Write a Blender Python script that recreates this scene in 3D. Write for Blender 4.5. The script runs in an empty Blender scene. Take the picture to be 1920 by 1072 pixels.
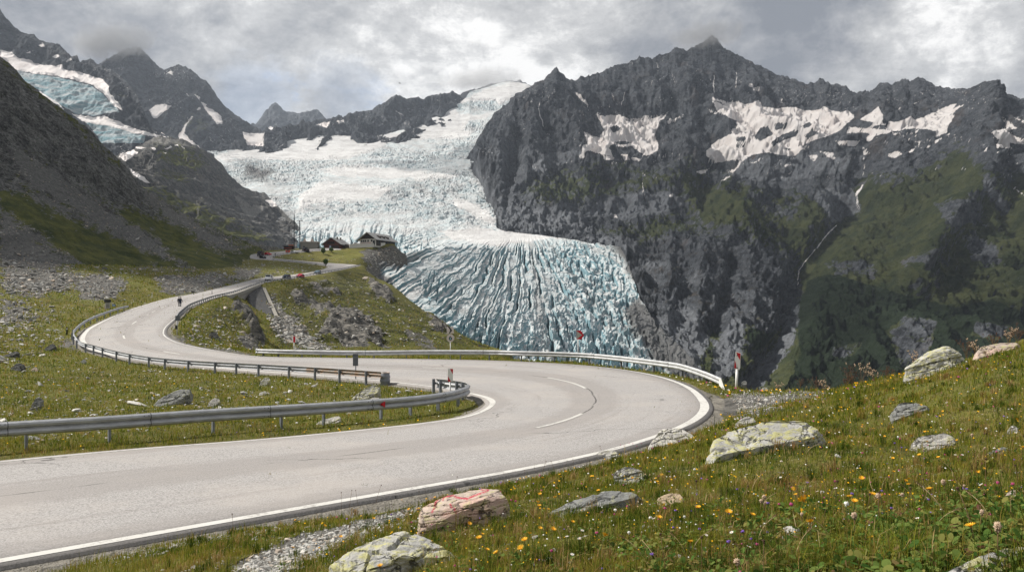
import bpy, bmesh, math, random
import numpy as np
from mathutils import Vector, Matrix
R = math.radians
random.seed(7)
rng = np.random.default_rng(11)
scn = bpy.context.scene
COL = scn.collection
F, U0, V0 = 1663.0, 960.0, 590.0            # focal length in photo pixels, principal column, horizon row

def P(u, v, Y):
    """a point seen in column u, row v of the photograph at depth Y metres"""
    return np.array([(u - U0) / F * Y, Y, (V0 - v) / F * Y])
def PZ(u, v, z):
    return P(u, v, z * F / (V0 - v))

# ------------------------------------------------------------------ noise
def _hash(ix, iy, seed):
    h = ix.astype(np.uint32) * np.uint32(374761393) + iy.astype(np.uint32) * np.uint32(668265263) + np.uint32((seed * 1274126177) & 0xffffffff)
    h = (h ^ (h >> np.uint32(13))) * np.uint32(1274126177)
    return h ^ (h >> np.uint32(16))
_GX = np.cos(np.arange(16) * math.pi / 8); _GY = np.sin(np.arange(16) * math.pi / 8)
def perlin(x, y, seed=0):
    x = np.asarray(x, float); y = np.asarray(y, float)
    fx = np.floor(x); fy = np.floor(y)
    ix = fx.astype(np.int64); iy = fy.astype(np.int64)
    dx = x - fx; dy = y - fy
    sx = dx * dx * dx * (dx * (dx * 6 - 15) + 10); sy = dy * dy * dy * (dy * (dy * 6 - 15) + 10)
    def g(ox, oy):
        k = (_hash(ix + ox, iy + oy, seed) & np.uint32(15)).astype(np.int64)
        return _GX[k] * (dx - ox) + _GY[k] * (dy - oy)
    a = g(0, 0); b = g(1, 0); c = g(0, 1); d = g(1, 1)
    t = a + sx * (b - a); q = c + sx * (d - c)
    return (t + sy * (q - t)) * 1.5
def fbm(x, y, octs=5, seed=0, gain=.5, lac=2.03):
    s = 0; a = 1; n = 0
    for k in range(octs):
        s = s + a * perlin(x, y, seed + k * 17); n += a
        x = x * lac + 3.7; y = y * lac + 1.3; a *= gain
    return s / n
def ridged(x, y, octs=5, seed=0, gain=.5, lac=2.07):
    s = 0; a = 1; n = 0; w = 1.0
    for k in range(octs):
        r = 1 - np.abs(perlin(x, y, seed + k * 31)); r = r * r
        s = s + a * r * w; n += a
        w = np.clip(r * 1.6, 0, 1)
        x = x * lac + 5.1; y = y * lac + 2.9; a *= gain
    return s / n
def sstep(a, b, x):
    t = np.clip((x - a) / (b - a), 0, 1)
    return t * t * (3 - 2 * t)
def gsmooth(a, s, axis=0):
    if s <= 0: return a
    n = int(s * 3) + 1
    k = np.exp(-.5 * (np.arange(-n, n + 1) / s) ** 2); k /= k.sum()
    a = np.moveaxis(a, axis, 0)
    pad = np.concatenate([np.repeat(a[:1], n, 0), a, np.repeat(a[-1:], n, 0)], 0)
    out = sum(k[i] * pad[i:i + len(a)] for i in range(2 * n + 1))
    return np.moveaxis(out, 0, axis)
def sdpoly(U, V, poly):
    """signed distance in pixels to a closed polygon, negative inside"""
    poly = np.array(poly, float); n = len(poly)
    d = np.full(U.shape, 1e18); inside = np.zeros(U.shape, bool)
    for i in range(n):
        ax, ay = poly[i]; bx, by = poly[(i + 1) % n]
        ex, ey = bx - ax, by - ay
        t = np.clip(((U - ax) * ex + (V - ay) * ey) / (ex * ex + ey * ey + 1e-9), 0, 1)
        d = np.minimum(d, (U - ax - t * ex) ** 2 + (V - ay - t * ey) ** 2)
        if abs(ey) > 1e-9:
            inside ^= ((ay > V) != (by > V)) & (U < ex * (V - ay) / ey + ax)
    d = np.sqrt(d)
    return np.where(inside, -d, d)
def sdline(U, V, pts):
    pts = np.array(pts, float)
    d = np.full(U.shape, 1e18)
    for i in range(len(pts) - 1):
        ax, ay = pts[i]; bx, by = pts[i + 1]
        ex, ey = bx - ax, by - ay
        t = np.clip(((U - ax) * ex + (V - ay) * ey) / (ex * ex + ey * ey + 1e-9), 0, 1)
        d = np.minimum(d, (U - ax - t * ex) ** 2 + (V - ay - t * ey) ** 2)
    return np.sqrt(d)
def polymask(U, V, polys, soft=6.0):
    """0..1, one half on the outline"""
    m = np.zeros(U.shape)
    for p in polys:
        p = np.array(p, float)
        bb = (U > p[:, 0].min() - 40) & (U < p[:, 0].max() + 40) & (V > p[:, 1].min() - 40) & (V < p[:, 1].max() + 40)
        if not bb.any(): continue
        s = np.clip(.5 - sdpoly(U[bb], V[bb], p) / (2 * soft), 0, 1)
        m[bb] = np.maximum(m[bb], s)
    return m
def linemask(U, V, lines, width, soft=2.0):
    m = np.zeros(U.shape)
    for p in lines:
        q = np.array(p, float)
        bb = (U > q[:, 0].min() - 30) & (U < q[:, 0].max() + 30) & (V > q[:, 1].min() - 30) & (V < q[:, 1].max() + 30)
        if not bb.any(): continue
        m[bb] = np.maximum(m[bb], np.clip(.5 - (sdline(U[bb], V[bb], q) - width) / (2 * soft), 0, 1))
    return m

# ------------------------------------------------------------------ meshes
def link(name, me, mat=None, parent=None):
    o = bpy.data.objects.new(name, me); COL.objects.link(o)
    if mat is not None and me is not None:
        for m in (mat if isinstance(mat, (list, tuple)) else [mat]): me.materials.append(m)
    if parent is not None: o.parent = parent
    return o
def fast_mesh(name, co, faces, smooth=True):
    me = bpy.data.meshes.new(name)
    co = np.ascontiguousarray(co, dtype=np.float32); faces = np.ascontiguousarray(faces, dtype=np.int32)
    me.vertices.add(len(co)); me.vertices.foreach_set('co', co.ravel())
    nf, k = faces.shape
    me.loops.add(nf * k); me.loops.foreach_set('vertex_index', faces.ravel())
    me.polygons.add(nf); me.polygons.foreach_set('loop_start', np.arange(0, nf * k, k, dtype=np.int32))
    me.polygons.foreach_set('use_smooth', np.full(nf, smooth, dtype=bool))
    me.update(calc_edges=True)
    return me
def set_attr(me, name, arr):
    a = me.attributes.new(name, 'FLOAT', 'POINT')
    a.data.foreach_set('value', np.ascontiguousarray(arr, dtype=np.float32).ravel())
def grid_faces(ny, nx):
    i = np.arange(ny * nx).reshape(ny, nx)
    return np.stack([i[:-1, :-1], i[:-1, 1:], i[1:, 1:], i[1:, :-1]], -1).reshape(-1, 4)
def grid_obj(name, XYZ, mat, attrs=None, smooth=True, parent=None):
    ny, nx = XYZ.shape[:2]
    me = fast_mesh(name, XYZ.reshape(-1, 3), grid_faces(ny, nx), smooth)
    for k, a in (attrs or {}).items(): set_attr(me, k, a)
    return link(name, me, mat, parent)
def tag(o, label=None, cat=None, group=None, kind=None):
    if label: o['label'] = label
    if cat: o['category'] = cat
    if group: o['group'] = group
    if kind: o['kind'] = kind
    return o
def empty(name, loc=(0, 0, 0), rz=0.0):
    o = bpy.data.objects.new(name, None); COL.objects.link(o)
    o.location = loc; o.rotation_euler = (0, 0, rz); o.empty_display_size = .2
    return o
def copy_tree(o, parent=None):
    c = o.copy(); COL.objects.link(c)
    if parent is not None: c.parent = parent
    for ch in list(o.children): copy_tree(ch, c)
    return c

class MB:
    """collects simple solids into one mesh"""
    def __init__(s): s.v = []; s.f = []; s.m = []; s.mi = 0
    def add(s, vs, fs):
        b = len(s.v); s.v += [tuple(map(float, p)) for p in vs]
        s.f += [tuple(b + i for i in f) for f in fs]; s.m += [s.mi] * len(fs); return s
    def box(s, c, size, rz=0.0, tilt=None):
        sx, sy, sz = [k / 2 for k in size]
        vs = [Vector((x * sx, y * sy, z * sz)) for z in (-1, 1) for y in (-1, 1) for x in (-1, 1)]
        M = Matrix.Rotation(rz, 3, 'Z')
        if tilt: M = M @ Matrix.Rotation(tilt[1], 3, tilt[0])
        vs = [M @ p + Vector(c) for p in vs]
        return s.add(vs, [(0, 2, 3, 1), (4, 5, 7, 6), (0, 1, 5, 4), (2, 6, 7, 3), (0, 4, 6, 2), (1, 3, 7, 5)])
    def prism(s, pts, d):
        """closed polygon (3D points) extruded by the vector d"""
        n = len(pts); d = np.array(d, float)
        vs = [np.array(p, float) for p in pts] + [np.array(p, float) + d for p in pts]
        return s.add(vs, [tuple(range(n))[::-1], tuple(range(n, 2 * n))] + [(i, (i + 1) % n, n + (i + 1) % n, n + i) for i in range(n)])
    def tube(s, pts, rad, n=8, cap=True):
        pts = [Vector(p) for p in pts]; rs = rad if isinstance(rad, (list, tuple)) else [rad] * len(pts)
        rings = []
        for i, p in enumerate(pts):
            t = (pts[min(i + 1, len(pts) - 1)] - pts[max(i - 1, 0)]).normalized()
            a = t.cross(Vector((0, 0, 1)) if abs(t.z) < .95 else Vector((1, 0, 0))).normalized(); b = t.cross(a)
            rings.append([p + (a * math.cos(2 * math.pi * k / n) + b * math.sin(2 * math.pi * k / n)) * rs[i] for k in range(n)])
        vs = [q for r in rings for q in r]; fs = []
        for i in range(len(pts) - 1):
            for k in range(n): fs.append((i * n + k, i * n + (k + 1) % n, (i + 1) * n + (k + 1) % n, (i + 1) * n + k))
        if cap: fs += [tuple(range(n))[::-1], tuple((len(pts) - 1) * n + k for k in range(n))]
        return s.add(vs, fs)
    def lathe(s, prof, c=(0, 0, 0), n=16):
        vs = []; fs = []
        for (r, z) in prof:
            for k in range(n):
                a = 2 * math.pi * k / n; vs.append((c[0] + r * math.cos(a), c[1] + r * math.sin(a), c[2] + z))
        for i in range(len(prof) - 1):
            for k in range(n): fs.append((i * n + k, i * n + (k + 1) % n, (i + 1) * n + (k + 1) % n, (i + 1) * n + k))
        return s.add(vs, fs)
    def sweep(s, path, prof, cap=True):
        """profile (offset to the left of travel, height) swept along a 3D path kept upright"""
        path = [np.array(p, float) for p in path]; n = len(prof); vs = []; fs = []
        for i, p in enumerate(path):
            t = path[min(i + 1, len(path) - 1)] - path[max(i - 1, 0)]; t[2] = 0; t /= np.linalg.norm(t) + 1e-9
            nrm = np.array([-t[1], t[0], 0])
            for (o, h) in prof: vs.append(p + nrm * o + np.array([0, 0, h]))
        for i in range(len(path) - 1):
            for k in range(n): fs.append((i * n + k, i * n + (k + 1) % n, (i + 1) * n + (k + 1) % n, (i + 1) * n + k))
        if cap: fs += [tuple(range(n)), tuple((len(path) - 1) * n + k for k in range(n))[::-1]]
        return s.add(vs, fs)
    def build(s, name, mat, parent=None, smooth=False, bevel=0.0):
        me = bpy.data.meshes.new(name); me.from_pydata(s.v, [], s.f); me.update()
        bm = bmesh.new(); bm.from_mesh(me); bmesh.ops.recalc_face_normals(bm, faces=bm.faces[:])
        if bevel > 0:
            bmesh.ops.bevel(bm, geom=[e for e in bm.edges if len(e.link_faces) == 2 and e.calc_face_angle(0) > .5], offset=bevel, segments=2, affect='EDGES')
        bm.to_mesh(me); bm.free()
        if not bevel and any(s.m): me.polygons.foreach_set('material_index', s.m)
        if smooth: me.polygons.foreach_set('use_smooth', [True] * len(me.polygons))
        return link(name, me, mat, parent)

# ------------------------------------------------------------------ material helpers
class NT:
    def __init__(s, name):
        s.mat = bpy.data.materials.new(name); s.mat.use_nodes = True
        s.t = s.mat.node_tree; s.t.nodes.clear()
        s.out = s.t.nodes.new('ShaderNodeOutputMaterial')
    def n(s, typ, **kw):
        nd = s.t.nodes.new(typ)
        for k, v in kw.items():
            if k == 'inp':
                for a, b in v.items():
                    if isinstance(b, bpy.types.NodeSocket): s.t.links.new(b, nd.inputs[a])
                    else: nd.inputs[a].default_value = b
            else: setattr(nd, k, v)
        return nd
    def math(s, op, a, b=0.0, c=None, clamp=False):
        nd = s.n('ShaderNodeMath', operation=op, use_clamp=clamp)
        for i, x in enumerate((a, b) if c is None else (a, b, c)):
            if isinstance(x, bpy.types.NodeSocket): s.t.links.new(x, nd.inputs[i])
            else: nd.inputs[i].default_value = x
        return nd.outputs[0]
    def mix(s, fac, a, b, mode='MIX'):
        nd = s.n('ShaderNodeMix', data_type='RGBA', blend_type=mode); nd.clamp_factor = True
        for i, x in ((0, fac), (6, a), (7, b)):
            if isinstance(x, bpy.types.NodeSocket): s.t.links.new(x, nd.inputs[i])
            else: nd.inputs[i].default_value = x if i == 0 else (tuple(x) + (1,))[:4]
        return nd.outputs[2]
    def ramp(s, fac, a, b, lo=0.0, hi=1.0):
        nd = s.n('ShaderNodeMapRange', clamp=True, interpolation_type='SMOOTHSTEP')
        s.t.links.new(fac, nd.inputs[0])
        nd.inputs[1].default_value = a; nd.inputs[2].default_value = b; nd.inputs[3].default_value = lo; nd.inputs[4].default_value = hi
        return nd.outputs[0]
    def attr(s, name): return s.n('ShaderNodeAttribute', attribute_name=name).outputs['Fac']
    def pos(s): return s.n('ShaderNodeNewGeometry').outputs['Position']
    def scaled(s, vec, sc):
        nd = s.n('ShaderNodeMapping'); s.t.links.new(vec, nd.inputs[0]); nd.inputs[3].default_value = sc if isinstance(sc, tuple) else (sc, sc, sc)
        return nd.outputs[0]
    def noise(s, vec, scale, detail=4.0, rough=.55, dist=0.0):
        nd = s.n('ShaderNodeTexNoise'); s.t.links.new(vec, nd.inputs['Vector'])
        nd.inputs['Scale'].default_value = scale; nd.inputs['Detail'].default_value = detail
        nd.inputs['Roughness'].default_value = rough; nd.inputs['Distortion'].default_value = dist
        return nd.outputs['Fac']
    def voro(s, vec, scale, feature='F1', out='Distance'):
        nd = s.n('ShaderNodeTexVoronoi', feature=feature); s.t.links.new(vec, nd.inputs['Vector']); nd.inputs['Scale'].default_value = scale
        return nd.outputs[out]
    def bump(s, h, strength=.5, dist=.1, normal=None):
        nd = s.n('ShaderNodeBump'); s.t.links.new(h, nd.inputs['Height'])
        nd.inputs['Distance'].default_value = dist
        if isinstance(strength, bpy.types.NodeSocket): s.t.links.new(strength, nd.inputs['Strength'])
        else: nd.inputs['Strength'].default_value = strength
        if normal is not None: s.t.links.new(normal, nd.inputs['Normal'])
        return nd.outputs[0]
    def finish(s, col, rough=.8, metal=0.0, normal=None, spec=.3, extra=None):
        b = s.n('ShaderNodeBsdfPrincipled')
        for k, x in (('Base Color', col), ('Roughness', rough), ('Metallic', metal), ('Specular IOR Level', spec)):
            if isinstance(x, bpy.types.NodeSocket): s.t.links.new(x, b.inputs[k])
            else: b.inputs[k].default_value = (tuple(x) + (1,))[:4] if k == 'Base Color' else x
        if normal is not None: s.t.links.new(normal, b.inputs['Normal'])
        s.t.links.new(b.outputs[0], s.out.inputs[0]); s.bsdf = b
        return s.mat
def simple_mat(name, col, rough=.6, metal=0.0, var=.12, scale=6.0, bump=0.0):
    """a plain painted or worn surface with a little uneven tone"""
    m = NT(name); tc = m.n('ShaderNodeTexCoord').outputs['Object']
    f = m.noise(tc, scale, 5, .6)
    c = m.mix(f, tuple(k * (1 - var) for k in col), tuple(min(1, k * (1 + var)) for k in col))
    nrm = m.bump(m.noise(tc, scale * 6, 3), .4, bump) if bump > 0 else None
    return m.finish(c, rough, metal, nrm)
# ================================================================== the road: matched pairs of edge points
def W(x, y, z): return np.array([x, y, z], float)
ROAD = [
 (W(-40.7, -6.7, -3.64), W(-33.9, -13.7, -3.64)), (W(-26.7, 7.6, -3.64), W(-19.9, 0.6, -3.64)),
 (PZ(0, 866, -3.64), PZ(332, 993, -3.64)), (PZ(480, 826, -3.64), PZ(937, 888, -3.64)),
 (PZ(700, 805, -3.63), PZ(1060, 863, -3.62)), (PZ(815, 792, -3.61), PZ(1150, 843, -3.6)),
 (PZ(880, 781, -3.6), PZ(1240, 815, -3.57)), (PZ(912, 768, -3.6), PZ(1300, 790, -3.53)),
 (PZ(925, 757, -3.6), PZ(1324, 765, -3.47)), (PZ(920, 749, -3.6), PZ(1312, 744, -3.42)),
 (PZ(905, 743, -3.58), PZ(1285, 723, -3.37)), (PZ(880, 737, -3.55), PZ(1225, 703, -3.3)),
 (PZ(845, 730, -3.52), PZ(1150, 691, -3.25)), (PZ(805, 724, -3.5), PZ(1080, 684, -3.22)),
 (PZ(735, 716, -3.5), PZ(960, 677, -3.2)), (PZ(640, 707, -3.5), PZ(830, 674, -3.15)),
 (PZ(560, 701, -3.5), PZ(700, 672, -3.1)), (PZ(480, 696, -3.5), PZ(590, 670.5, -3.08)),
 (PZ(400, 688.5, -3.45), PZ(480, 669, -3.03)), (PZ(320, 681, -3.38), PZ(415, 659.5, -2.85)),
 (PZ(250, 672, -3.25), PZ(360, 649.5, -2.55)), (PZ(200, 662.5, -3.05), PZ(328, 641, -2.27)),
 (PZ(170, 653, -2.8), PZ(311, 632, -1.98)), (PZ(156, 642, -2.5), PZ(306, 625, -1.72)),
 (PZ(155, 633, -2.15), PZ(307, 619, -1.5)), (PZ(162, 622, -1.75), PZ(310, 613.5, -1.28)),
 (P(175, 612, 98), P(318, 605.5, 100)), (P(215, 592, 122), P(332, 594, 118)),
 (P(240, 582, 138), P(345, 584, 136)), (P(262, 575, 155), P(357, 575, 155)),
 (P(318, 559, 195), P(400, 559, 195)), (P(374, 549, 230), P(437, 549, 230)),
 (P(425, 537, 268), P(470, 537, 268)), (P(445, 532, 285), P(490, 531, 288)),
 (P(487, 521.5, 325), P(540, 523, 320)), (P(534, 516.6, 345), P(580, 516.5, 345)),
 (P(571, 512, 365), P(612, 511, 367)), (P(601, 506, 385), P(640, 505.5, 384)),
 (P(613, 502.5, 397), P(660, 501, 397)), (P(616, 500.5, 403), P(673, 498, 405)),
 (P(611, 498.5, 409), P(668, 496.2, 413)), (P(595, 496, 413), P(640, 494.5, 418)),
 (P(552, 491.5, 419), P(590, 491, 422)), (P(511, 487.7, 430), P(540, 486.6, 431)),
 (P(485, 486.3, 437), P(518, 484.6, 437)), (P(468, 484, 443), P(510, 483.2, 441)),
 (P(463, 481, 449), P(509, 481.6, 445)), (P(467, 478.5, 455), P(514, 480.2, 449)),
 (P(482, 475.6, 461), P(526, 478, 455)), (P(505, 473, 467), P(540, 476, 460)),
 (P(535, 470.6, 474), P(560, 473.6, 466)), (P(570, 468, 484), P(590, 471, 475)),
 (P(606, 465.5, 496), P(612, 469.5, 484)), (P(640, 463.5, 505), P(640, 468, 493))]
def catmull(pts, n):
    pts = np.array(pts); m = len(pts); out = []
    for i in range(m - 1):
        p0, p1, p2, p3 = pts[max(i - 1, 0)], pts[i], pts[i + 1], pts[min(i + 2, m - 1)]
        L = np.linalg.norm(p2 - p1); k = max(2, int(math.ceil(L / n)))
        for j in range(k):
            t = j / k
            out.append(.5 * ((2 * p1) + (-p0 + p2) * t + (2 * p0 - 5 * p1 + 4 * p2 - p3) * t * t + (-p0 + 3 * p1 - 3 * p2 + p3) * t ** 3))
    out.append(pts[-1]); return np.array(out)
def resample_pair():
    Ls = [a for a, b in ROAD]; Rs = [b for a, b in ROAD]; outL = []; outR = []
    for i in range(len(ROAD) - 1):
        k = max(4, int(max(np.linalg.norm(Ls[i + 1] - Ls[i]), np.linalg.norm(Rs[i + 1] - Rs[i])) / 1.0))
        for j in range(k):
            t = j / k
            for src, dst in ((Ls, outL), (Rs, outR)):
                p0, p1, p2, p3 = src[max(i - 1, 0)], src[i], src[i + 1], src[min(i + 2, len(src) - 1)]
                dst.append(.5 * ((2 * p1) + (-p0 + p2) * t + (2 * p0 - 5 * p1 + 4 * p2 - p3) * t * t + (-p0 + 3 * p1 - 3 * p2 + p3) * t ** 3))
    outL.append(Ls[-1]); outR.append(Rs[-1])
    return gsmooth(np.array(outL), 1.5), gsmooth(np.array(outR), 1.5)
EL, ER = resample_pair()                     # white line centres, left and right of travel
NR = len(EL)
_ac = ER - EL; RWID = np.linalg.norm(_ac[:, :2], axis=1); _ac = _ac / RWID[:, None]
AL = EL - _ac * .32; AR = ER + _ac * .30      # asphalt edges
CEN = (EL + ER) / 2
# dense cloud of road surface samples, used to seat the ground under the road
_T = np.linspace(0, 1, 17)
RS = (AL[:, None, :] * (1 - _T)[None, :, None] + AR[:, None, :] * _T[None, :, None]).reshape(-1, 3)
def _dense(e, n=8):
    k = e[:-1][e[:-1, 1] < 100]; d = (e[1:] - e[:-1])[e[:-1, 1] < 100]
    return np.concatenate([k + d * j / n for j in range(n)])
RS = np.concatenate([RS, _dense(AL), _dense(AR), _dense(AL * .97 + AR * .03), _dense(AR * .97 + AL * .03)])

# ================================================================== near ground: control points (u, v, Y)
CP = """
-200 1300 7;-200 1125 11.5;-250 1500 4;200 1072 11.5;400 1072 9.5;400 1030 12;700 1072 8.2;700 1000 11;960 1072 6.2;960 980 9.5;960 915 15;1300 1072 5;1300 950 9;1300 870 14
1200 852 18.5;1300 830 19;1340 800 24;1400 775 27;1500 870 12;1430 835 16;1600 765 22;1540 748 30;1350 762 33.5;1400 759 33;1450 750 34;1520 738 36;1345 742 38.5;1380 735 43;1340 722 45;1430 735 43
1700 1072 4;1700 950 7.5;1900 950 7;1750 850 12;1900 850 11;1850 730 17;1900 660 24;1745 715 21;1690 708 27;1600 724 32;1480 733 38;2100 1072 3.4;2100 850 9;2100 640 20;2100 575 28;960 1700 2.2;1500 1700 2.1;2100 1600 2.1;300 1600 3.2
1920 640 28;1920 700 40;1920 1000 70;1700 718 34;1700 800 50;1700 1050 80;1500 757 48;1500 850 60;1500 1100 100;1400 752 52;1400 850 65;1400 1100 110;1300 720 56;1300 800 70;1300 1050 120;1150 697 64;1150 800 90;1150 1000 140;1020 686 70;1020 760 100;1020 950 160
2100 600 45;2100 900 80;1000 1300 300;1300 1400 300;1600 1400 300;2000 1400 300;1000 1000 600;1300 1100 600;1700 1100 600;2150 1100 600
900 760 110;900 730 170;900 654 262;900 647 292;900 725 370;900 900 450;960 700 90;960 770 130;960 740 190;960 671 265;960 700 310;960 900 420;870 636 300;850 622 308;830 608 318
800 740 110;800 700 160;800 650 215;800 620 260;800 598 310;800 587 338;800 700 430;800 900 560;785 576 352;750 546 374
700 730 100;700 700 145;700 652 200;700 600 270;700 560 330;700 527 380;700 518 402;700 545 425;730 535 386
600 715 95;600 700 130;600 645 190;600 600 240;600 560 290;600 530 335;540 700 90;540 690 120;530 645 170;520 600 225;520 560 268;515 541 300;560 536 318;640 515 376
480 664 78;400 645 84;440 653 82;360 640 83;360 610 105;400 610 115;440 627 110;470 648 100;400 582 150;430 592 150;450 612 135;425 566 190;445 582 180;470 606 165;490 655 120;500 640 150;438 566 205;450 575 212;462 583 216;470 594 218;485 604 218;492 566 252;505 592 232;478 578 236;468 572 235;474 562 258;485 552 272;458 570 222
0 700 52;100 700 56;200 720 50;300 740 42;0 760 37;200 785 33.5;400 750 40;400 785 33;500 740 42;600 740 41;600 772 35;700 750 38.5;0 820 27;300 805 29;-200 760 34;-200 690 52;780 750 38;650 728 45;450 715 49
0 650 75;60 650 75;100 642 82;0 620 90;60 600 105;100 612 98;0 580 122;100 572 140;150 577 133;0 540 155;100 535 175;200 545 180;200 562 158;0 510 205;100 510 225;200 516 230;300 540 215;300 521 260;400 526 275;400 512 320;250 506 285;100 496 275;0 489 262;200 498 305;300 501 332;380 504 350;440 516 335;440 501 390;470 511 350;520 506 370;560 501 385;480 496 412;540 497 405;450 489 425;440 479 455;-200 620 85;-200 540 150;-200 480 225;590 499 400
350 538 240;420 527 282;380 541 236;330 549 208
0 520 330;0 600 450;200 530 380;200 600 520;350 520 420;350 600 560;450 505 500;450 570 620;-200 520 300;-200 600 420
560 483.5 446;600 485.5 452;640 486 452;640 473 486;660 481 475;685 486 470;620 470 490;580 467 495;540 468.5 492;500 471 482;480 473.5 474;640 464 506;700 462 515;740 459 525;770 461 538;788 464 545;745 482 517;705 493 482;692 499 458;812 570 545;840 680 545;770 575 512;740 575 484;722 575 455;760 620 440;850 760 430;830 740 400;800 680 430;800 600 600;900 850 600;740 490 590;740 570 640;600 475 560;600 545 650;680 470 560;680 545 650;850 800 640;500 480 530;500 545 650;610 466 505;560 467 500
"""
ctrl = [tuple(map(float, t.split())) for ln in CP.strip().splitlines() for t in ln.split(';') if t.strip()]
ctrl = np.array(ctrl)
_k = np.concatenate([np.arange(0, NR, 6)])
def _inv(p): return np.stack([U0 + F * p[:, 0] / p[:, 1], V0 - F * p[:, 2] / p[:, 1], p[:, 1]], 1)
_rp = np.concatenate([AL[_k] - _ac[_k] * .9, AR[_k] + _ac[_k] * .9]); _rp[:, 2] -= .08
_rp = _rp[_rp[:, 1] > 6]
_rp = _rp[~((_rp[:, 1] > 208) & (_rp[:, 1] < 284) & (np.arange(len(_rp)) >= 0) & (_rp[:, 0] > np.interp(_rp[:, 1], [195, 230, 285], [-69, -76, -84])))]
ctrl = np.concatenate([ctrl, _inv(_rp)])
def _warp(u, Y): return np.stack([u / 150.0, 8.0 * np.log(Y)], -1)
_cx = _warp(ctrl[:, 0], ctrl[:, 2])
_d = np.sqrt(((_cx[:, None] - _cx[None]) ** 2).sum(-1) + .02)
_A = -_d + 1e-6 * np.eye(len(_cx))
_Pm = np.concatenate([np.ones((len(_cx), 1)), _cx], 1)
_M = np.block([[_A, _Pm], [_Pm.T, np.zeros((3, 3))]])
_w = np.linalg.lstsq(_M, np.concatenate([ctrl[:, 1], np.zeros(3)]), rcond=None)[0]
def ground_v(u, Y):
    q = _warp(u, Y); out = np.empty(len(q))
    for s in range(0, len(q), 20000):
        c = q[s:s + 20000]
        d = np.sqrt(((c ** 2).sum(1)[:, None] + (_cx ** 2).sum(1)[None] - 2 * c @ _cx.T).clip(0) + .02)
        out[s:s + 20000] = -d @ _w[:len(_cx)] + _w[-3] + c @ _w[-2:]
    return out
def road_near(x, y):
    """distance to the road surface samples and the height of the nearest one"""
    dd = np.full(len(x), 1e9); zz = np.zeros(len(x))
    RSf = RS.astype(np.float32)
    # bucket the samples in y so that each block of ground only meets the samples near it
    order = np.argsort(y); q = np.stack([x, y], 1)
    for s in range(0, len(x), 4000):
        idx = order[s:s + 4000]; ys = y[idx]
        sel = RSf[(RSf[:, 1] > ys.min() - 14) & (RSf[:, 1] < ys.max() + 14)]
        if len(sel) == 0: continue
        c = q[idx]
        xs = c[:, 0]
        sel = sel[(sel[:, 0] > xs.min() - 14) & (sel[:, 0] < xs.max() + 14)]
        if len(sel) == 0: continue
        d = (c ** 2).sum(1)[:, None] + (sel[:, :2].astype(float) ** 2).sum(1)[None] - 2 * c @ sel[:, :2].T.astype(float)
        j = d.argmin(1)
        dd[idx] = np.sqrt(d[np.arange(len(idx)), j].clip(0)); zz[idx] = sel[j, 2]
    return dd, zz
STEEP = [[(335, 640), (360, 600), (420, 565), (470, 600), (500, 655)], [(500, 560), (560, 535), (670, 505), (790, 580), (870, 636), (890, 650), (520, 655)]]
ROCKY = [[(440, 560), (462, 575), (480, 600), (500, 640), (480, 650), (455, 610), (437, 580)], [(475, 640), (445, 637), (462, 655), (486, 655)],
         [(620, 590), (680, 580), (705, 620), (730, 650), (650, 652), (600, 630)], [(690, 525), (728, 542), (738, 572), (718, 562), (700, 548)],
         [(800, 590), (832, 612), (838, 634), (812, 622)], [(548, 548), (590, 560), (640, 590), (600, 596), (560, 570)],
         [(575, 535), (600, 533), (640, 552), (600, 556)]]
SCREE = [[(503, 545), (520, 575), (560, 610), (620, 655), (560, 655), (510, 610), (515, 590), (507, 565)], [(760, 620), (800, 655), (830, 655), (790, 630)],
         [(676, 472), (740, 462), (790, 468), (786, 488), (730, 520), (700, 520), (690, 492)],
         [(0, 470), (60, 478), (120, 492), (110, 505), (160, 520), (140, 535), (75, 555), (0, 540)], [(150, 520), (190, 510), (235, 530), (225, 560), (170, 562), (148, 545)],
         [(290, 525), (320, 517), (360, 523), (385, 513), (420, 512), (448, 530), (400, 545), (340, 556), (295, 540)],
         [(0, 560), (40, 575), (70, 592), (40, 600), (0, 600)], [(440, 500), (490, 508), (480, 520), (440, 524)], [(250, 497), (330, 503), (370, 506), (330, 508), (260, 502)],
         [(300, 642), (330, 645), (400, 662), (480, 671), (470, 664), (400, 653), (350, 640), (312, 628)], [(110, 645), (138, 640), (146, 656), (118, 654)],
         [(1330, 740), (1390, 737), (1460, 740), (1540, 732), (1545, 742), (1440, 768), (1380, 785), (1335, 782)],
         [(430, 1072), (560, 1010), (700, 970), (790, 945), (800, 960), (720, 1000), (560, 1060), (520, 1090)]]
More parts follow.
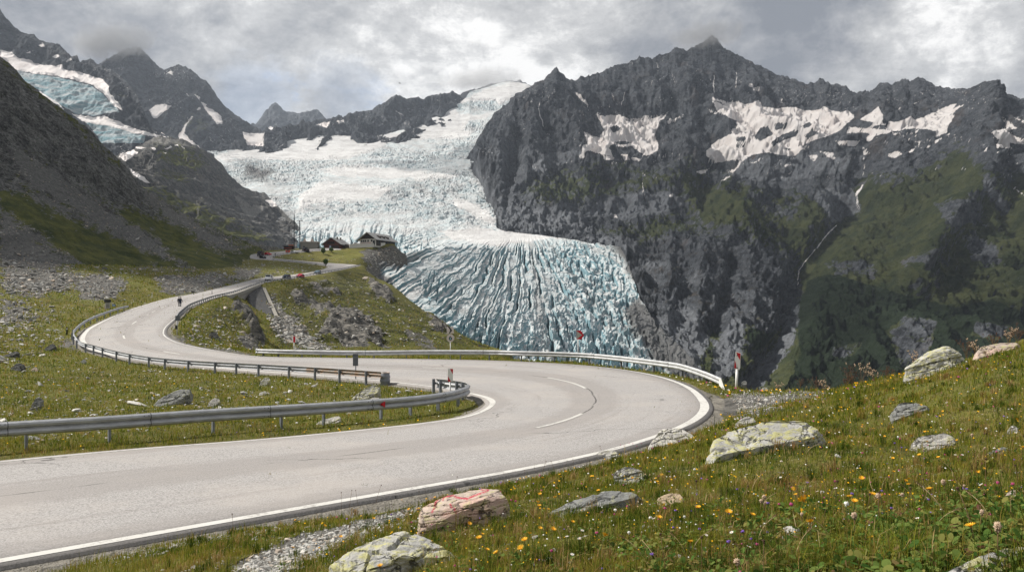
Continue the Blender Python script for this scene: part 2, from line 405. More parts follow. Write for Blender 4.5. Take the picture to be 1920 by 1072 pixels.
def build_near():
    rows = np.concatenate([np.linspace(math.log(1.9), 4.0, 330, endpoint=False), np.linspace(4.0, math.log(660), 540)])
    cols = np.linspace(-300, 2220, 900)
    UU, LL = np.meshgrid(cols, rows); YY = np.exp(LL)
    V = ground_v(UU.ravel(), YY.ravel()).reshape(UU.shape)
    lim = np.interp(cols, [560, 600, 640, 690, 740, 752, 762, 772, 782, 960], [455, 461, 460, 458.5, 457, 461, 478, 560, 680, 700])[None]
    V = np.where((YY > 435) & (UU > 580), np.maximum(V, lim), V)
    lim = np.interp(cols, [690, 700, 750, 785, 830, 870, 900, 960], [505, 516, 545, 573, 605, 634, 645, 666])[None]
    V = np.where((YY > 180) & (YY < 435) & (UU > 690), np.maximum(V, lim), V)
    X = (UU - U0) / F * YY; Z = (V0 - V) / F * YY
    # uneven ground: hummocks near, rocky relief on the steep flanks
    dd, zz = road_near(X.ravel(), YY.ravel()); dd = dd.reshape(X.shape); zz = zz.reshape(X.shape)
    away = sstep(.6, 6.0, dd)
    VV = V0 - F * Z / YY
    rock = polymask(UU + 14 * fbm(X / 9, YY / 9, 3, 5), VV + 9 * fbm(X / 9, YY / 9, 3, 6), ROCKY, 6)
    steep = polymask(UU, VV, STEEP, 10)
    near = sstep(70, 30, YY)
    hum = fbm(X / 2.6, YY / 2.6, 4, 21) * .20 + fbm(X / .55, YY / .55, 3, 22) * .045 * near
    mid = (fbm(X / 9, YY / 9, 4, 23) * .75) * sstep(35, 90, YY)
    cliff = (ridged(X / 14 + .3 * YY / 14, (YY + Z * 1.5) / 12, 5, 24) - .45) * (1.2 + 4.5 * rock) * sstep(90, 140, YY) * (.35 + steep)
    Z = Z + away * (hum + mid + cliff)
    w = 1.0 + 3.2 * sstep(30, 300, YY)
    gap = sstep(206, 216, YY) * sstep(286, 278, YY) * (X > np.interp(YY, [195, 230, 285], [-69, -76, -83]))
    w = w * (1 - .93 * gap)
    b = sstep(.35, .35 + w, dd)
    target = zz - .055 - .07 * sstep(.0, .5, dd)
    Z = target * (1 - b) + Z * b
    Z = np.where(dd < .25, np.minimum(Z, zz - .055), Z)
    XYZ = np.stack([X, YY, Z], -1)
    VV = V0 - F * Z / YY
    n1 = fbm(X / 6, YY / 6, 4, 31); n2 = fbm(X / 6, YY / 6, 4, 32)
    k = np.clip(9 * 60 / YY, 3, 22)
    k = k + 9 * sstep(60, 120, YY)
    m1 = fbm(UU / 34, VV / 16, 5, 33); m2 = fbm(UU / 34, VV / 16, 5, 34)
    scree = polymask(UU + 1.4 * k * n1 + 26 * m1, VV + .8 * k * n2 + 10 * m2, SCREE, 11)
    scree = scree * sstep(-.45, .10, m1 + .5 * n1 + .35)
    verge = sstep(.9, .25, dd + .5 * n1)
    return UU, VV, XYZ, dict(steep=steep, rock=rock, scree=np.maximum(scree, .0), verge=verge, dist=YY), dd
NU, NV, NXYZ, NATT, NDD = build_near()
_nrows = NXYZ[:, 0, 1]; _ncols = np.linspace(-300, 2220, 900)
def ground_z(x, y):
    """height of the finished near ground"""
    x = np.atleast_1d(np.asarray(x, float)); y = np.atleast_1d(np.asarray(y, float))
    u = U0 + F * x / y
    fi = np.interp(y, _nrows, np.arange(len(_nrows))); fj = np.clip((u + 300) / (2520 / 899), 0, 898.999)
    i = np.clip(fi.astype(int), 0, len(_nrows) - 2); j = fj.astype(int); a = fi - i; b = fj - j
    Z = NXYZ[..., 2]
    return (Z[i, j] * (1 - a) * (1 - b) + Z[i + 1, j] * a * (1 - b) + Z[i, j + 1] * (1 - a) * b + Z[i + 1, j + 1] * a * b)
def road_dist(x, y):
    return road_near(np.asarray(x, float), np.asarray(y, float))[0]
def hit(u, v, y0=3.0, y1=560.0):
    """first ground point met along the sight line of pixel (u, v)"""
    ys = np.exp(np.linspace(math.log(y0), math.log(y1), 1500))
    zr = (V0 - v) / F * ys; zg = ground_z((u - U0) / F * ys, ys)
    k = np.where(zr <= zg)[0]
    if len(k): y = ys[k[0]]
    else:                                                          # just over a crest: stand on the crest itself
        q = np.where((ys < 130) & (ys > 12), (zr - zg) / ys, 9e9); y = ys[int(np.argmin(q))]
    return np.array([(u - U0) / F * y, y, float(ground_z((u - U0) / F * y, y)[0])])

# ---- ground material
def ground_material():
    m = NT('alpine_turf'); p = m.pos()
    big = m.noise(p, .055, 5, .6); mid = m.noise(p, .45, 5, .6); fine = m.noise(p, 4.5, 5, .65); tiny = m.noise(p, 30, 3, .6)
    g = m.mix(m.ramp(mid, .32, .68), (.070, .078, .016), (.170, .155, .034))
    g = m.mix(m.ramp(big, .42, .66), g, (.125, .140, .028))
    g = m.mix(m.ramp(fine, .42, .72), g, (.185, .150, .050))
    g = m.mix(m.ramp(m.noise(p, .9, 4, .6), .58, .74, 0, .75), g, (.105, .066, .026))
    g = m.mix(m.ramp(m.noise(p, 1.7, 6, .75), .56, .66, 0, .7), g, (.020, .028, .008))
    # darker tone mixed in by patches on the steep flanks
    g = m.mix(m.math('MULTIPLY', m.attr('steep'), m.ramp(m.noise(p, .16, 7, .72), .36, .58, .25, .95)), g, m.mix(m.ramp(m.noise(p, 1.1, 6, .75), .38, .64), (.018, .023, .009), (.070, .068, .022)))
    # grey rock and rubble
    v = m.n('ShaderNodeTexVoronoi', feature='F1'); m.t.links.new(p, v.inputs['Vector']); v.inputs['Scale'].default_value = 1.1
    stone = m.mix(v.outputs['Color'], (.065, .062, .058), (.20, .19, .17))
    stone = m.mix(.7, m.mix(m.ramp(m.noise(p, .8, 6, .7), .3, .7), (.055, .054, .051), (.20, .19, .172)), stone)
    cliff = m.mix(m.ramp(m.noise(m.scaled(p, (.5, .5, 1.6)), 1.0, 7, .7), .35, .7), (.045, .045, .044), (.23, .215, .19))
    thr = m.noise(p, .35, 7, .72)
    rk = m.ramp(m.math('ADD', m.math('MULTIPLY', m.attr('rock'), .75), m.math('MULTIPLY', thr, .9)), .72, .86)
    sc = m.ramp(m.math('ADD', m.math('MULTIPLY', m.attr('scree'), .8), m.math('MULTIPLY', m.math('ADD', thr, m.math('MULTIPLY', m.noise(p, 2.2, 4, .7), .5)), .75)), .86, .98)
    nz = m.n('ShaderNodeSeparateXYZ', inp={0: m.n('ShaderNodeNewGeometry').outputs['Normal']}).outputs[2]
    rk2 = m.ramp(m.math('ADD', m.math('MULTIPLY', thr, .5), m.math('SUBTRACT', 1.0, nz)), .60, .76)
    rk = m.math('MAXIMUM', rk, rk2)
    c = m.mix(rk, g, cliff)
    c = m.mix(sc, c, stone)
    dirt = m.mix(fine, (.13, .115, .09), (.33, .31, .275))
    c = m.mix(m.ramp(m.math('ADD', m.math('MULTIPLY', m.attr('verge'), .8), m.math('MULTIPLY', m.noise(p, 2.0, 4, .65), .6)), .72, .95), c, dirt)
    h = m.math('ADD', m.math('MULTIPLY', fine, .5), m.math('MULTIPLY', tiny, .25))
    h2 = m.math('ADD', m.noise(p, 1.3, 6, .7), m.math('MULTIPLY', v.outputs['Distance'], m.math('MULTIPLY', sc, -.9)))
    n1 = m.bump(h, .8, .12); n2 = m.bump(h2, .8, .7, n1)
    return m.finish(c, .92, 0, n2, .15)
MAT_TURF = ground_material()
def whole_ground():
    """the measured ground plus its continuation to either side of the frame and under the viewer's feet"""
    uR = 2220 + 60 * (1.22 ** np.arange(1, 27) - 1); uL = (-300 - 60 * (1.22 ** np.arange(1, 25) - 1))[::-1]
    Y = NXYZ[:, 0, 1][:, None]
    def side(us, edge, slope):
        X = (us[None] - U0) / F * Y; d = X - edge[:, 0][:, None]; s_ = slope * sstep(60, 20, Y)
        Z = edge[:, 2][:, None] + s_ * d * np.exp(-np.abs(d) / 30) + .12 * fbm(X / 2.6, np.broadcast_to(Y, X.shape) / 2.6, 4, 21) * sstep(0, 3, np.abs(d))
        return np.stack([X, np.broadcast_to(Y, X.shape), Z], -1)
    G = np.concatenate([side(uL, NXYZ[:, 0], 0.0), NXYZ, side(uR, NXYZ[:, -1], .22)], 1)
    fr = []
    for y in (-9.0, -5.0, -2.0, .2, 1.2): q = G[0].copy(); q[:, 1] = y; fr.append(q)
    G = np.concatenate([np.array(fr), G], 0)
    at = {k: np.pad(a, ((5, 0), (len(uL), len(uR))), mode='edge') for k, a in NATT.items()}
    return tag(grid_obj('ground', G, MAT_TURF, at), kind='structure')
near_ground = whole_ground()

# ---- road surface, kerb-like painted edge, markings
def road_material():
    m = NT('worn_asphalt'); p = m.pos()
    f1 = m.noise(p, 26, 3, .8); f2 = m.noise(p, 7, 5, .75); b1 = m.noise(p, .35, 5, .6); b2 = m.noise(m.scaled(p, (1, 1, 1)), 1.8, 5, .65)
    c = m.mix(m.ramp(f1, .36, .64), (.17, .163, .158), (.43, .412, .40))
    c = m.mix(m.ramp(f2, .34, .7, 0, .55), c, (.37, .352, .34))
    c = m.mix(m.ramp(b1, .42, .7, 0, .55), c, (.385, .352, .325))
    c = m.mix(m.ramp(b2, .60, .78, 0, .35), c, (.25, .23, .215))
    # tyre bands follow the lanes
    t = m.attr('across'); al = m.attr('along')
    w = m.math('ABSOLUTE', m.math('SUBTRACT', m.math('FRACT', m.math('MULTIPLY', t, 2.0)), .5))
    band = m.ramp(m.math('ADD', w, m.math('MULTIPLY', m.math('SUBTRACT', b2, .5), .25)), .22, .34)
    c = m.mix(m.math('MULTIPLY', band, .42), c, (.225, .205, .192))
    vec = m.n('ShaderNodeCombineXYZ', inp={0: m.math('MULTIPLY', t, 14.0), 1: m.math('MULTIPLY', al, .05)}).outputs[0]
    c = m.mix(m.ramp(m.noise(vec, 1.6, 5, .7), .54, .72, 0, .5), c, (.215, .195, .182))
    # cracks: the joint along the middle and a few wandering ones
    wob = m.math('MULTIPLY', m.math('SUBTRACT', m.noise(p, .5, 4, .6), .5), .03)
    joint = m.math('ABSOLUTE', m.math('ADD', m.math('SUBTRACT', t, .503), wob))
    jm = m.math('MULTIPLY', m.ramp(joint, .0022, .0048, 1, 0), m.ramp(m.noise(p, .22, 3), .44, .52))
    vd = m.n('ShaderNodeTexVoronoi', feature='DISTANCE_TO_EDGE')
    warp = m.n('ShaderNodeVectorMath', operation='ADD', inp={0: p, 1: m.n('ShaderNodeVectorMath', operation='SCALE', inp={0: m.n('ShaderNodeTexNoise', inp={'Vector': p, 'Scale': 1.2, 'Detail': 5.0}).outputs['Color'], 'Scale': 1.6}).outputs[0]}).outputs[0]
    m.t.links.new(warp, vd.inputs['Vector']); vd.inputs['Scale'].default_value = .13
    cr = m.math('MULTIPLY', m.ramp(vd.outputs['Distance'], .0022, .006, 1, 0), m.ramp(m.noise(p, .12, 3), .50, .56))
    crack = m.math('MAXIMUM', jm, cr)
    c = m.mix(m.math('MULTIPLY', crack, .75), c, (.05, .046, .044))
    nrm = m.bump(m.math('SUBTRACT', m.math('ADD', f1, m.math('MULTIPLY', f2, .7)), m.math('MULTIPLY', crack, 1.5)), .55, .012)
    return m.finish(c, .85, 0, nrm, .25)
MAT_ROAD = road_material()
def paint_material():
    m = NT('road_paint'); p = m.pos()
    wear = m.math('ADD', m.math('MULTIPLY', m.noise(p, 7, 7, .82), .75), m.math('MULTIPLY', m.noise(p, .9, 4), .3))
    c = m.mix(m.ramp(wear, .54, .62, 0, .85), (.56, .55, .52), (.31, .295, .28))
    c = m.mix(m.ramp(m.noise(p, 1.3, 4), .3, .7, 0, .25), c, (.40, .37, .33))
    return m.finish(c, .75, 0, m.bump(m.noise(p, 60, 3), .4, .006))
MAT_PAINT = paint_material()
ALEN = np.concatenate([[0], np.cumsum(np.linalg.norm(np.diff(CEN, axis=0), axis=1))])
def road_mesh():
    na = 15; t = np.linspace(0, 1, na)
    top = AL[:, None] * (1 - t)[None, :, None] + AR[:, None] * t[None, :, None]
    crown = .06 * (1 - (2 * t - 1) ** 2); top[..., 2] += crown[None]
    skL = AL - _ac * .03 - np.array([0, 0, .45]); skR = AR + _ac * .03 - np.array([0, 0, .45])
    g = np.concatenate([skL[:, None], top, skR[:, None]], 1)
    tt = np.concatenate([[0], t, [1]])
    return grid_obj('road', g, MAT_ROAD, dict(across=np.tile(tt, (NR, 1)), along=np.tile(ALEN[:, None], (1, na + 2))))
road = tag(road_mesh(), kind='structure')
def strip(name, base, off0, off1, lift, k0=0, k1=None, mat=None, drop=.0):
    k1 = k1 or NR
    a = base[k0:k1] + _ac[k0:k1] * off0; b = base[k0:k1] + _ac[k0:k1] * off1
    g = np.stack([a, b], 1); g[..., 2] += lift
    return g
def crown_at(p, k):
    w = np.clip(((p - AL[k]) * _ac[k]).sum(-1) / np.linalg.norm(AR[k] - AL[k], axis=-1), 0, 1)
    return .06 * (1 - (2 * w - 1) ** 2)
def line_mesh(edge, o0, o1, k0, k1, lift=.008):
    k = np.arange(k0, k1); cols = []
    for o in np.linspace(o0, o1, 3):
        p = edge[k] + _ac[k] * o; p[:, 2] = p[:, 2] + crown_at(p, k) + lift; cols.append(p)
    return np.stack(cols, 1)
def frac(u_pt, edge):
    return int(np.argmin(np.linalg.norm(edge - np.array(u_pt), axis=1)))
kA = frac(PZ(1060, 863, -3.62), ER); kB = frac(PZ(960, 677, -3.2), ER)
# broad painted lip on the outside of the near lane and the bend, ordinary lines elsewhere
wid = np.interp(np.arange(NR), [0, frac(PZ(1240, 815, -3.57), ER), frac(PZ(1324, 765, -3.47), ER), frac(PZ(1150, 691, -3.25), ER), frac(PZ(960, 677, -3.2), ER), NR], [.22, .22, .34, .17, .12, .12])
def varline(edge, sgn, ww, lift=.008):
    k = np.arange(NR); cols = []
    for q in (-.5, 0, .5):
        p = edge[k] + _ac[k] * (q * ww)[:, None]; p[:, 2] = p[:, 2] + crown_at(p, k) + lift; cols.append(p)
    return np.stack(cols, 1)
tag(grid_obj('edge_line', varline(ER, 1, wid), MAT_PAINT, parent=road), label='broad white edge line on the outside of the bend')
widL = np.interp(np.arange(NR), [0, frac(PZ(815, 792, -3.61), EL), frac(PZ(920, 749, -3.6), EL), frac(PZ(805, 724, -3.5), EL), frac(PZ(170, 653, -2.8), EL), frac(PZ(162, 622, -1.75), EL), frac(P(240, 582, 138), EL), NR], [.13, .14, .28, .14, .42, .40, .2, .13])
grid_obj('edge_line', varline(EL, -1, widL), MAT_PAINT, parent=road)
# centre dashes
def dash(k0, k1, w=.15):
    grid_obj('centre_dash', line_mesh(CEN, -w / 2, w / 2, k0, k1), MAT_PAINT, parent=road)
def near_pix(u, v):
    uv = _inv(CEN[CEN[:, 1] > 5]); off = (CEN[:, 1] <= 5).sum()
    return int(np.argmin((uv[:, 0] - u) ** 2 + ((uv[:, 1] - v) * 3) ** 2)) + off
for a, b in (((1008, 806), (1095, 780)), ((1080, 735), (1018, 718)), ((840, 699), (780, 695)), ((660, 691), (610, 687)), ((330, 668), (306, 663)), ((238, 636), (233, 629)), ((254, 609), (260, 604)), ((277, 592), (280, 590)), ((288, 587), (292, 584)), ((302, 578), (311, 574)), ((321, 570), (329, 566)), ((353, 561), (362, 557)), ((370, 556), (378, 553)), ((420, 543), (427, 540))):
    ka, kb = sorted((near_pix(*a), near_pix(*b)))
    dash(ka, max(kb, ka + 2) + 1)
# ================================================================== far land: lofted between measured lines (u, v, Y)
def rail(pts, U, jag=0.0, seed=0, sm=2.0):
    p = np.array(pts, float)
    v = np.interp(U, p[:, 0], p[:, 1]); ly = np.interp(U, p[:, 0], np.log(p[:, 2]))
    v = gsmooth(v, sm); ly = gsmooth(ly, max(sm, 6))
    if jag:
        v = v - jag * (ridged(U / 16, U * 0 + seed, 5, seed, .62) - .45) * 1.5 - jag * .5 * fbm(U / 34, U * 0 + seed, 3, seed + 9)
    return v, ly
def loft(rails, u0, u1, nu, segs, jag=0.0, seed=0, tsm=8, back=None, sm=2.0):
    U = np.linspace(u0, u1, nu)
    R_ = [rail(r, U, jag if (i == len(rails) - 1) else 0, seed, sm) for i, r in enumerate(rails)]
    Vs = []; Ls = []
    for i in range(len(rails) - 1):
        t = np.linspace(0, 1, segs[i], endpoint=(i == len(rails) - 2))[:, None]
        Vs.append(R_[i][0] * (1 - t) + R_[i + 1][0] * t); Ls.append(R_[i][1] * (1 - t) + R_[i + 1][1] * t)
    V = np.concatenate(Vs); L = np.concatenate(Ls)
    top = V[-1].copy()
    V = gsmooth(V, tsm); L = gsmooth(L, tsm)
    V = V + (top - V[-1]) * (np.linspace(0, 1, len(V))[:, None] ** 12)
    Y = np.exp(L); UU = np.broadcast_to(U, V.shape)
    XYZ = np.stack([(UU - U0) / F * Y, Y, (V0 - V) / F * Y], -1)
    T = np.broadcast_to(np.linspace(0, 1, len(V))[:, None], V.shape)
    return UU.copy(), V, XYZ, T
def add_back(XYZ, depth, drop, n=6):
    """the far side of the ridge, so that the mountain is a solid and not a sheet"""
    last = XYZ[-1]; rows = []
    for k in range(1, n + 1):
        q = last.copy(); t = k / n
        q[:, 0] *= 1 + depth * t / q[:, 1]; q[:, 1] += depth * t; q[:, 2] -= drop * t ** .85; rows.append(q)
    return np.concatenate([XYZ, np.array(rows)], 0)
def padrows(a, n): return np.concatenate([a, np.repeat(a[-1:], n, 0)], 0)
def pix(XYZ): return U0 + F * XYZ[..., 0] / XYZ[..., 1], V0 - F * XYZ[..., 2] / XYZ[..., 1]
def relief(XYZ, T, amp, sc, seed, topfade=.3, vert=3.0, fine=1.0):
    """buttresses and gullies running down the slope plus broken rock"""
    X, Y, Z = XYZ[..., 0], XYZ[..., 1], XYZ[..., 2]
    wx = fbm(X / (2.2 * sc), (Z + .4 * Y) / (2.2 * sc), 3, seed + 50) * .7
    g = ridged(X / sc + wx + .25 * Z / sc, (Z + .35 * Y) / (vert * sc) + wx * .5, 6, seed, .52) - .5
    b = ridged(X / (sc * .30) - wx, (Z * 1.1 + Y * .4) / (sc * .85), 5, seed + 5, .55) - .5
    st = perlin(X / (sc * .9) * .25, (Z - .28 * X) / (sc * .10), seed + 8)      # tilted beds
    d = amp * (g * 1.45 + b * .42 * fine + .09 * st * fine)
    env = topfade + (1 - topfade) * sstep(1.0, .82, T)
    out = XYZ.copy(); out[..., 1] -= d * .75 * env; out[..., 2] += d * .5 * env
    return out, g, b

GY = [(760, 700), (680, 800), (600, 930), (520, 1130), (460, 1330), (430, 1480), (380, 1850), (330, 2300), (300, 2700), (280, 3000), (250, 3450), (220, 3800), (190, 4150), (140, 4700)]
def gl_Y(v):
    a = np.array(sorted(GY)); return np.exp(np.interp(v, a[:, 0], np.log(a[:, 1])))

# ---------------------------------------------------------------- materials
def rock_material(name, dark, light, veg1, veg2, scale, smul=1.3, snowcol=(.68, .645, .63), warm=(.11, .075, .055), ice=False):
    m = NT(name); p = m.pos(); s = 1.0 / scale
    n1 = m.noise(p, 8 * s, 9, .74); n2 = m.noise(m.scaled(p, (1, 1, 2.6)), 16 * s, 7, .7); n3 = m.noise(p, 60 * s, 5, .7)
    c = m.mix(m.ramp(n1, .3, .72), dark, light)
    c = m.mix(m.ramp(n2, .44, .66, 0, .8), c, tuple(k * .42 for k in dark))
    n4 = m.noise(m.scaled(p, (1, 1, 1.4)), 150 * s, 4, .75)
    c = m.mix(m.ramp(n3, .54, .70, 0, .6), c, tuple(min(1, k * 1.55) for k in light))
    c = m.mix(m.ramp(n3, .47, .36, 0, .75), c, tuple(k * .30 for k in dark))
    c = m.mix(m.ramp(n4, .46, .34, 0, .6), c, tuple(k * .35 for k in dark))
    c = m.mix(m.ramp(m.noise(p, 3.3 * s, 6, .7), .56, .74, 0, .45), c, warm)
    c = m.mix(m.ramp(m.math('ADD', m.attr('rust'), m.math('MULTIPLY', m.math('SUBTRACT', n2, .5), 1.6)), .36, .70, 0, .85), c, m.mix(n3, (.046, .041, .037), (.115, .098, .082)))
    sc = m.ramp(m.math('ADD', m.attr('scree'), m.math('MULTIPLY', m.math('SUBTRACT', n1, .5), 1.3)), .42, .62)
    c = m.mix(sc, c, m.mix(m.ramp(m.noise(p, 45 * s, 5, .75), .35, .68), tuple(k * .55 * smul for k in light), tuple(min(1, k * 1.05 * smul) for k in light)))
    g = m.mix(m.ramp(m.noise(p, 9 * s, 6, .65), .35, .66), veg1, veg2)
    g = m.mix(m.ramp(n4, .47, .36, 0, .7), g, tuple(k * .4 for k in veg1))
    g = m.mix(m.ramp(n3, .60, .70, 0, .5), g, tuple(k * .95 for k in light))
    nz = m.n('ShaderNodeSeparateXYZ', inp={0: m.n('ShaderNodeNewGeometry').outputs['Normal']}).outputs[2]
    vg = m.math('ADD', m.attr('veg'), m.math('ADD', m.math('MULTIPLY', m.math('SUBTRACT', n2, .5), 1.5), m.math('MULTIPLY', m.math('SUBTRACT', nz, .55), .9)))
    c = m.mix(m.ramp(vg, .50, .66), c, g)
    shr = m.ramp(m.math('ADD', m.attr('shrub'), m.math('MULTIPLY', m.math('SUBTRACT', m.noise(p, 14 * s, 6, .7), .5), 1.2)), .42, .58)
    c = m.mix(shr, c, m.mix(m.noise(p, 40 * s, 5, .7), (.004, .010, .006), (.022, .034, .014)))
    # old snow with rosy dust
    sn = m.math('ADD', m.attr('snow'), m.math('MULTIPLY', m.math('SUBTRACT', m.noise(p, 26 * s, 8, .75), .5), 1.0))
    dust = m.ramp(m.noise(m.scaled(p, (2.4, .35, .5)), 7 * s, 7, .7), .46, .70, 0, .45)
    sc_ = m.mix(dust, snowcol, (.45, .375, .345))
    snf = m.ramp(sn, .44, .54)
    c = m.mix(snf, c, sc_)
    if ice:
        iv = m.math('ADD', m.attr('ice'), m.math('MULTIPLY', m.math('SUBTRACT', n2, .5), .6))
        ic = m.mix(m.ramp(m.noise(m.scaled(p, (1, 1, 4)), 9 * s, 7, .72), .38, .62), (.17, .29, .33), (.48, .51, .52))
        c = m.mix(m.ramp(iv, .42, .55), c, ic)
    h = m.math('ADD', n2, m.math('ADD', m.math('MULTIPLY', n3, .5), m.math('MULTIPLY', n4, .2)))
    nrm = m.bump(h, m.ramp(snf, 0, 1, 1.0, .12), scale * .020)
    return m.finish(c, .92, 0, nrm, .12)
MAT_MASSIF = rock_material('slate_massif', (.048, .054, .064), (.140, .149, .164), (.026, .037, .015), (.070, .078, .030), 420.0, 1.25)
MAT_HILL = rock_material('dark_hillside', (.044, .045, .044), (.225, .222, .212), (.034, .046, .011), (.110, .112, .026), 60.0, .72, warm=(.085, .074, .064))
MAT_MID = rock_material('middle_hill', (.06, .062, .064), (.18, .175, .165), (.045, .055, .018), (.115, .115, .035), 170.0, ice=True)
MAT_PEAK = rock_material('far_peaks', (.040, .046, .056), (.105, .112, .122), (.036, .044, .026), (.065, .072, .038), 600.0, ice=True, warm=(.085, .07, .058))

# ---------------------------------------------------------------- the great massif
Z3 = lambda *pts: [(860 + x / 3.5556, 50 + y / 3.5556) for x, y in pts]
Z4 = lambda *pts: [(1380 + x / 3.5556, 80 + y / 3.5556) for x, y in pts]
Z7 = lambda *pts: [(1140 + x / 2.4615, 340 + y / 2.4615) for x, y in pts]
SNOW_M = [
 Z3((900,562),(985,590),(1075,592),(1130,612),(1210,612),(1240,595),(1330,590),(1400,566),(1375,605),(1330,640),(1340,655),(1320,690),(1300,740),(1330,770),(1335,825),(1290,850),(1215,840),(1160,800),(1060,800),(1040,780),(1000,800),(1025,865),(940,845),(870,825),(820,840),(830,790),(858,780),(835,700),(900,730),(935,745),(975,690),(935,620)),
 Z3((1370,660),(1410,610),(1430,620),(1500,590),(1440,635)), Z3((795,860),(825,850),(840,865),(810,880)), Z3((950,866),(1035,868),(1030,888),(970,888)), Z3((1080,848),(1130,856),(1145,892),(1110,892)), Z3((1145,868),(1215,885),(1200,898),(1160,893)), Z3((1222,828),(1288,825),(1280,858),(1235,855)), Z3((1345,880),(1395,838),(1366,872)), Z3((776,438),(812,452),(874,530),(855,527),(800,475)), Z3((1676,456),(1720,482),(1834,508),(1830,518),(1750,505),(1700,490)), Z3((1650,542),(1724,574),(1715,584),(1680,570)),
 Z4((-159,388),(-90,413),(0,395),(60,410),(120,400),(155,380),(175,425),(260,440),(340,430),(400,432),(460,455),(540,450),(590,425),(640,455),(700,465),(740,450),(790,490),(740,540),(690,590),(600,625),(520,650),(440,690),(420,730),(390,760),(300,750),(220,730),(100,750),(71,773),(-9,778),(-99,798),(-189,808),(-139,783),(-189,763),(-199,723),(-159,683),(-109,643),(-29,608),(-39,578),(11,573),(1,523),(-129,453)),
 Z4((755,562),(850,570),(1000,580),(1020,530),(1110,520),(1170,490),(1190,520),(1330,460),(1430,415),(1475,405),(1440,445),(1519,412),(1460,460),(1350,520),(1440,478),(1456,488),(1420,550),(1400,600),(1330,632),(1340,590),(1260,575),(1130,575),(1010,605),(930,620),(880,662),(865,640),(900,605),(820,600),(738,602)),
 Z4((826,515),(950,428),(962,450),(987,490),(975,530),(1000,545),(900,558),(920,530)), Z4((1772,492),(1830,538),(1878,575),(1808,582)), Z4((1696,595),(1790,572),(1850,625),(1925,652),(1925,678),(1820,670),(1837,708),(1738,697),(1750,650)), Z4((1858,502),(1925,518),(1925,538)),
 Z4((1006,745),(1070,722),(1112,745),(1060,768),(1020,762)), Z4((1150,730),(1192,703),(1182,732)), Z4((1260,705),(1314,668),(1292,698)), Z4((843,686),(893,740),(848,748)), Z4((848,752),(868,792),(850,778)), Z4((668,655),(830,652),(792,692),(690,682)), Z4((548,718),(652,738),(640,760),(694,803),(600,752)), Z4((476,748),(552,753),(520,793)), Z4((306,815),(364,812),(345,832)), Z4((336,866),(370,868),(352,880)), Z4((586,882),(628,900),(624,906)), Z4((1038,602),(1092,602),(1050,618)), Z4((1096,620),(1154,610),(1110,628)), Z4((1186,583),(1228,590),(1200,603)), Z4((1190,658),(1238,660),(1212,673)), Z4((1636,672),(1678,688),(1660,692)), Z4((1636,706),(1675,724),(1660,728)), Z4((1716,710),(1768,730),(1740,732)), Z4((1325,655),(1372,640),(1330,672)), Z4((1400,620),(1425,600),(1428,615)),
 Z4((90,275),(118,285),(125,298),(85,290)), Z4((105,305),(155,292),(150,325),(118,318)), Z4((1185,408),(1215,392),(1212,402)), Z4((1070,438),(1100,430),(1096,448)), Z4((-80,855),(-10,845),(20,790),(60,770),(40,800),(-20,870)), Z4((95,800),(190,765),(150,795)), Z4((395,690),(480,700),(380,735)), Z3((1585,965),(1680,945),(1620,985)), Z3((1740,1030),(1830,985),(1760,1030)),
 [(1150, 404), (1156, 402), (1158, 408), (1151, 408)], [(1255, 364), (1262, 362), (1262, 368), (1256, 368)], [(1088, 288), (1096, 286), (1097, 296), (1090, 296)]]
HOLES_M = [Z3((1000,680),(1055,652),(1092,690),(1030,707)), Z3((1030,768),(1100,762),(1164,775),(1080,788)), Z3((1212,655),(1284,645),(1232,668)), Z3((1112,625),(1235,612),(1235,622),(1120,634)), Z3((1240,612),(1395,575),(1398,582),(1262,622)), Z3((910,574),(985,592),(975,600),(905,580)),
 Z4((118,642),(160,568),(210,557),(248,612),(170,652)), Z4((253,562),(270,528),(342,545),(332,577),(265,582)), Z4((432,560),(490,527),(508,550),(470,573)), Z4((442,622),(510,588),(568,600),(480,637)), Z4((225,665),(340,600),(425,578),(402,622),(320,652),(250,692)), Z4((-5,632),(62,628),(62,657),(0,662)), Z4((-5,678),(74,684),(40,702),(0,697)), Z4((70,558),(90,555),(85,566)), Z4((100,505),(130,505),(125,518)), Z4((75,432),(98,436),(85,444)), Z4((490,572),(525,568),(505,582)), Z4((320,705),(395,712),(330,722))]
LINES_M = [(Z3((1702,330),(1704,380),(1703,435)), .9), (Z3((1850,305),(1852,350),(1848,420)), .8), (Z3((535,510),(540,590),(570,665)), .8), (Z3((1325,240),(1332,275)), .7), (Z4((300,370),(306,400)), .9), (Z3((1020,440),(1035,490),(1062,525)), .7), (Z3((1108,440),(1085,525)), .9), (Z4((845,880),(860,820),(850,800)), .8), (Z4((845,950),(800,1005),(812,1065)), 1.2), (Z7((1175,20),(1145,70),(1157,130)), 1.1), (Z7((1062,195),(1020,235),(960,310),(905,375),(880,410),(877,485)), .9), (Z7((158,0),(165,60),(180,85)), .8), (Z7((1870,30),(1920,65)), 1.0)]
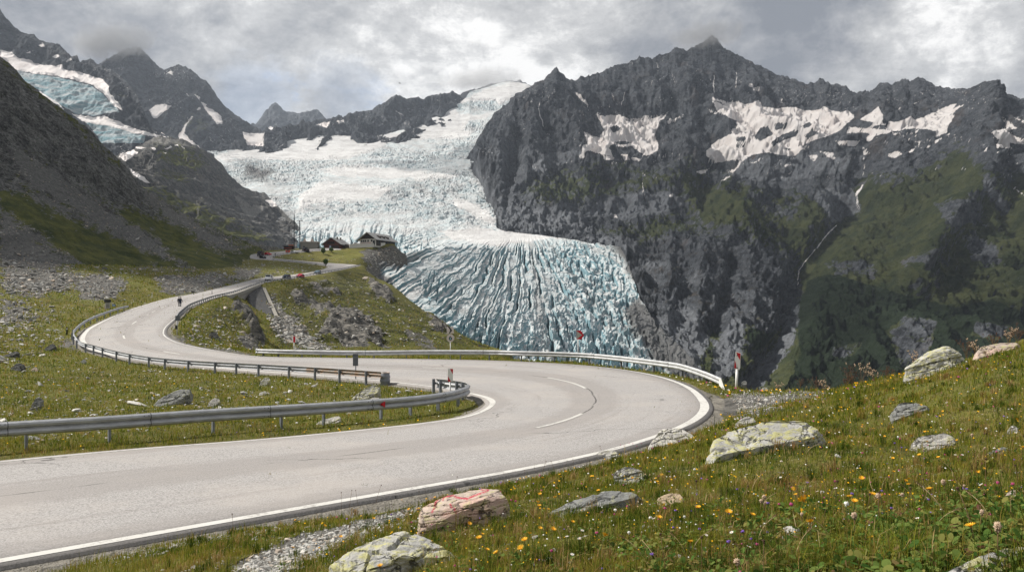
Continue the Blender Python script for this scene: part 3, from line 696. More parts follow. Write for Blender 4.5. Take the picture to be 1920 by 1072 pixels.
SCREE_M = [[(884, 300), (905, 330), (945, 375), (1000, 392), (1060, 380), (1092, 398), (1110, 432), (1000, 434), (938, 428), (912, 380)], [(1130, 372), (1200, 360), (1262, 358), (1285, 385), (1230, 402), (1170, 412), (1095, 402)], [(1100, 440), (1200, 445), (1190, 480), (1160, 462), (1090, 450)], [(1210, 600), (1255, 585), (1285, 572), (1310, 590), (1332, 640), (1310, 700), (1265, 665)], [(1335, 650), (1375, 592), (1392, 600), (1400, 640), (1380, 700), (1340, 720)], [(1380, 740), (1440, 660), (1482, 595), (1500, 600), (1490, 640), (1450, 700), (1420, 745)], [(1000, 305), (1040, 285), (1092, 280), (1090, 298), (1040, 315), (990, 322)], [(1380, 300), (1500, 285), (1620, 290), (1600, 320), (1480, 340), (1380, 335)], [(1520, 360), (1600, 340), (1615, 400), (1560, 420)], [(1850, 330), (1900, 400), (1880, 400), (1840, 350)]]
VEG_M = [[(990, 345), (1060, 320), (1110, 305), (1200, 318), (1250, 330), (1300, 300), (1340, 330), (1390, 350), (1480, 370), (1560, 360), (1620, 340), (1720, 330), (1800, 280), (1850, 330), (1960, 330), (2160, 330), (2160, 900), (1180, 900), (1290, 640), (1400, 600), (1500, 600), (1480, 470), (1380, 440), (1290, 420), (1200, 460), (1120, 440), (1180, 420), (1290, 395), (1270, 360), (1150, 365), (1080, 380), (1010, 380)]]
ROCK_M = [[(1180, 475), (1260, 440), (1330, 452), (1400, 462), (1440, 500), (1500, 530), (1495, 600), (1440, 625), (1380, 605), (1310, 605), (1290, 580), (1215, 600), (1180, 545)], [(1540, 490), (1640, 495), (1640, 520), (1560, 512)], [(1690, 480), (1760, 465), (1740, 500), (1690, 500)], [(1800, 430), (1880, 460), (1870, 500), (1820, 490)], [(1430, 375), (1500, 390), (1490, 415), (1430, 400)], [(1750, 380), (1830, 360), (1850, 420), (1770, 430)], [(1700, 590), (1760, 600), (1740, 680), (1690, 690), (1660, 620)], [(1560, 650), (1620, 640), (1600, 670), (1560, 670)], [(1830, 600), (1900, 610), (1880, 640), (1820, 630)]]
SHRUB_M = [[(1488, 600), (1515, 525), (1560, 512), (1620, 530), (1680, 548), (1740, 565), (1800, 575), (1860, 560), (1930, 590), (2160, 600), (2160, 900), (1480, 900), (1470, 740), (1500, 660)], [(1405, 600), (1440, 590), (1460, 620), (1420, 660), (1400, 640)]]
def build_massif():
    ridge = [(868, 296, 2720), (875, 292, 2700), (890, 268, 2680), (905, 240, 2700), (925, 212, 2760), (945, 195, 2800), (985, 168, 2850), (1005, 160, 2870), (1020, 153, 2880), (1032, 141, 2900), (1043, 131, 2900), (1052, 143, 2900), (1066, 155, 2900), (1078, 151, 2900), (1090, 144, 2920), (1105, 142, 2940), (1120, 138, 2960), (1140, 132, 2980), (1160, 125, 3000), (1185, 117, 3050), (1210, 110, 3080), (1235, 107, 3100), (1260, 97, 3120), (1275, 97, 3140), (1290, 93, 3160), (1300, 88, 3180), (1315, 79, 3200), (1335, 73, 3220), (1348, 80, 3220), (1358, 90, 3200), (1368, 91, 3180), (1385, 104, 3150), (1400, 108, 3120), (1420, 118, 3080), (1435, 128, 3050), (1460, 140, 3000), (1490, 154, 2960), (1508, 162, 2940), (1524, 155, 2930), (1541, 147, 2920), (1556, 157, 2900), (1580, 163, 2860), (1600, 178, 2820), (1617, 184, 2800), (1640, 168, 2760), (1655, 156, 2740), (1680, 154, 2720), (1692, 152, 2700), (1703, 158, 2690), (1720, 145, 2680), (1735, 152, 2650), (1755, 165, 2600), (1775, 168, 2560), (1795, 170, 2520), (1812, 175, 2480), (1830, 167, 2430), (1850, 168, 2380), (1870, 178, 2330), (1890, 182, 2280), (1920, 192, 2200), (2000, 215, 2050), (2160, 260, 1850)]
    r0 = [(868, 300, 2700), (885, 312, 2540), (900, 345, 2160), (920, 390, 1780), (935, 430, 1490), (1000, 436, 1460), (1100, 449, 1390), (1165, 462, 1330), (1180, 500, 1195), (1203, 560, 1030), (1234, 608, 918), (1296, 670, 818), (1318, 704, 776), (1350, 735, 756), (1500, 770, 740), (1700, 800, 720), (1920, 820, 700), (2160, 830, 690)]
    rb = [(u, v + (70 if u < 1280 else 160), y * (1.0 if u < 1280 else .9)) for u, v, y in r0]
    r1 = [(868, 299, 2705), (900, 325, 2210), (935, 400, 1570), (1000, 415, 1530), (1100, 430, 1450), (1165, 446, 1380), (1200, 520, 1150), (1230, 575, 1010), (1290, 615, 960), (1400, 612, 1010), (1500, 600, 1060), (1600, 610, 1050), (1700, 630, 1020), (1920, 680, 960), (2160, 700, 900)]
    r2 = [(868, 298, 2710), (900, 300, 2320), (935, 350, 1820), (1000, 380, 1720), (1100, 392, 1640), (1200, 425, 1500), (1300, 432, 1440), (1400, 442, 1440), (1500, 458, 1440), (1600, 470, 1380), (1750, 495, 1290), (1920, 530, 1180), (2160, 560, 1080)]
    r3 = [(868, 297, 2712), (890, 282, 2600), (935, 280, 2360), (1000, 290, 2260), (1100, 302, 2160), (1200, 305, 2150), (1320, 312, 2130), (1450, 302, 2120), (1600, 300, 2020), (1750, 295, 1930), (1860, 300, 1820), (1920, 305, 1720), (2160, 340, 1500)]
    r4 = [(868, 296.5, 2715), (890, 275, 2640), (935, 235, 2600), (1000, 225, 2560), (1100, 214, 2660), (1200, 218, 2690), (1340, 192, 2800), (1450, 196, 2740), (1600, 212, 2580), (1700, 207, 2430), (1800, 197, 2290), (1860, 222, 2120), (1920, 232, 2010), (2160, 300, 1700)]
    UU, V, XYZ, T = loft([rb, r0, r1, r2, r3, r4, ridge], 868, 2160, 1150, [40, 80, 150, 140, 100, 110], jag=4.5, seed=3, tsm=9, sm=1.2)
    u, v = UU, V
    # the big ribs and gullies of the photograph
    ribs = [([(1043, 131), (1060, 220), (1090, 300), (1110, 330)], 55, 26), ([(985, 170), (960, 240), (930, 320)], 40, 20), ([(1010, 160), (1000, 250), (985, 330)], 35, 18), ([(1290, 95), (1290, 200), (1285, 300), (1260, 350)], 50, 24), ([(1210, 110), (1225, 170), (1240, 215)], 30, 14), ([(1541, 147), (1600, 190), (1640, 225)], 35, 20), ([(1840, 168), (1830, 260), (1830, 340), (1760, 430), (1700, 520)], 70, 34), ([(1430, 300), (1400, 380), (1370, 450)], 45, 30), ([(1310, 460), (1305, 600)], 22, 14), ([(1400, 470), (1410, 600)], 20, 14), ([(1250, 450), (1250, 580)], 22, 16)]
    gul = [([(1620, 300), (1607, 380), (1560, 440), (1505, 500), (1495, 545), (1485, 590), (1440, 690), (1410, 730)], 60, 26), ([(1120, 310), (1130, 380), (1180, 400)], 35, 24), ([(1375, 470), (1360, 560), (1340, 620)], 28, 12), ([(1165, 130), (1180, 205)], 25, 9), ([(1255, 110), (1262, 200)], 22, 9), ([(1100, 150), (1140, 215)], 25, 10), ([(970, 230), (955, 330), (950, 380)], 24, 10), ([(1020, 220), (1020, 300)], 24, 9), ([(1900, 220), (1905, 320), (1920, 420)], 45, 26), ([(1450, 140), (1440, 190)], 22, 10), ([(1670, 165), (1675, 205)], 22, 10), ([(1330, 330), (1300, 400), (1230, 430)], 26, 18)]
    d = np.zeros(u.shape)
    wob = 6 * fbm(u / 30, v / 30, 3, 77)
    for pl, amp, w in ribs: d += amp * np.exp(-(sdline(u + wob, v, pl) / w) ** 2)
    for pl, amp, w in gul: d -= amp * np.exp(-(sdline(u + wob, v, pl) / w) ** 2)
    env = sstep(1.0, .9, T) * .9 + .1
    XYZ[..., 1] -= d * .8 * env; XYZ[..., 2] += d * .35 * env
    D0 = XYZ.copy(); Yd = D0[..., 1]
    A, g, b = relief(D0, T, 84, 190.0, 41, topfade=.22, fine=1.25); B, _, _ = relief(D0, T, 32, 62.0, 47, topfade=.3, vert=3.6, fine=1.4); Cx, _, _ = relief(D0, T, 11, 26.0, 53, topfade=.4, vert=2.0, fine=1.3)
    kf = sstep(1000, 2000, Yd)[..., None]
    XYZ = D0 + (A - D0) * kf + (B - D0) * (1 - .45 * kf) + (Cx - D0) * .8
    uu, vv = pix(XYZ)
    wu = uu + 3.2 * fbm(uu / 11, vv / 11, 4, 61); wv = vv + 2.6 * fbm(uu / 11, vv / 7, 4, 62)
    snow = polymask(wu, wv, SNOW_M, 4.5)
    snow = np.minimum(snow, 1 - polymask(wu, wv, HOLES_M, 3.5))
    for ln, w in LINES_M: snow = np.maximum(snow, linemask(wu, wv, [ln], w, 1.0) * .9)
    spots = (ridged(uu / 9, vv / 6, 3, 63) > .86) & (fbm(uu / 60, vv / 40, 3, 64) > .16) & (vv < 335) & (vv > 110)
    snow = np.maximum(snow, spots * .75)
    veg = polymask(wu, wv, VEG_M, 26) * (.88 + .32 * sstep(1400, 1560, uu)) + .06 + .22 * fbm(uu / 40, vv / 26, 4, 66) * sstep(290, 340, vv)
    veg = veg * (1 - .85 * polymask(wu, wv, ROCK_M, 12))
    scree = polymask(wu, wv, SCREE_M, 8)
    for ln, w in LINES_M[8:11]: scree = np.maximum(scree, linemask(wu, wv, [ln], w * 3, 3) * .6)
    for ln in (Z7((850,600),(800,700),(740,790),(670,880)), Z7((905,655),(850,730),(800,790)), Z7((830,590),(700,720),(620,790)), Z7((1030,60),(1010,150),(1020,210)), Z7((910,170),(960,270)), Z7((760,180),(820,330)), Z7((640,140),(590,240)), Z7((1700,260),(1760,460),(1860,540))):
        scree = np.maximum(scree, linemask(wu, wv, [ln], 2.0, 3) * .62)
    veg = veg * (1 - scree * .9)
    shrub = polymask(wu, wv, SHRUB_M, 7) * (1 - .9 * scree) * (1 - .8 * polymask(wu, wv, ROCK_M, 6))
    rust = polymask(wu, wv, [[(1185, 470), (1260, 445), (1330, 455), (1440, 490), (1500, 540), (1495, 640), (1430, 640), (1290, 640), (1200, 600)], [(1500, 540), (1550, 540), (1540, 600), (1500, 600)], [(1450, 160), (1600, 190), (1760, 180), (1820, 220), (1700, 215), (1560, 200)]], 20) * .34
    XYZ = add_back(XYZ, 900, 900)
    at = {k: padrows(a, 6) for k, a in dict(snow=snow, veg=veg, scree=scree, shrub=shrub, rust=rust, ice=snow * 0).items()}
    return tag(grid_obj('mountain', XYZ, MAT_MASSIF, at), kind='structure')
build_massif()

# ---------------------------------------------------------------- dark hillside on the left
def build_hillside():
    h0 = [(-300, 486, 232), (0, 494, 266), (100, 499, 281), (200, 500, 310), (300, 503, 336), (380, 507, 352), (440, 503, 385), (470, 494, 430), (500, 482, 472), (560, 478, 492)]
    hb = [(u, v + 50, y * 1.0) for u, v, y in h0]
    h1 = [(-300, 230, 305), (0, 325, 335), (60, 352, 342), (100, 385, 345), (150, 405, 355), (200, 400, 385), (260, 405, 410), (300, 440, 412), (400, 474, 416), (500, 477, 482), (560, 475, 500)]
    h2 = [(-300, -180, 370), (-40, 75, 412), (0, 107, 420), (25, 125, 425), (45, 150, 430), (70, 172, 434), (97, 195, 438), (137, 220, 446), (165, 240, 455), (187, 263, 462), (233, 308, 472), (262, 346, 478), (286, 363, 482), (306, 375, 484), (335, 394, 486), (365, 410, 488), (408, 430, 490), (452, 448, 494), (496, 460, 500), (531, 468, 506), (560, 472, 510)]
    UU, V, XYZ, T = loft([hb, h0, h1, h2], -300, 560, 620, [30, 220, 190], jag=2.6, seed=13, tsm=10, sm=1.2)
    X, Y, Z = XYZ[..., 0], XYZ[..., 1], XYZ[..., 2]
    uu, vv = pix(XYZ)
    wu = uu + 10 * fbm(uu / 30, vv / 30, 4, 71); wv = vv + 9 * fbm(uu / 30, vv / 30, 4, 72)
    CL = [[(-320, -300), (0, 95), (60, 150), (140, 215), (190, 262), (235, 305), (265, 345), (290, 400), (300, 415), (270, 400), (240, 385), (200, 395), (160, 355), (120, 330), (70, 290), (20, 270), (30, 330), (55, 350), (0, 345), (-320, 300)]]
    cliff = polymask(wu, wv, CL, 14)
    wx = fbm(X / 45, Z / 45, 3, 73) * .8
    g = ridged(X / 30 + .5 * Z / 30 + wx, (Z - .3 * Y) / 60, 6, 74, .55) - .5
    b = ridged((X + .4 * Z) / 9, (Z + .3 * Y) / 11, 5, 75, .6) - .5
    bed = perlin(X / 60, (Z + .42 * X) / 3.6, 76)
    d = cliff * (14 * g + 5.5 * b + 1.3 * bed) + (1 - cliff) * (3.4 * g + 1.3 * b)
    env = .35 + .65 * sstep(1, .9, T)
    XYZ[..., 1] -= d * .7 * env; XYZ[..., 2] += d * .6 * env
    # bands of turf and rubble run down the slope to the right
    q = (vv - .62 * uu)
    band = fbm(q / 42 + .25 * fbm(uu / 90, vv / 90, 3, 78), uu / 420, 4, 79)
    lower = sstep(430, 500, vv + .10 * uu)
    veg = np.clip(.30 + 1.05 * band + .14 * sstep(330, 450, vv), 0, .9)
    GR = [[(0, 345), (120, 405), (240, 450), (330, 500), (230, 500), (100, 470), (0, 400)], [(180, 370), (240, 400), (330, 460), (440, 500), (400, 505), (330, 475), (200, 420)], [(60, 290), (150, 330), (170, 360), (100, 320)]]
    RB = [[(0, 395), (110, 470), (160, 500), (60, 500), (0, 480)], [(30, 300), (110, 330), (230, 405), (330, 470), (270, 460), (140, 390), (60, 345)], [(280, 370), (330, 400), (470, 460), (420, 470), (330, 420)]]
    ww = 24 * fbm(q / 18, uu / 120, 5, 171); m5 = fbm(uu / 14, vv / 14, 5, 172)
    veg = np.clip(np.maximum(veg, polymask(wu + ww, wv + .62 * ww, GR, 18) * .72) - .62 * polymask(wu - ww, wv - .62 * ww, RB, 16) + .30 * m5, 0, 1)
    veg = veg * (1 - .62 * cliff)
    veg = np.maximum(veg, polymask(wu, wv, [[(0, 107), (60, 160), (140, 220), (190, 262), (235, 308), (230, 318), (180, 280), (120, 222), (50, 172), (0, 130)]], 5) * .55)
    scree = np.clip((.55 - veg) * 1.6, 0, 1) * (1 - cliff)
    HS = np.where((scree[2:, :, None] > .25) & (vv[2:, :, None] < 505) & (vv[2:, :, None] > 150), XYZ[2:], np.nan)
    XYZ = add_back(XYZ, 220, 120)
    z0 = veg * 0
    at = {k: padrows(a, 6) for k, a in dict(snow=z0, veg=veg, scree=scree, shrub=z0, rust=z0, ice=z0).items()}
    return HS, tag(grid_obj('hillside', XYZ, MAT_HILL, at), kind='structure')
HILLPTS, hillside = build_hillside()

# ---------------------------------------------------------------- sunlit hill behind it
def build_midhill():
    b0 = [(170, 430, 800), (262, 440, 850), (350, 460, 900), (450, 480, 950), (500, 490, 1000), (560, 500, 1040)]
    b1 = [(170, 340, 1080), (262, 352, 1120), (300, 365, 1150), (400, 395, 1250), (450, 420, 1300), (500, 440, 1340), (560, 472, 1290)]
    b2 = [(170, 315, 1260), (230, 305, 1300), (300, 310, 1330), (380, 330, 1450), (430, 350, 1600), (480, 375, 1700), (520, 405, 1620), (560, 440, 1440)]
    b3 = [(170, 285, 1450), (220, 293, 1480), (240, 286, 1490), (262, 272, 1500), (280, 262, 1520), (300, 257, 1540), (325, 258, 1560), (345, 262, 1590), (362, 270, 1610), (380, 280, 1640), (400, 292, 1690), (415, 306, 1740), (430, 327, 1800), (445, 342, 1850), (462, 352, 1880), (480, 358, 1900), (500, 364, 1910), (515, 380, 1830), (530, 396, 1700), (548, 412, 1570), (560, 425, 1490)]
    UU, V, XYZ, T = loft([b0, b1, b2, b3], 170, 560, 480, [120, 110, 90], jag=2.6, seed=23, tsm=8, sm=1.5)
    XYZ, g, b = relief(XYZ, T, 34, 95.0, 141, topfade=.25)
    uu, vv = pix(XYZ)
    wu = uu + 7 * fbm(uu / 22, vv / 22, 4, 81); wv = vv + 6 * fbm(uu / 22, vv / 22, 4, 82)
    Z5 = lambda *pts: [(x / 3.4286, 200 + y / 3.4286) for x, y in pts]
    veg = polymask(wu, wv, [Z5((1000,250),(1250,260),(1380,360),(1300,420),(1150,420),(1020,350)), Z5((900,490),(1100,530),(1200,590),(1350,650),(1500,720),(1700,830),(1800,900),(1500,900),(1200,700),(1000,600)), Z5((1030,380),(1150,420),(1250,480),(1150,500),(1010,450))], 12) * .58
    snow = polymask(wu, wv, [Z5((775,270),(830,250),(895,290),(800,355),(760,330)), Z5((962,260),(985,253),(1010,268),(985,280)), Z5((1050,265),(1095,250),(1105,262),(1065,272)), Z5((1120,248),(1150,247),(1150,256)), Z5((870,255),(900,248),(925,262),(885,268)), Z5((1050,290),(1075,288),(1070,302)), Z5((820,395),(880,430),(920,450),(970,492),(900,470),(850,430)), Z5((1698,600),(1780,600),(1790,640),(1755,655)), Z5((1700,560),(1760,540),(1810,575),(1770,600)), Z5((1155,250),(1190,260),(1180,266))], 2.5)
    ice = polymask(wu, wv, [Z5((600,170),(750,185),(930,195),(900,235),(760,255),(640,215))], 4)
    rust = polymask(wu, wv, [Z5((1500,450),(1700,550),(1720,640),(1640,690),(1540,560))], 8) * .35
    scree = polymask(wu, wv, [Z5((1500,560),(1600,620),(1730,640),(1640,720),(1660,790),(1560,680)), Z5((930,200),(1060,195),(1250,255),(1000,240))], 6) * .9
    z0 = veg * 0
    XYZ = add_back(XYZ, 400, 260)
    at = {k: padrows(a, 6) for k, a in dict(snow=snow, veg=veg, scree=scree, shrub=z0, rust=rust, ice=ice).items()}
    return tag(grid_obj('hill', XYZ, MAT_MID, at), kind='structure')
build_midhill()

# ---------------------------------------------------------------- the peaks on the left and at the head of the valley
Z1 = lambda *pts: [(x / 4.0, y / 4.0) for x, y in pts]
Z2 = lambda *pts: [(400 + x / 3.2, 100 + y / 3.2) for x, y in pts]
def simple_range(name, rails, u0, u1, nu, segs, amp, sc, seed, jag, snow=(), ice=(), veg=(), scree=(), back=(900, 700), topfade=.25, dots=True):
    UU, V, XYZ, T = loft(rails, u0, u1, nu, segs, jag=jag, seed=seed, tsm=7, sm=1.2)
    XYZ0 = XYZ
    uu, vv = pix(XYZ)
    wu = uu + 3 * fbm(uu / 10, vv / 10, 4, seed + 81); wv = vv + 2.5 * fbm(uu / 10, vv / 10, 4, seed + 82)
    flat = np.maximum(polymask(uu, vv, snow, 5), .6 * polymask(uu, vv, ice, 5))
    XYZ, g, b = relief(XYZ, T, amp, sc, seed, topfade=topfade)
    XYZ = XYZ0 + (XYZ - XYZ0) * (1 - .85 * flat)[..., None]
    uu, vv = pix(XYZ)
    wu = uu + 3 * fbm(uu / 10, vv / 10, 4, seed + 81); wv = vv + 2.5 * fbm(uu / 10, vv / 10, 4, seed + 82)
    sn = polymask(wu, wv, snow, 3.2)
    if dots: sn = np.maximum(sn, .8 * ((ridged(uu / 8, vv / 6, 3, seed + 5) > .86) & (fbm(uu / 50, vv / 40, 3, seed + 6) > .15)))
    ic = polymask(wu, wv, ice, 3); vg = polymask(wu, wv, veg, 14) * .5; scr = polymask(wu, wv, scree, 6)
    z0 = sn * 0
    XYZ = add_back(XYZ, *back)
    at = {k: padrows(a, 6) for k, a in dict(snow=sn, veg=vg, scree=scr, shrub=z0, rust=z0, ice=ic).items()}
    return tag(grid_obj(name, XYZ, MAT_PEAK, at), kind='structure')
simple_range('mountain', [
    [(-150, 420, 1750), (0, 420, 1800), (230, 400, 1850), (320, 360, 1900), (400, 330, 2000)],
    [(-150, 190, 2250), (0, 190, 2300), (120, 240, 2250), (230, 268, 2150), (300, 265, 2250), (340, 275, 2200), (400, 300, 2100)],
    [(-150, 60, 2650), (0, 100, 2700), (60, 118, 2700), (120, 135, 2650), (200, 165, 2550), (240, 205, 2450), (300, 260, 2300), (340, 268, 2250), (400, 290, 2150)],
    [(-150, -140, 3000), (-40, -25, 2950), (0, 18, 2900), (15, 38, 2890), (30, 52, 2880), (50, 62, 2870), (60, 61, 2860), (75, 78, 2850), (92, 83, 2840), (112, 85, 2830), (125, 98, 2810), (132, 105, 2800), (144, 104, 2790), (151, 118, 2780), (170, 114, 2740), (185, 124, 2700), (200, 131, 2680), (213, 132, 2660), (232, 148, 2600), (250, 168, 2540), (262, 190, 2500), (272, 215, 2440), (283, 238, 2400), (300, 252, 2350), (330, 262, 2300), (360, 275, 2250), (400, 288, 2180)]],
    -150, 400, 560, [90, 130, 120], 60, 170.0, 300, 3.5,
    snow=[Z1((0,370),(90,390),(100,410),(150,440),(235,450),(250,470),(330,490),(420,495),(470,485),(475,515),(500,530),(590,540),(690,570),(760,590),(820,650),(815,690),(900,790),(920,830),(860,800),(790,720),(700,640),(560,600),(420,570),(280,555),(130,530),(60,470),(0,430)),
          Z1((285,680),(350,690),(420,760),(520,850),(700,880),(780,870),(880,910),(1000,960),(1240,1030),(1180,1030),(1000,1000),(840,950),(640,920),(560,870),(450,800),(330,730)), Z1((290,345),(320,330),(335,355),(310,358)), Z1((190,400),(230,383),(225,400)), Z1((390,430),(430,410),(450,425),(420,435)), Z1((490,465),(535,435),(535,450),(500,470)), Z1((1160,890),(1290,990),(1260,985),(1160,905)), Z1((1170,930),(1260,1030),(1220,1010),(1180,960))],
    ice=[Z1((110,530),(280,560),(420,580),(560,610),(700,650),(790,730),(880,820),(890,840),(800,850),(700,870),(560,850),(430,770),(300,680),(200,620),(130,570)), Z1((640,920),(840,950),(1000,1000),(1090,1020),(1080,1072),(760,1072),(700,980))],
    veg=[Z1((820,660),(900,650),(1000,760),(920,760))])
simple_range('mountain', [
    [(110, 330, 2950), (340, 315, 2950), (440, 310, 2850), (540, 285, 2950)],
    [(110, 240, 3300), (240, 240, 3300), (330, 270, 3150), (400, 285, 3050), (440, 290, 3000), (540, 268, 3120)],
    [(110, 200, 3600), (180, 150, 3700), (240, 150, 3700), (300, 190, 3600), (350, 190, 3650), (400, 220, 3500), (450, 252, 3350), (540, 255, 3250)],
    [(110, 170, 3900), (170, 128, 4000), (205, 108, 4050), (232, 92, 4080), (250, 88, 4100), (264, 90, 4100), (275, 103, 4080), (288, 115, 4050), (300, 126, 4020), (306, 130, 4000), (318, 124, 4010), (335, 122, 4020), (348, 127, 4000), (362, 137, 3980), (375, 147, 3950), (388, 155, 3920), (398, 168, 3900), (408, 184, 3860), (420, 198, 3820), (435, 210, 3780), (452, 222, 3720), (468, 233, 3660), (480, 240, 3600), (495, 247, 3550), (510, 250, 3500), (540, 252, 3450)]],
    110, 540, 520, [60, 110, 130], 75, 230.0, 320, 3.5,
    snow=[Z1((1120,830),(1165,790),(1240,785),(1290,795),(1230,840),(1180,890),(1150,885)), Z1((1510,765),(1550,785),(1540,800),(1620,840),(1660,870),(1665,935),(1630,930),(1590,880),(1540,830)), Z1((1345,1000),(1380,950),(1440,870),(1445,875),(1390,960),(1385,1000),(1440,1072),(1400,1060),(1340,1010)), Z1((1340,1010),(1440,1060),(1560,1160),(1800,1150),(1900,1250),(1500,1260),(1350,1100)), Z1((1815,990),(1870,1000),(1980,1000),(1980,1100),(1860,1090)), Z1((1455,705),(1500,730),(1495,755)), Z1((1258,545),(1280,528),(1302,568)), Z1((1400,705),(1450,745)), Z1((1475,830),(1500,800),(1500,822))],
    veg=[Z1((1300,850),(1500,830),(1560,900),(1600,1000),(1400,960))])
simple_range('mountain', [
    [(440, 300, 5600), (700, 290, 5600)],
    [(440, 258, 6000), (480, 246, 6000), (620, 246, 6000), (700, 260, 6000)],
    [(440, 262, 6600), (465, 248, 6600), (478, 236, 6650), (488, 222, 6700), (498, 208, 6750), (510, 198, 6800), (519, 194, 6800), (526, 202, 6800), (534, 210, 6800), (545, 208, 6780), (560, 211, 6750), (572, 208, 6750), (585, 207, 6750), (598, 208, 6700), (605, 217, 6650), (625, 232, 6600), (660, 245, 6500), (700, 260, 6500)]],
    440, 700, 320, [40, 110], 110, 300.0, 340, 3.0, snow=[Z2((310,460),(340,440),(365,450),(340,470)), Z2((450,445),(470,440),(465,450))], dots=False)
simple_range('mountain', [
    [(500, 310, 2950), (620, 300, 2950), (720, 285, 3050), (800, 262, 3350), (880, 215, 4000)],
    [(500, 268, 3200), (540, 264, 3250), (575, 256, 3330), (600, 252, 3350), (640, 250, 3380), (690, 257, 3300), (715, 248, 3400), (745, 245, 3480), (780, 232, 3650), (820, 220, 3820), (850, 205, 4020), (880, 192, 4150)],
    [(500, 255, 3500), (540, 240, 3600), (562, 234, 3650), (580, 228, 3680), (600, 224, 3700), (622, 222, 3720), (635, 214, 3740), (643, 220, 3740), (652, 212, 3760), (668, 208, 3780), (685, 207, 3800), (700, 202, 3820), (715, 194, 3840), (730, 186, 3860), (743, 180, 3880), (752, 184, 3900), (768, 186, 3950), (780, 182, 4000), (795, 183, 4050), (808, 175, 4100), (822, 180, 4130), (838, 178, 4160), (850, 173, 4200), (862, 181, 4220), (872, 190, 4250), (880, 192, 4260)]],
    500, 880, 460, [60, 150], 70, 170.0, 360, 4.0, snow=[Z2((620,430),(650,415),(700,412),(680,450),(660,440)), Z2((740,408),(780,400),(785,412),(755,424)), Z2((1100,345),(1135,368),(1120,365)), Z2((1335,280),(1362,292))])
simple_range('mountain', [
    [(800, 220, 4500), (1080, 200, 4500)], [(800, 215, 4800), (860, 190, 4850), (900, 178, 4900), (990, 165, 4900), (1080, 180, 4800)],
    [(800, 210, 5000), (862, 181, 5000), (870, 172, 5050), (885, 170, 5080), (900, 166, 5100), (920, 158, 5150), (950, 152, 5200), (975, 152, 5200), (990, 158, 5150), (1080, 190, 5000)]],
    800, 1080, 160, [30, 60], 45, 220.0, 380, 3.0, snow=[Z2((1540,235),(1600,240),(1640,215),(1760,180),(1860,180),(1960,260),(1500,330))], dots=False)

# ---------------------------------------------------------------- the glacier
SNOW_G = [[(380, 300), (440, 282), (520, 268), (600, 250), (700, 255), (760, 248), (850, 200), (890, 175), (960, 154), (1000, 158), (940, 195), (900, 232), (880, 258), (800, 262), (740, 262), (690, 285), (650, 300), (560, 302), (470, 297), (400, 303)],
          [(600, 318), (640, 310), (700, 312), (780, 318), (860, 330), (800, 335), (720, 332), (640, 332)], [(560, 366), (600, 345), (680, 350), (740, 352), (700, 372), (620, 378), (560, 390)], [(840, 372), (880, 375), (920, 400), (930, 425), (860, 395)], [(820, 432), (900, 425), (980, 436), (1060, 446), (1000, 452), (930, 462), (850, 448)]]
ICE_U = [[(850, 195), (930, 188), (940, 205), (900, 215), (860, 212)], [(880, 225), (915, 222), (905, 240), (870, 242)]]
DIRT_G = [[(470, 395), (545, 398), (552, 420), (560, 470), (480, 470)], [(1120, 446), (1200, 460), (1200, 540), (1180, 520), (1160, 480)], [(1160, 575), (1200, 556), (1250, 605), (1325, 660), (1330, 720), (1255, 690), (1200, 630)], [(690, 490), (790, 470), (800, 480), (720, 510), (760, 560), (840, 620), (900, 660), (820, 660), (700, 540)], [(450, 300), (520, 312), (500, 340), (460, 330)]]
def cells(x, y, seed):
    h = _hash(np.floor(x).astype(np.int64), np.floor(y).astype(np.int64), seed); return (h & np.uint32(1023)).astype(float) / 1023
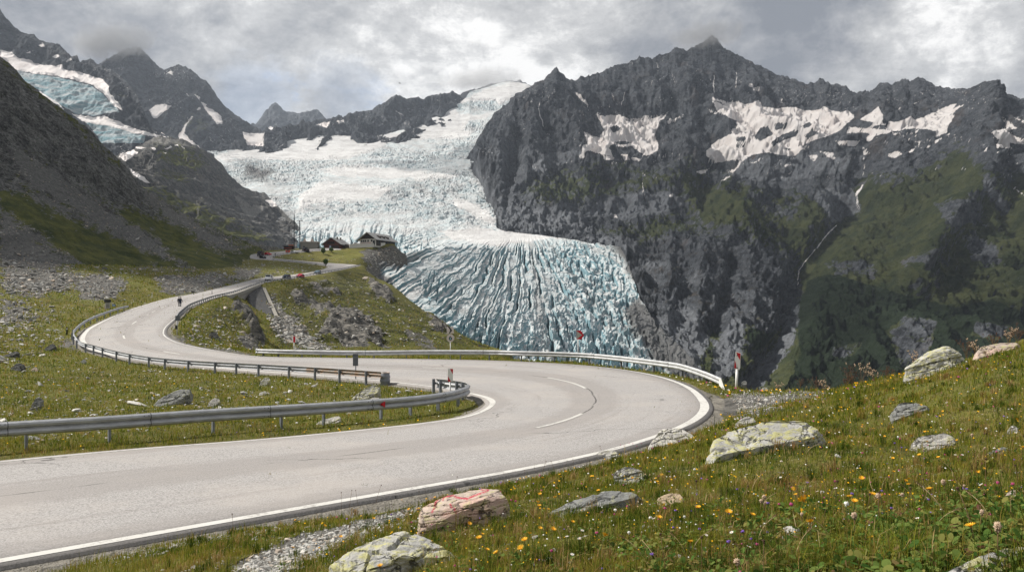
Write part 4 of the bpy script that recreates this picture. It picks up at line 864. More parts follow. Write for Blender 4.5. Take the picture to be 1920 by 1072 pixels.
def build_glacier():
    lines = [760, 700, 600, 520, 460, 430, 380, 330, 300, 280]
    rails = [[(330, v, float(gl_Y(v))), (1330, v, float(gl_Y(v)))] for v in lines]
    topc = [(330, 318), (420, 300), (480, 287), (540, 266), (600, 254), (690, 258), (745, 246), (780, 234), (830, 214), (865, 192), (880, 174), (900, 168), (920, 161), (940, 156), (955, 153), (985, 158), (1010, 168), (1100, 175), (1330, 190)]
    mid = [(u, min(279, .5 * 280 + .5 * v), float(gl_Y(min(279, .5 * 280 + .5 * v)))) for u, v in topc]
    top = [(u, v, float(gl_Y(v))) for u, v in topc]
    low = [(u, (v if v > 279 else 279.5), float(gl_Y(v if v > 279 else 279.5))) for u, v in topc]
    rails[-1] = low
    rails[-2] = [(u, max(300, v + 10), float(gl_Y(max(300, v + 10)))) for u, v in topc]
    UU, V, XYZ, T = loft(rails + [mid, top], 330, 1330, 860, [20, 130, 130, 100, 60, 80, 80, 50, 40, 45, 60], jag=0, tsm=6)
    X, Y, Z = XYZ[..., 0].copy(), XYZ[..., 1].copy(), XYZ[..., 2].copy()
    u, v = UU, V
    dl = ((u - 690) * 140 - (v - 500) * 180) / 228.0              # pixels to the right of the spur's outline
    hl_ = np.interp(u, [600, 690, 730, 789, 830], [520, 492, 482, 466, 462])
    wl = np.exp(-np.clip(dl - 12, 0, None) ** 2 / 115.0 ** 2) * sstep(-12, 3, v - hl_) * (u > 600)
    Yn = np.exp(np.log(Y) * (1 - wl) + np.log(np.interp(v, [466, 490, 520, 560, 600, 640, 680, 760], [522, 498, 470, 446, 428, 412, 400, 390])) * wl); sc_y = Yn / Y
    XYZ = XYZ * sc_y[..., None]; Z = XYZ[..., 2].copy()
    snow = polymask(u + 9 * fbm(u / 25, v / 12, 4, 91), v + 5 * fbm(u / 25, v / 12, 4, 92), SNOW_G, 9)
    snow = np.minimum(snow, 1 - polymask(u, v, ICE_U, 5))
    dirt = polymask(u + 9 * fbm(u / 25, v / 25, 4, 93), v + 9 * fbm(u / 25, v / 25, 4, 94), DIRT_G, 16)
    lower = sstep(405, 470, v)
    # fan of crevasses on the tongue
    x0, y0 = 24.0, 1590.0
    fx = (X - x0); fy = (y0 - Y) * .19
    th = np.arctan2(fx, fy + 10); rr = np.sqrt(fx ** 2 + fy ** 2)
    wr = fbm(X / 70, Y / 160, 4, 95)
    # wavelength in metres kept about even along a fan: blend of two angular frequencies
    wq = fbm(X / 95, Y / 420, 4, 151); w2 = fbm(th * 5, rr / 110, 3, 152)
    def lines(fr, sd, brk):
        ph = (th + .03 * np.sin(rr / 70 + 2 * wq)) * fr + 1.5 * wq * fr / 14 + .5 * w2 + .34 * fbm(X / 13, Y / 46, 4, sd + 5); k = np.floor(ph + .5); f = ph - k
        L = 1 - 2 * np.abs(f)
        keep = sstep(-.32, .02, perlin(k * 3.71 + .5, rr / brk + k * .37, sd) + .10)
        return L * (.55 + .45 * keep) * np.where(keep > .02, 1, .8), f * keep
    LA, tA = lines(8.5, 96, 34); LB, tB = lines(14, 97, 36)
    mixr = sstep(85, 165, rr + 40 * wr)
    fan = LA * (1 - mixr) + LB * mixr; saw = tA * (1 - mixr) + tB * mixr
    fine = ridged(th * 30 + wr, rr / 26, 3, 98)
    cut = ridged(X / 22 + wr, Y / 60 + wr, 3, 99)
    front = sstep(560, 660, v)
    big = ridged(X / 26 + .6 * wr, Y / 44 - .5 * wr, 4, 100)
    wx = fbm(X / 16, Y / 24, 3, 121) * .8; wy = fbm(X / 16 + 9, Y / 24, 3, 122) * .8
    blk = (cells(th * 26 + wx, rr / 9 + wy, 123) - .5) * 3.6 + (cells(X / 8 + wx, Y / 15 + wy, 124) - .5) * 3.4
    arc = 1 - np.abs(perlin(rr / 17 + 1.3 * wq + w2, th * 5.5, 161)); patch = sstep(-.05, .3, fbm(X / 60, Y / 130, 3, 162))
    hl = -sstep(.70, .93, fan) * (10.5 + 7 * front) * (.65 + .35 * sstep(-.35, .2, fbm(X / 30, Y / 60, 3, 163))) + saw * (4.2 + 4 * front) - sstep(.90, .99, arc) * 4.0 * patch + front * (big - .5) * 11 + fbm(X / 40, Y / 60, 4, 101) * 3.5 + blk * (.30 + 1.0 * front)
    # right of the middle the fan dissolves into short upright cracks and small blocks
    ph = (u - .25 * (v - 470)) / 19 + .8 * w2 + .35 * fbm(u / 22, v / 12, 3, 181); kk = np.floor(ph + .5)
    sh = (1 - 2 * np.abs(ph - kk)) * (perlin(kk * 2.7 + .4, v / 17 + kk * .6, 182) > -.08)
    hr = -sstep(.72, .95, sh) * 7.5 + (ph - kk) * 3.0 + blk * 1.5 - np.clip((cut - .66) / .25, 0, 1) * 5 + (big - .5) * (5 + 6 * front) + fbm(X / 34, Y / 60, 4, 183) * 4
    rt = sstep(985, 1085, u - .30 * (v - 480) + 45 * wq)
    hl = hl * (1 - rt) + hr * rt
    streak = sstep(1110, 1235, u - .55 * (v - 560)) * lower
    hl = hl * (1 - .75 * streak)
    calm = np.exp(-((v - 436 + 12 * wr) / 24) ** 2) * .85 * sstep(740, 850, u)
    # the field of short slanting crevasses left of the calm part
    sl = ridged((u + .55 * (v - 400)) / 17 + .5 * wr, (v - .3 * u) / 30 + wr, 3, 111, .5)
    left = sstep(800, 720, u) * sstep(500, 455, v)
    hl = hl * (1 - left) - left * (np.clip((sl - .5) / .42, 0, 1) * 13 + np.clip(cut - .6, 0, 1) * 10)
    hl = hl * (1 - calm)
    # icefalls above
    ux = X / 48 + .5 * fbm(X / 130, Y / 130, 3, 102); 
    f1 = ridged(ux * .8, Y / 30 + .3 * X / 60 + 1.2 * fbm(X / 110, Y / 110, 3, 103), 4, 104, .55)
    f2 = ridged(X / 20, Y / 22, 4, 105, .55)
    wx = fbm(X / 40, Y / 50, 3, 131) * .9; wy = fbm(X / 40 + 9, Y / 50, 3, 132) * .9
    rough_ = sstep(-.25, .35, fbm(X / 260, Y / 330, 3, 133) + .12)
    hu = -np.clip((f1 - .58) / .3, 0, 1) * 13 * rough_ - np.clip((f2 - .62) / .3, 0, 1) * 7 * rough_ + ((cells(X / 26 + wx, Y / 16 + wy, 134) - .5) * 9 + (cells(X / 11 + wx, Y / 9 + wy, 135) - .5) * 5) * rough_ + fbm(X / 160, Y / 200, 4, 106) * 20
    h = lower * hl + (1 - lower) * hu * .72
    h = h * (1 - .93 * snow) + (1 - lower) * snow * fbm(X / 300, Y / 250, 3, 107) * 14
    h = h * np.sqrt(sc_y) * sc_y ** .5
    XYZ[..., 2] = Z + h
    # lateral fall-off to the left bank and the rounded snout
    uu, vv = pix(XYZ)
    vc = np.interp(u, [935, 1000, 1100, 1165], [428, 434, 447, 460])
    cut1 = sstep(0, 14, vc - v) * sstep(930, 945, u) * sstep(330, 345, v)
    uc = np.interp(v, [400, 430, 462, 500, 560, 606, 668, 700], [925, 938, 1165, 1180, 1200, 1231, 1296, 1318])
    cut2 = sstep(0, 18, u - uc) * (v > 380)
    XYZ[..., 2] -= 160 * np.maximum(cut1, cut2)
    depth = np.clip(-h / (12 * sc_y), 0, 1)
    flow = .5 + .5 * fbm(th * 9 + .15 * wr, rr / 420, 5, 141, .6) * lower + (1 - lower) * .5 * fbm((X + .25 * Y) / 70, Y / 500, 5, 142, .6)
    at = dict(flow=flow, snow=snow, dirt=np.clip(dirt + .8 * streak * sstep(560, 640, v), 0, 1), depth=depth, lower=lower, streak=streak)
    XYZ = add_back(XYZ, 900, 200)
    at = {k: padrows(a, 6) for k, a in at.items()}
    m = NT('glacier_ice'); p = m.pos()
    n1 = m.noise(p, .02, 7, .7); n2 = m.noise(m.scaled(p, (1, .4, 1)), .09, 7, .72); n3 = m.noise(p, .35, 5, .7)
    geo = m.n('ShaderNodeNewGeometry'); nz = m.n('ShaderNodeSeparateXYZ', inp={0: geo.outputs['Normal']}).outputs[2]
    ice = m.mix(m.ramp(n2, .34, .66), (.40, .475, .495), (.64, .66, .66))
    ice = m.mix(m.ramp(n1, .44, .64, 0, .7), ice, (.47, .465, .455))
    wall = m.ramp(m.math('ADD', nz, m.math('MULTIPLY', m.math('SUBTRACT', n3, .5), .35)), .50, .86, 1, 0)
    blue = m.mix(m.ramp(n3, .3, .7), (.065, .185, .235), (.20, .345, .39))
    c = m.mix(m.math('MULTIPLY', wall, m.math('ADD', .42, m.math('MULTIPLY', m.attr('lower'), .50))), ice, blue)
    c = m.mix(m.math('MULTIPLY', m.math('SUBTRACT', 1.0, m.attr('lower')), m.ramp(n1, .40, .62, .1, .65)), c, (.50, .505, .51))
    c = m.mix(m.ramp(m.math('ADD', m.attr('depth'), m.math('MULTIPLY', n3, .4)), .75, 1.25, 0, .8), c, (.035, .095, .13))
    # grit: light all over, heavy on the margins
    gr = m.math('ADD', m.math('MULTIPLY', m.attr('dirt'), .62), m.math('ADD', m.math('MULTIPLY', n2, .55), m.math('MULTIPLY', n3, .35)))
    c = m.mix(m.ramp(m.math('ADD', n3, m.math('MULTIPLY', n1, .5)), .76, .98, 0, .55), c, (.20, .185, .17))
    c = m.mix(m.ramp(m.attr('flow'), .50, .75, 0, .45), c, (.235, .23, .225))
    c = m.mix(m.ramp(gr, .66, .98, 0, .95), c, m.mix(n3, (.028, .029, .031), (.125, .12, .116)))
    sn = m.math('ADD', m.attr('snow'), m.math('MULTIPLY', m.math('SUBTRACT', n2, .5), .9))
    snc = m.mix(m.ramp(n1, .40, .68), (.62, .615, .61), (.44, .43, .425))
    c = m.mix(m.ramp(sn, .40, .60), c, snc)
    nrm = m.bump(m.math('ADD', n2, m.math('MULTIPLY', n3, .5)), .55, 6.0)
    m.finish(c, .6, 0, nrm, .3)
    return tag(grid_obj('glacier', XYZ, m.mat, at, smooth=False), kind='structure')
build_glacier()
# valley floor far below, out to the horizon
vf = np.array([[[x, y, -190.0 - .008 * y] for x in np.linspace(-8000, 8000, 15)] for y in np.linspace(-250, 9000, 15)])
tag(grid_obj('terrain', vf, MAT_HILL, dict(veg=np.ones((15, 15)) * .6, snow=np.zeros((15, 15)))), kind='structure')
# ================================================================== things on and beside the road
def steel_material(name, base, rust=0.0):
    m = NT(name); p = m.n('ShaderNodeTexCoord').outputs['Object']
    f = m.noise(m.scaled(p, (1, 1, 3)), 2.2, 6, .7); g = m.noise(p, 26, 4, .7)
    c = m.mix(m.ramp(f, .32, .68), tuple(k * .78 for k in base), tuple(min(1, k * 1.12) for k in base))
    c = m.mix(m.ramp(g, .58, .75, 0, .4), c, tuple(k * .6 for k in base))
    if rust: c = m.mix(m.ramp(m.math('ADD', f, m.math('MULTIPLY', g, .4)), .62 - .2 * rust, .86 - .2 * rust, 0, .9), c, (.30, .17, .085))
    rg = m.ramp(g, .3, .7, .36, .58)
    return m.finish(c, rg, .28, m.bump(g, .15, .004), .5)
M_STEEL = steel_material('galvanised_steel', (.39, .40, .415)); M_STEEL_LIT = steel_material('sun_lightened_steel', (.58, .585, .59)); M_RUST = steel_material('rusty_steel', (.34, .32, .295), .12)  # far-rail copy lightened to look sunlit; base darkened for the near rail's shaded face
M_POST = steel_material('weathered_post', (.20, .215, .24)); M_BOLT = simple_mat('bolt', (.12, .12, .13), .5, .7)
M_WHITE = simple_mat('sign_white', (.78, .77, .74), .45, 0, .06, 9); M_RED = simple_mat('sign_red', (.50, .012, .022), .42, 0, .1, 9)
M_BLACK = simple_mat('sign_black', (.012, .012, .014), .45); M_GREYBACK = simple_mat('sign_back', (.13, .14, .155), .5, .4, .15, 5)
M_BEIGE = simple_mat('sign_beige', (.52, .47, .42), .55, 0, .08, 9); M_TEAL = simple_mat('sign_teal', (.22, .42, .45), .5)
M_POLE = simple_mat('zinc_pole', (.50, .50, .49), .5, .3, .15, 4); M_CONC = None
def gpt(u, v):
    return hit(u, v)
def wprof(side, k=1.0, d=.085):
    y = [0, .035, .075, .115, .155, .195, .235, .275, .31]; o = [0, .82, 1, .82, .12, .82, 1, .82, 0]
    a = [(side * d * oo, -yy * k) for oo, yy in zip(o, y)]
    return a + [(q - side * .012, h) for q, h in a[::-1]]
def along(path, step):
    path = np.array(path, float); s = np.concatenate([[0], np.cumsum(np.linalg.norm(np.diff(path[:, :2], axis=0), axis=1))])
    n = max(2, int(round(s[-1] / step)) + 1); t = np.linspace(0, s[-1], n)
    return np.stack([np.interp(t, s, path[:, i]) for i in range(3)], 1), t, s[-1]
def guardrail(label, ctrl_pts, side, height, posts=None, pstep=4.0, k=1.0, sections=None, rusty_after=None, settle=True, name='guardrail'):
    """ctrl_pts: ground points; height: (start, end) of beam top; side +1 when the road lies to the left of travel"""
    path = catmull(np.array(ctrl_pts), .8)
    L = np.concatenate([[0], np.cumsum(np.linalg.norm(np.diff(path[:, :2], axis=0), axis=1))])
    if settle:
        gz = ground_z(path[:, 0], path[:, 1]); path[:, 2] = gsmooth(gz, 6)
    hh = np.interp(L, np.linspace(0, L[-1], len(height)), height)
    top = path + np.stack([L * 0, L * 0, hh], 1)
    root = empty(name, path[0]); tag(root, label, 'guardrail')
    inv = Matrix.Translation(-Vector(path[0]))
    def fix(o): o.data.transform(inv); return o
    prof = wprof(side, k)
    sec = sections or L[-1]; n = max(1, int(round(L[-1] / sec)))
    for i in range(n):
        a, b = L[-1] * i / n, L[-1] * (i + 1) / n + (.28 if i < n - 1 else 0)
        q = [j for j in range(len(L)) if a <= L[j] <= b]
        pts = [np.array([np.interp(a, L, top[:, c]) for c in range(3)])] + [top[j] for j in q if a + .05 < L[j] < b - .05] + [np.array([np.interp(b, L, top[:, c]) for c in range(3)])]
        off = .006 * (i % 2)
        pr = [(o + side * off, h) for o, h in prof]
        bm_ = MB().sweep(pts, pr)
        beam = fix(bm_.build('beam', M_RUST if rusty_after is not None and a >= rusty_after - .5 else M_STEEL, root, smooth=False))
        if rusty_after is not None and a >= rusty_after - .5: beam['label'] = 'brownish weathered end section of the beam'
        if sections and i < n - 1:
            sp = [np.array([np.interp(q_, L, top[:, c]) for c in range(3)]) for q_ in (b - .012, b + .012)]
            fix(MB().sweep(sp, [(o + side * (off + .004 + .006), h_) for o, h_ in prof]).build('seam', M_BOLT, root))
            p = np.array([np.interp(b - .14, L, top[:, c]) for c in range(3)]); t = np.array([np.interp(b, L, top[:, c]) for c in range(3)]) - p
            t /= np.linalg.norm(t); nr = np.array([-t[1], t[0], 0]) * side
            for dy in (-.05, -.26):
                for dt in (-.06, .07):
                    c0 = p + t * dt + nr * (.075) + np.array([0, 0, dy * k]); fix(MB().tube([c0, c0 + nr * .03], .016, 6).build('bolt', M_BOLT, root))
    if posts is None:
        ps = np.arange(1.0, L[-1] - .3, pstep)
    else:
        uu = U0 + F * path[:, 0] / path[:, 1]
        ps = []
        for q in posts:
            if isinstance(q, tuple):
                vv = V0 - F * path[:, 2] / path[:, 1]; j = int(np.argmin((uu - q[0]) ** 2 + (vv - q[1]) ** 2))
            else: j = int(np.argmin(abs(uu - q)))
            ps.append(L[j])
    for s in ps[:100]:
        p = np.array([np.interp(s, L, path[:, c]) for c in range(3)]); h = float(np.interp(s, L, hh))
        j = min(np.searchsorted(L, s), len(path) - 2); j = max(j, 1); t = path[j + 1] - path[j - 1]; ang = math.atan2(t[1], t[0])
        nr = np.array([-math.sin(ang), math.cos(ang), 0]) * (-side)
        mb = MB(); c = p + nr * .10
        # open C-section: web and two flanges
        mb.box(c + np.array([0, 0, h / 2 - .28]), (.012, .12, h + .56 + .0), ang)
        for sg in (-1, 1): mb.box(c + np.array([math.cos(ang) * .032, math.sin(ang) * .032, 0]) + np.array([-math.sin(ang), math.cos(ang), 0]) * sg * .058 + np.array([0, 0, h / 2 - .28]), (.055, .010, h + .56), ang)
        mb.box(p + nr * .03 + np.array([0, 0, h - .155 * k]), (.08, .08, .10), ang)
        fix(mb.build('post', M_POST, root))
    return root, path, hh
def ptz(u, v, z): return PZ(u, v, z)
near_rail, nrp, nrh = guardrail('long grey steel guardrail curving round the inside of the hairpin', [PZ(-330, 875, -3.64), PZ(-150, 856, -3.64), PZ(0, 841, -3.64), PZ(205, 825, -3.64), PZ(400, 808, -3.64), PZ(608, 791, -3.62), PZ(772, 775, -3.6), PZ(842, 763, -3.58), PZ(875, 751, -3.56), PZ(872, 743, -3.55), PZ(846, 738, -3.54), PZ(817, 734, -3.52)], -1, [.83, .80, .74, .74], posts=[(40, 838), (205, 825), (400, 808), (525, 798), (608, 791), (700, 783), (772, 775), (822, 768), (862, 757), (873, 745), (856, 740), (838, 737), (817, 734)], k=1.28, sections=4.0)
far_rail, frp, frh = guardrail('light grey guardrail on the outer edge of the hairpin above the glacier', [PZ(483, 667, -3.05), PZ(520, 668, -3.05), PZ(600, 669, -3.05), PZ(700, 669, -3.02), PZ(803, 669.5, -3.05), PZ(916, 671, -3.08), PZ(976, 673, -3.1), PZ(1038, 674, -3.1), PZ(1103, 677, -3.15), PZ(1162, 682.5, -3.2), PZ(1223, 690, -3.25), PZ(1276, 698, -3.3), PZ(1320, 708, -3.35), PZ(1352, 719, -3.42)], -1, [.55, .60, .70, .78, .82, .80, .48], posts=[490, 520, 558, 603, 649, 700, 752, 803, 858, 916, 976, 1038, 1103, 1162, 1223, 1276, 1322], k=1.12, sections=8.0)
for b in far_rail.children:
    if b.name.startswith('beam'): b.data.materials[0] = M_STEEL_LIT
def end_plate():
    p = frp[-1]; t = frp[-1] - frp[-4]; t /= np.linalg.norm(t); h = frh[-1]; nr = np.array([-t[1], t[0], 0])
    nr = -nr; a = p + np.array([0, 0, h + .01]) + nr * .10; b = p + np.array([0, 0, h - .36]) + nr * .10
    tip = p + t * .75 + np.array([0, 0, h - .50]) + nr * .05
    mb = MB().prism([a, a + t * .25 + np.array([0, 0, -.02]), tip, tip + np.array([0, 0, -.06]), b], -nr * .03)
    o = mb.build('end_plate', M_WHITE, far_rail); o.data.transform(Matrix.Translation(-Vector(frp[0])))
    q = frp[0]; t = frp[0] - frp[3]; t /= np.linalg.norm(t); nr = np.array([-t[1], t[0], 0])
    c = q + nr * .06 + np.array([0, 0, frh[0]]); mb = MB()
    arc = [c + t * (.16 * math.sin(a)) - nr * (.10 - .10 * math.cos(a)) for a in np.linspace(0, math.pi, 9)]
    mb.sweep(arc, wprof(1, 1.12, .05)); o = mb.build('end_cap', M_STEEL, far_rail, smooth=False); o.data.transform(Matrix.Translation(-Vector(frp[0])))
end_plate()
mid_rail, mrp, mrh = guardrail('dark weathered guardrail between the grass slope and the upper lane, ending in a round drum', [PZ(713, 719.5, -3.52), PZ(640, 713, -3.52), PZ(545, 705.5, -3.52), PZ(446, 698, -3.5), PZ(356, 690, -3.42), PZ(282, 681, -3.3), PZ(221, 669, -3.1), PZ(178, 658, -2.88), PZ(152, 651.5, -2.72), PZ(141, 645, -2.6), PZ(137, 638, -2.4), PZ(140, 631, -2.15), P(151, 621, 94), P(171, 608, 104), P(196, 595, 117), P(221, 584, 131), P(240, 576.5, 143)], -1, [.72, .70, .70, .72, .85, .85, .8], posts=[(687, 717), (640, 713), (592, 709), (545, 705), (490, 701), (446, 698), (402, 694), (356, 690), (315, 685), (282, 681), (249, 675), (221, 669), (198, 663), (178, 658), (163, 654), (150, 650), (141, 645), (137, 638), (140, 631), (151, 621), (160, 614), (171, 608), (183, 602), (196, 595), (208, 590), (221, 584), (232, 580)], sections=6.5, rusty_after=None, name='guardrail')
for b in [o for o in mid_rail.children if o.name.startswith('beam')][:1]:
    b.data.materials[0] = M_RUST; b['label'] = 'brownish weathered end section of the beam'
def end_loop():
    c = gpt(722, 722); c[2] += .02; mb = MB(); r = .235
    prof = [(r, -.2), (r, 0), (r, .10), (r + .03, .16), (r + .03, .24), (r, .30), (r + .03, .36), (r + .03, .44), (r, .50), (r - .004, .62), (r - .014, .62), (r - .014, .50), (r + .014, .44), (r + .014, .36), (r - .014, .30), (r + .014, .24), (r + .014, .16), (r - .014, .10), (r - .014, -.2)]
    mb.lathe(prof, tuple(c), 28); o = mb.build('end_loop', M_POST, mid_rail, smooth=True)
    o.data.transform(Matrix.Translation(-mid_rail.location))
    mb = MB(); mb.lathe([(r + .006, .585), (r + .006, .632), (r - .02, .632), (r - .02, .585)], tuple(c), 28)
    rim = mb.build('rim', M_RUST, o, smooth=True); rim.data.transform(Matrix.Translation(-mid_rail.location))
end_loop()
bridge_rail, brp, brh = guardrail('guardrail with close posts along the valley edge of the climbing road and bridge', [P(331.5, 603, 110), P(336, 596, 118), P(347, 585, 137), P(358, 577, 153), P(380, 568, 174), P(403, 560, 197), P(440, 550.5, 231), P(473, 538.5, 268), P(494, 532, 289), P(544, 524, 320), P(584, 517, 346), P(616, 511.3, 368), P(644, 506, 385), P(664, 501.5, 397), P(677, 498.5, 405)], +1, [.8, .8, .85, .9], pstep=3.9, k=1.05, settle=False)
upper_rail, _, _ = guardrail('low guardrail below the second switchback lane', [P(510.5, 488.6, 430), P(530, 490.2, 425), P(552, 492.6, 419), P(580, 495.6, 414), P(600, 497.6, 411), P(612, 499.4, 408)], +1, [.8, .8], pstep=3.0, settle=False)
upper_rail2, _, _ = guardrail('curved guardrail on the inside of the topmost bend below the car park', [P(516, 484, 438), P(512, 482.2, 444), P(516, 480.4, 449), P(530, 478, 456), P(545, 475.7, 460), P(562, 473.8, 466), P(590, 471.6, 475), P(603, 470.4, 480)], +1, [.8, .8], pstep=2.6, settle=False)

# ---- a red reflector on the near rail
def reflector(u, rail, path, hh, side):
    uu = U0 + F * path[:, 0] / path[:, 1]; j = [i for i in range(len(uu)) if path[i, 1] < 38]; j = j[int(np.argmin(abs(uu[j] - u)))]
    t = path[j + 1] - path[j - 1]; t /= np.linalg.norm(t); nr = np.array([-t[1], t[0], 0]) * side
    c = path[j] + np.array([0, 0, hh[j] - .20]) + nr * .05
    o = MB().prism([c - t * .10, c + t * .06 + [0, 0, .11], c + t * .06 - [0, 0, .11]], nr * .07).build('reflector', M_RED, rail)
    o.data.transform(Matrix.Translation(-rail.location))
reflector(724, near_rail, nrp, nrh, -1)

# ------------------------------------------------------------------ signs
def sign_root(name, label, cat, g, ry=0.0, rz=0.0, group=None):
    r = empty(name, g, rz); r.rotation_euler = (0, ry, rz); tag(r, label, cat, group); return r
def pole(root, h, rad=.035, mat=None, x=0.0): return MB().tube([(x, 0, -.35), (x, 0, h)], rad, 10).build('pole', mat or M_POLE, root, smooth=True)
def plate(root, name, pts, y, th, mat, label=None):
    o = MB().prism([(x, y, z) for x, z in pts], (0, th, 0)).build(name, mat, root)
    if label: o['label'] = label
    return o
def facing(p): return math.atan2(p[0], -p[1]) * -1 if False else -math.atan2(p[0], p[1])
# marker at the end of the far rail
g = gpt(1380.5, 722); s = g[1] / F
r = sign_root('marker_sign', 'leaning red and white striped marker board past the end of the pale guardrail', 'road sign', g, R(2.2), facing(g))
pole(r, 40 * s, .07, M_WHITE)
w, h0, h1 = 5.6 * s, 38 * s, 70 * s
bd = plate(r, 'board', [(-w, h0), (w * .75, h0 - 2 * s), (w, h0 + 1.5 * s), (w, h1 - 2 * s), (-w * .75, h1)], -.085, .018, M_WHITE)
plate(bd, 'red_stripe', [(-w * .45, h1 - 1.5 * s), (w * .9, h1 - 3.3 * s), (w * .85, h1 - 16 * s), (w * .1, h1 - 9 * s)], -.089, .004, M_RED)
plate(bd, 'red_stripe', [(-w * .98, h0 + .5 * s), (-w * .25, h0 + .5 * s), (-w * .35, h0 + 8 * s), (-w * .8, h0 + 15 * s)], -.089, .004, M_RED)
plate(bd, 'dark_mark', [(-w * .25, h0 + .3 * s), (w * .25, h0 + 1 * s), (0, h0 + 3.2 * s)], -.0895, .004, M_BLACK)
plate(bd, 'dark_mark', [(-w * .38, h1 - 8.2 * s), (w * .05, h1 - 8.2 * s), (w * -.1, h1 - 4.8 * s)], -.0895, .004, M_BLACK)
# chevron behind the far rail
def behind_rail(u, extra=1.2):
    uu = U0 + F * frp[:, 0] / frp[:, 1]; j = int(np.argmin(abs(uu - u))); d = frp[j]
    y = d[1] + extra; x = (u - U0) / F * y
    return np.array([x, y, min(float(ground_z(x, y)[0]), d[2] + .1)])
g = behind_rail(1084, .5); s = g[1] / F; zt = lambda v: (V0 - v) * s - g[2]
r = sign_root('chevron_sign', 'red chevron arrow sign against the blue glacier ice', 'road sign', g, 0, facing(g))
pole(r, zt(634), .035)
P2 = lambda pts: [((x - 1084) * s, zt(y)) for x, y in pts]
bd = plate(r, 'board', P2([(1081, 619), (1089, 619.3), (1095.3, 628.5), (1089.8, 635.7), (1081, 636)]), -.06, .02, M_RED)
plate(bd, 'pale_triangle', P2([(1081.3, 619.8), (1091.2, 628), (1081.3, 635.2)]), -.064, .004, simple_mat('sign_grey', (.40, .40, .36), .6))
# round sign with the number six under a black chevron
g = behind_rail(844.6, .9); s = g[1] / F; zt = lambda v: (V0 - v) * s - g[2]
r = sign_root('bend_number_sign', 'round bend number sign reading 6 below a black chevron plate', 'road sign', g, 0, facing(g))
pole(r, zt(640), .03)
P2 = lambda pts: [((x - 844.6) * s, zt(y)) for x, y in pts]
bd = plate(r, 'board', P2([(838, 612.5), (850.6, 612.5), (850.6, 624.5), (838, 625)]), -.06, .02, M_BEIGE)
plate(bd, 'chevron', P2([(839, 611.2), (842.5, 612.0), (848, 619.2), (843.6, 624.3), (841.5, 625.0), (844.3, 618.7)]), -.064, .004, M_BLACK)
dk = MB().prism([(7.2 * s * math.cos(a), -.06, zt(633.6) + 7.6 * s * math.sin(a)) for a in np.linspace(0, 2 * math.pi, 33)[:-1]], (0, .02, 0)).build('disc', M_BEIGE, r)
def digit_six():
    cx, cy, ro, ri = 0.0, zt(634.7), 3.1 * s, 1.6 * s
    mb = MB(); n = 28
    for k in range(n):
        a0, a1 = 2 * math.pi * k / n, 2 * math.pi * (k + 1) / n
        mb.prism([(cx + q * math.cos(a), -.067, cy + q * math.sin(a)) for q, a in ((ro, a0), (ro, a1), (ri, a1), (ri, a0))], (0, .006, 0))
    arc = [(-2.95 * s, 0), (-2.7 * s, 2.2 * s), (-1.2 * s, 4.7 * s), (.9 * s, 5.3 * s), (.75 * s, 4.2 * s), (-.6 * s, 3.5 * s), (-1.5 * s, 2.0 * s), (-1.7 * s, 0)]
    mb.prism([(cx + x, -.0672, cy + z) for x, z in arc], (0, .006, 0))
    mb.build('digit', M_BLACK, dk)
    MB().prism([(cx + ri * .98 * math.cos(a), -.066, cy + ri * .98 * math.sin(a)) for a in np.linspace(0, 2 * math.pi, 21)[:-1]], (0, .005, 0)).build('digit_fill', M_TEAL, dk)
digit_six()
# marker inside the hairpin
g = gpt(844, 747); s = g[1] / F; zt = lambda v: (V0 - v) * s - g[2]
r = sign_root('marker_sign', 'small red and white striped marker board inside the curled end of the guardrail', 'road sign', g, 0, facing(g))
pole(r, zt(714), .035); P2 = lambda pts: [((x - 845.2) * s, zt(y)) for x, y in pts]
bd = plate(r, 'board', P2([(840.8, 690.8), (851, 690.8), (850, 713.5), (846.5, 715.4), (840.9, 715.4)]), -.06, .018, M_WHITE)
plate(bd, 'red_stripe', P2([(845, 691.2), (850.6, 691.2), (850.2, 701.5)]), -.064, .004, M_RED)
plate(bd, 'red_stripe', P2([(841.1, 704.5), (846.8, 715), (841.1, 715.1)]), -.064, .004, M_RED)
# marker with red centre stripe
g = behind_rail(551.5, .5); s = g[1] / F; zt = lambda v: (V0 - v) * s - g[2]
r = sign_root('marker_sign', 'white marker plate with a red middle stripe behind the far guardrail', 'road sign', g, 0, facing(g))
pole(r, zt(641), .03); P2 = lambda pts: [((x - 551.5) * s, zt(y)) for x, y in pts]
bd = plate(r, 'board', P2([(548, 630), (555, 630), (555, 642), (548, 642)]), -.055, .018, M_WHITE)
plate(bd, 'red_stripe', P2([(549.8, 630.3), (553.6, 630.3), (553.6, 641.7), (549.8, 641.7)]), -.059, .004, M_RED)
# the back of a sign on the grass slope
g = gpt(667, 713); s = g[1] / F; zt = lambda v: (V0 - v) * s - g[2]
r = sign_root('road_sign', 'dark grey back of a narrow sign beside the brownish guardrail end', 'road sign', g, 0, facing(g))
pole(r, zt(664), .03, M_POST); P2 = lambda pts: [((x - 666.8) * s, zt(y)) for x, y in pts]
plate(r, 'board', P2([(661.5, 663), (671.3, 663), (671.3, 685.5), (661.5, 685.5)]), -.055, .02, M_GREYBACK)
plate(r, 'bracket', P2([(660.8, 669), (672, 669), (672, 670.4), (660.8, 670.4)]), -.066, .01, M_POST)
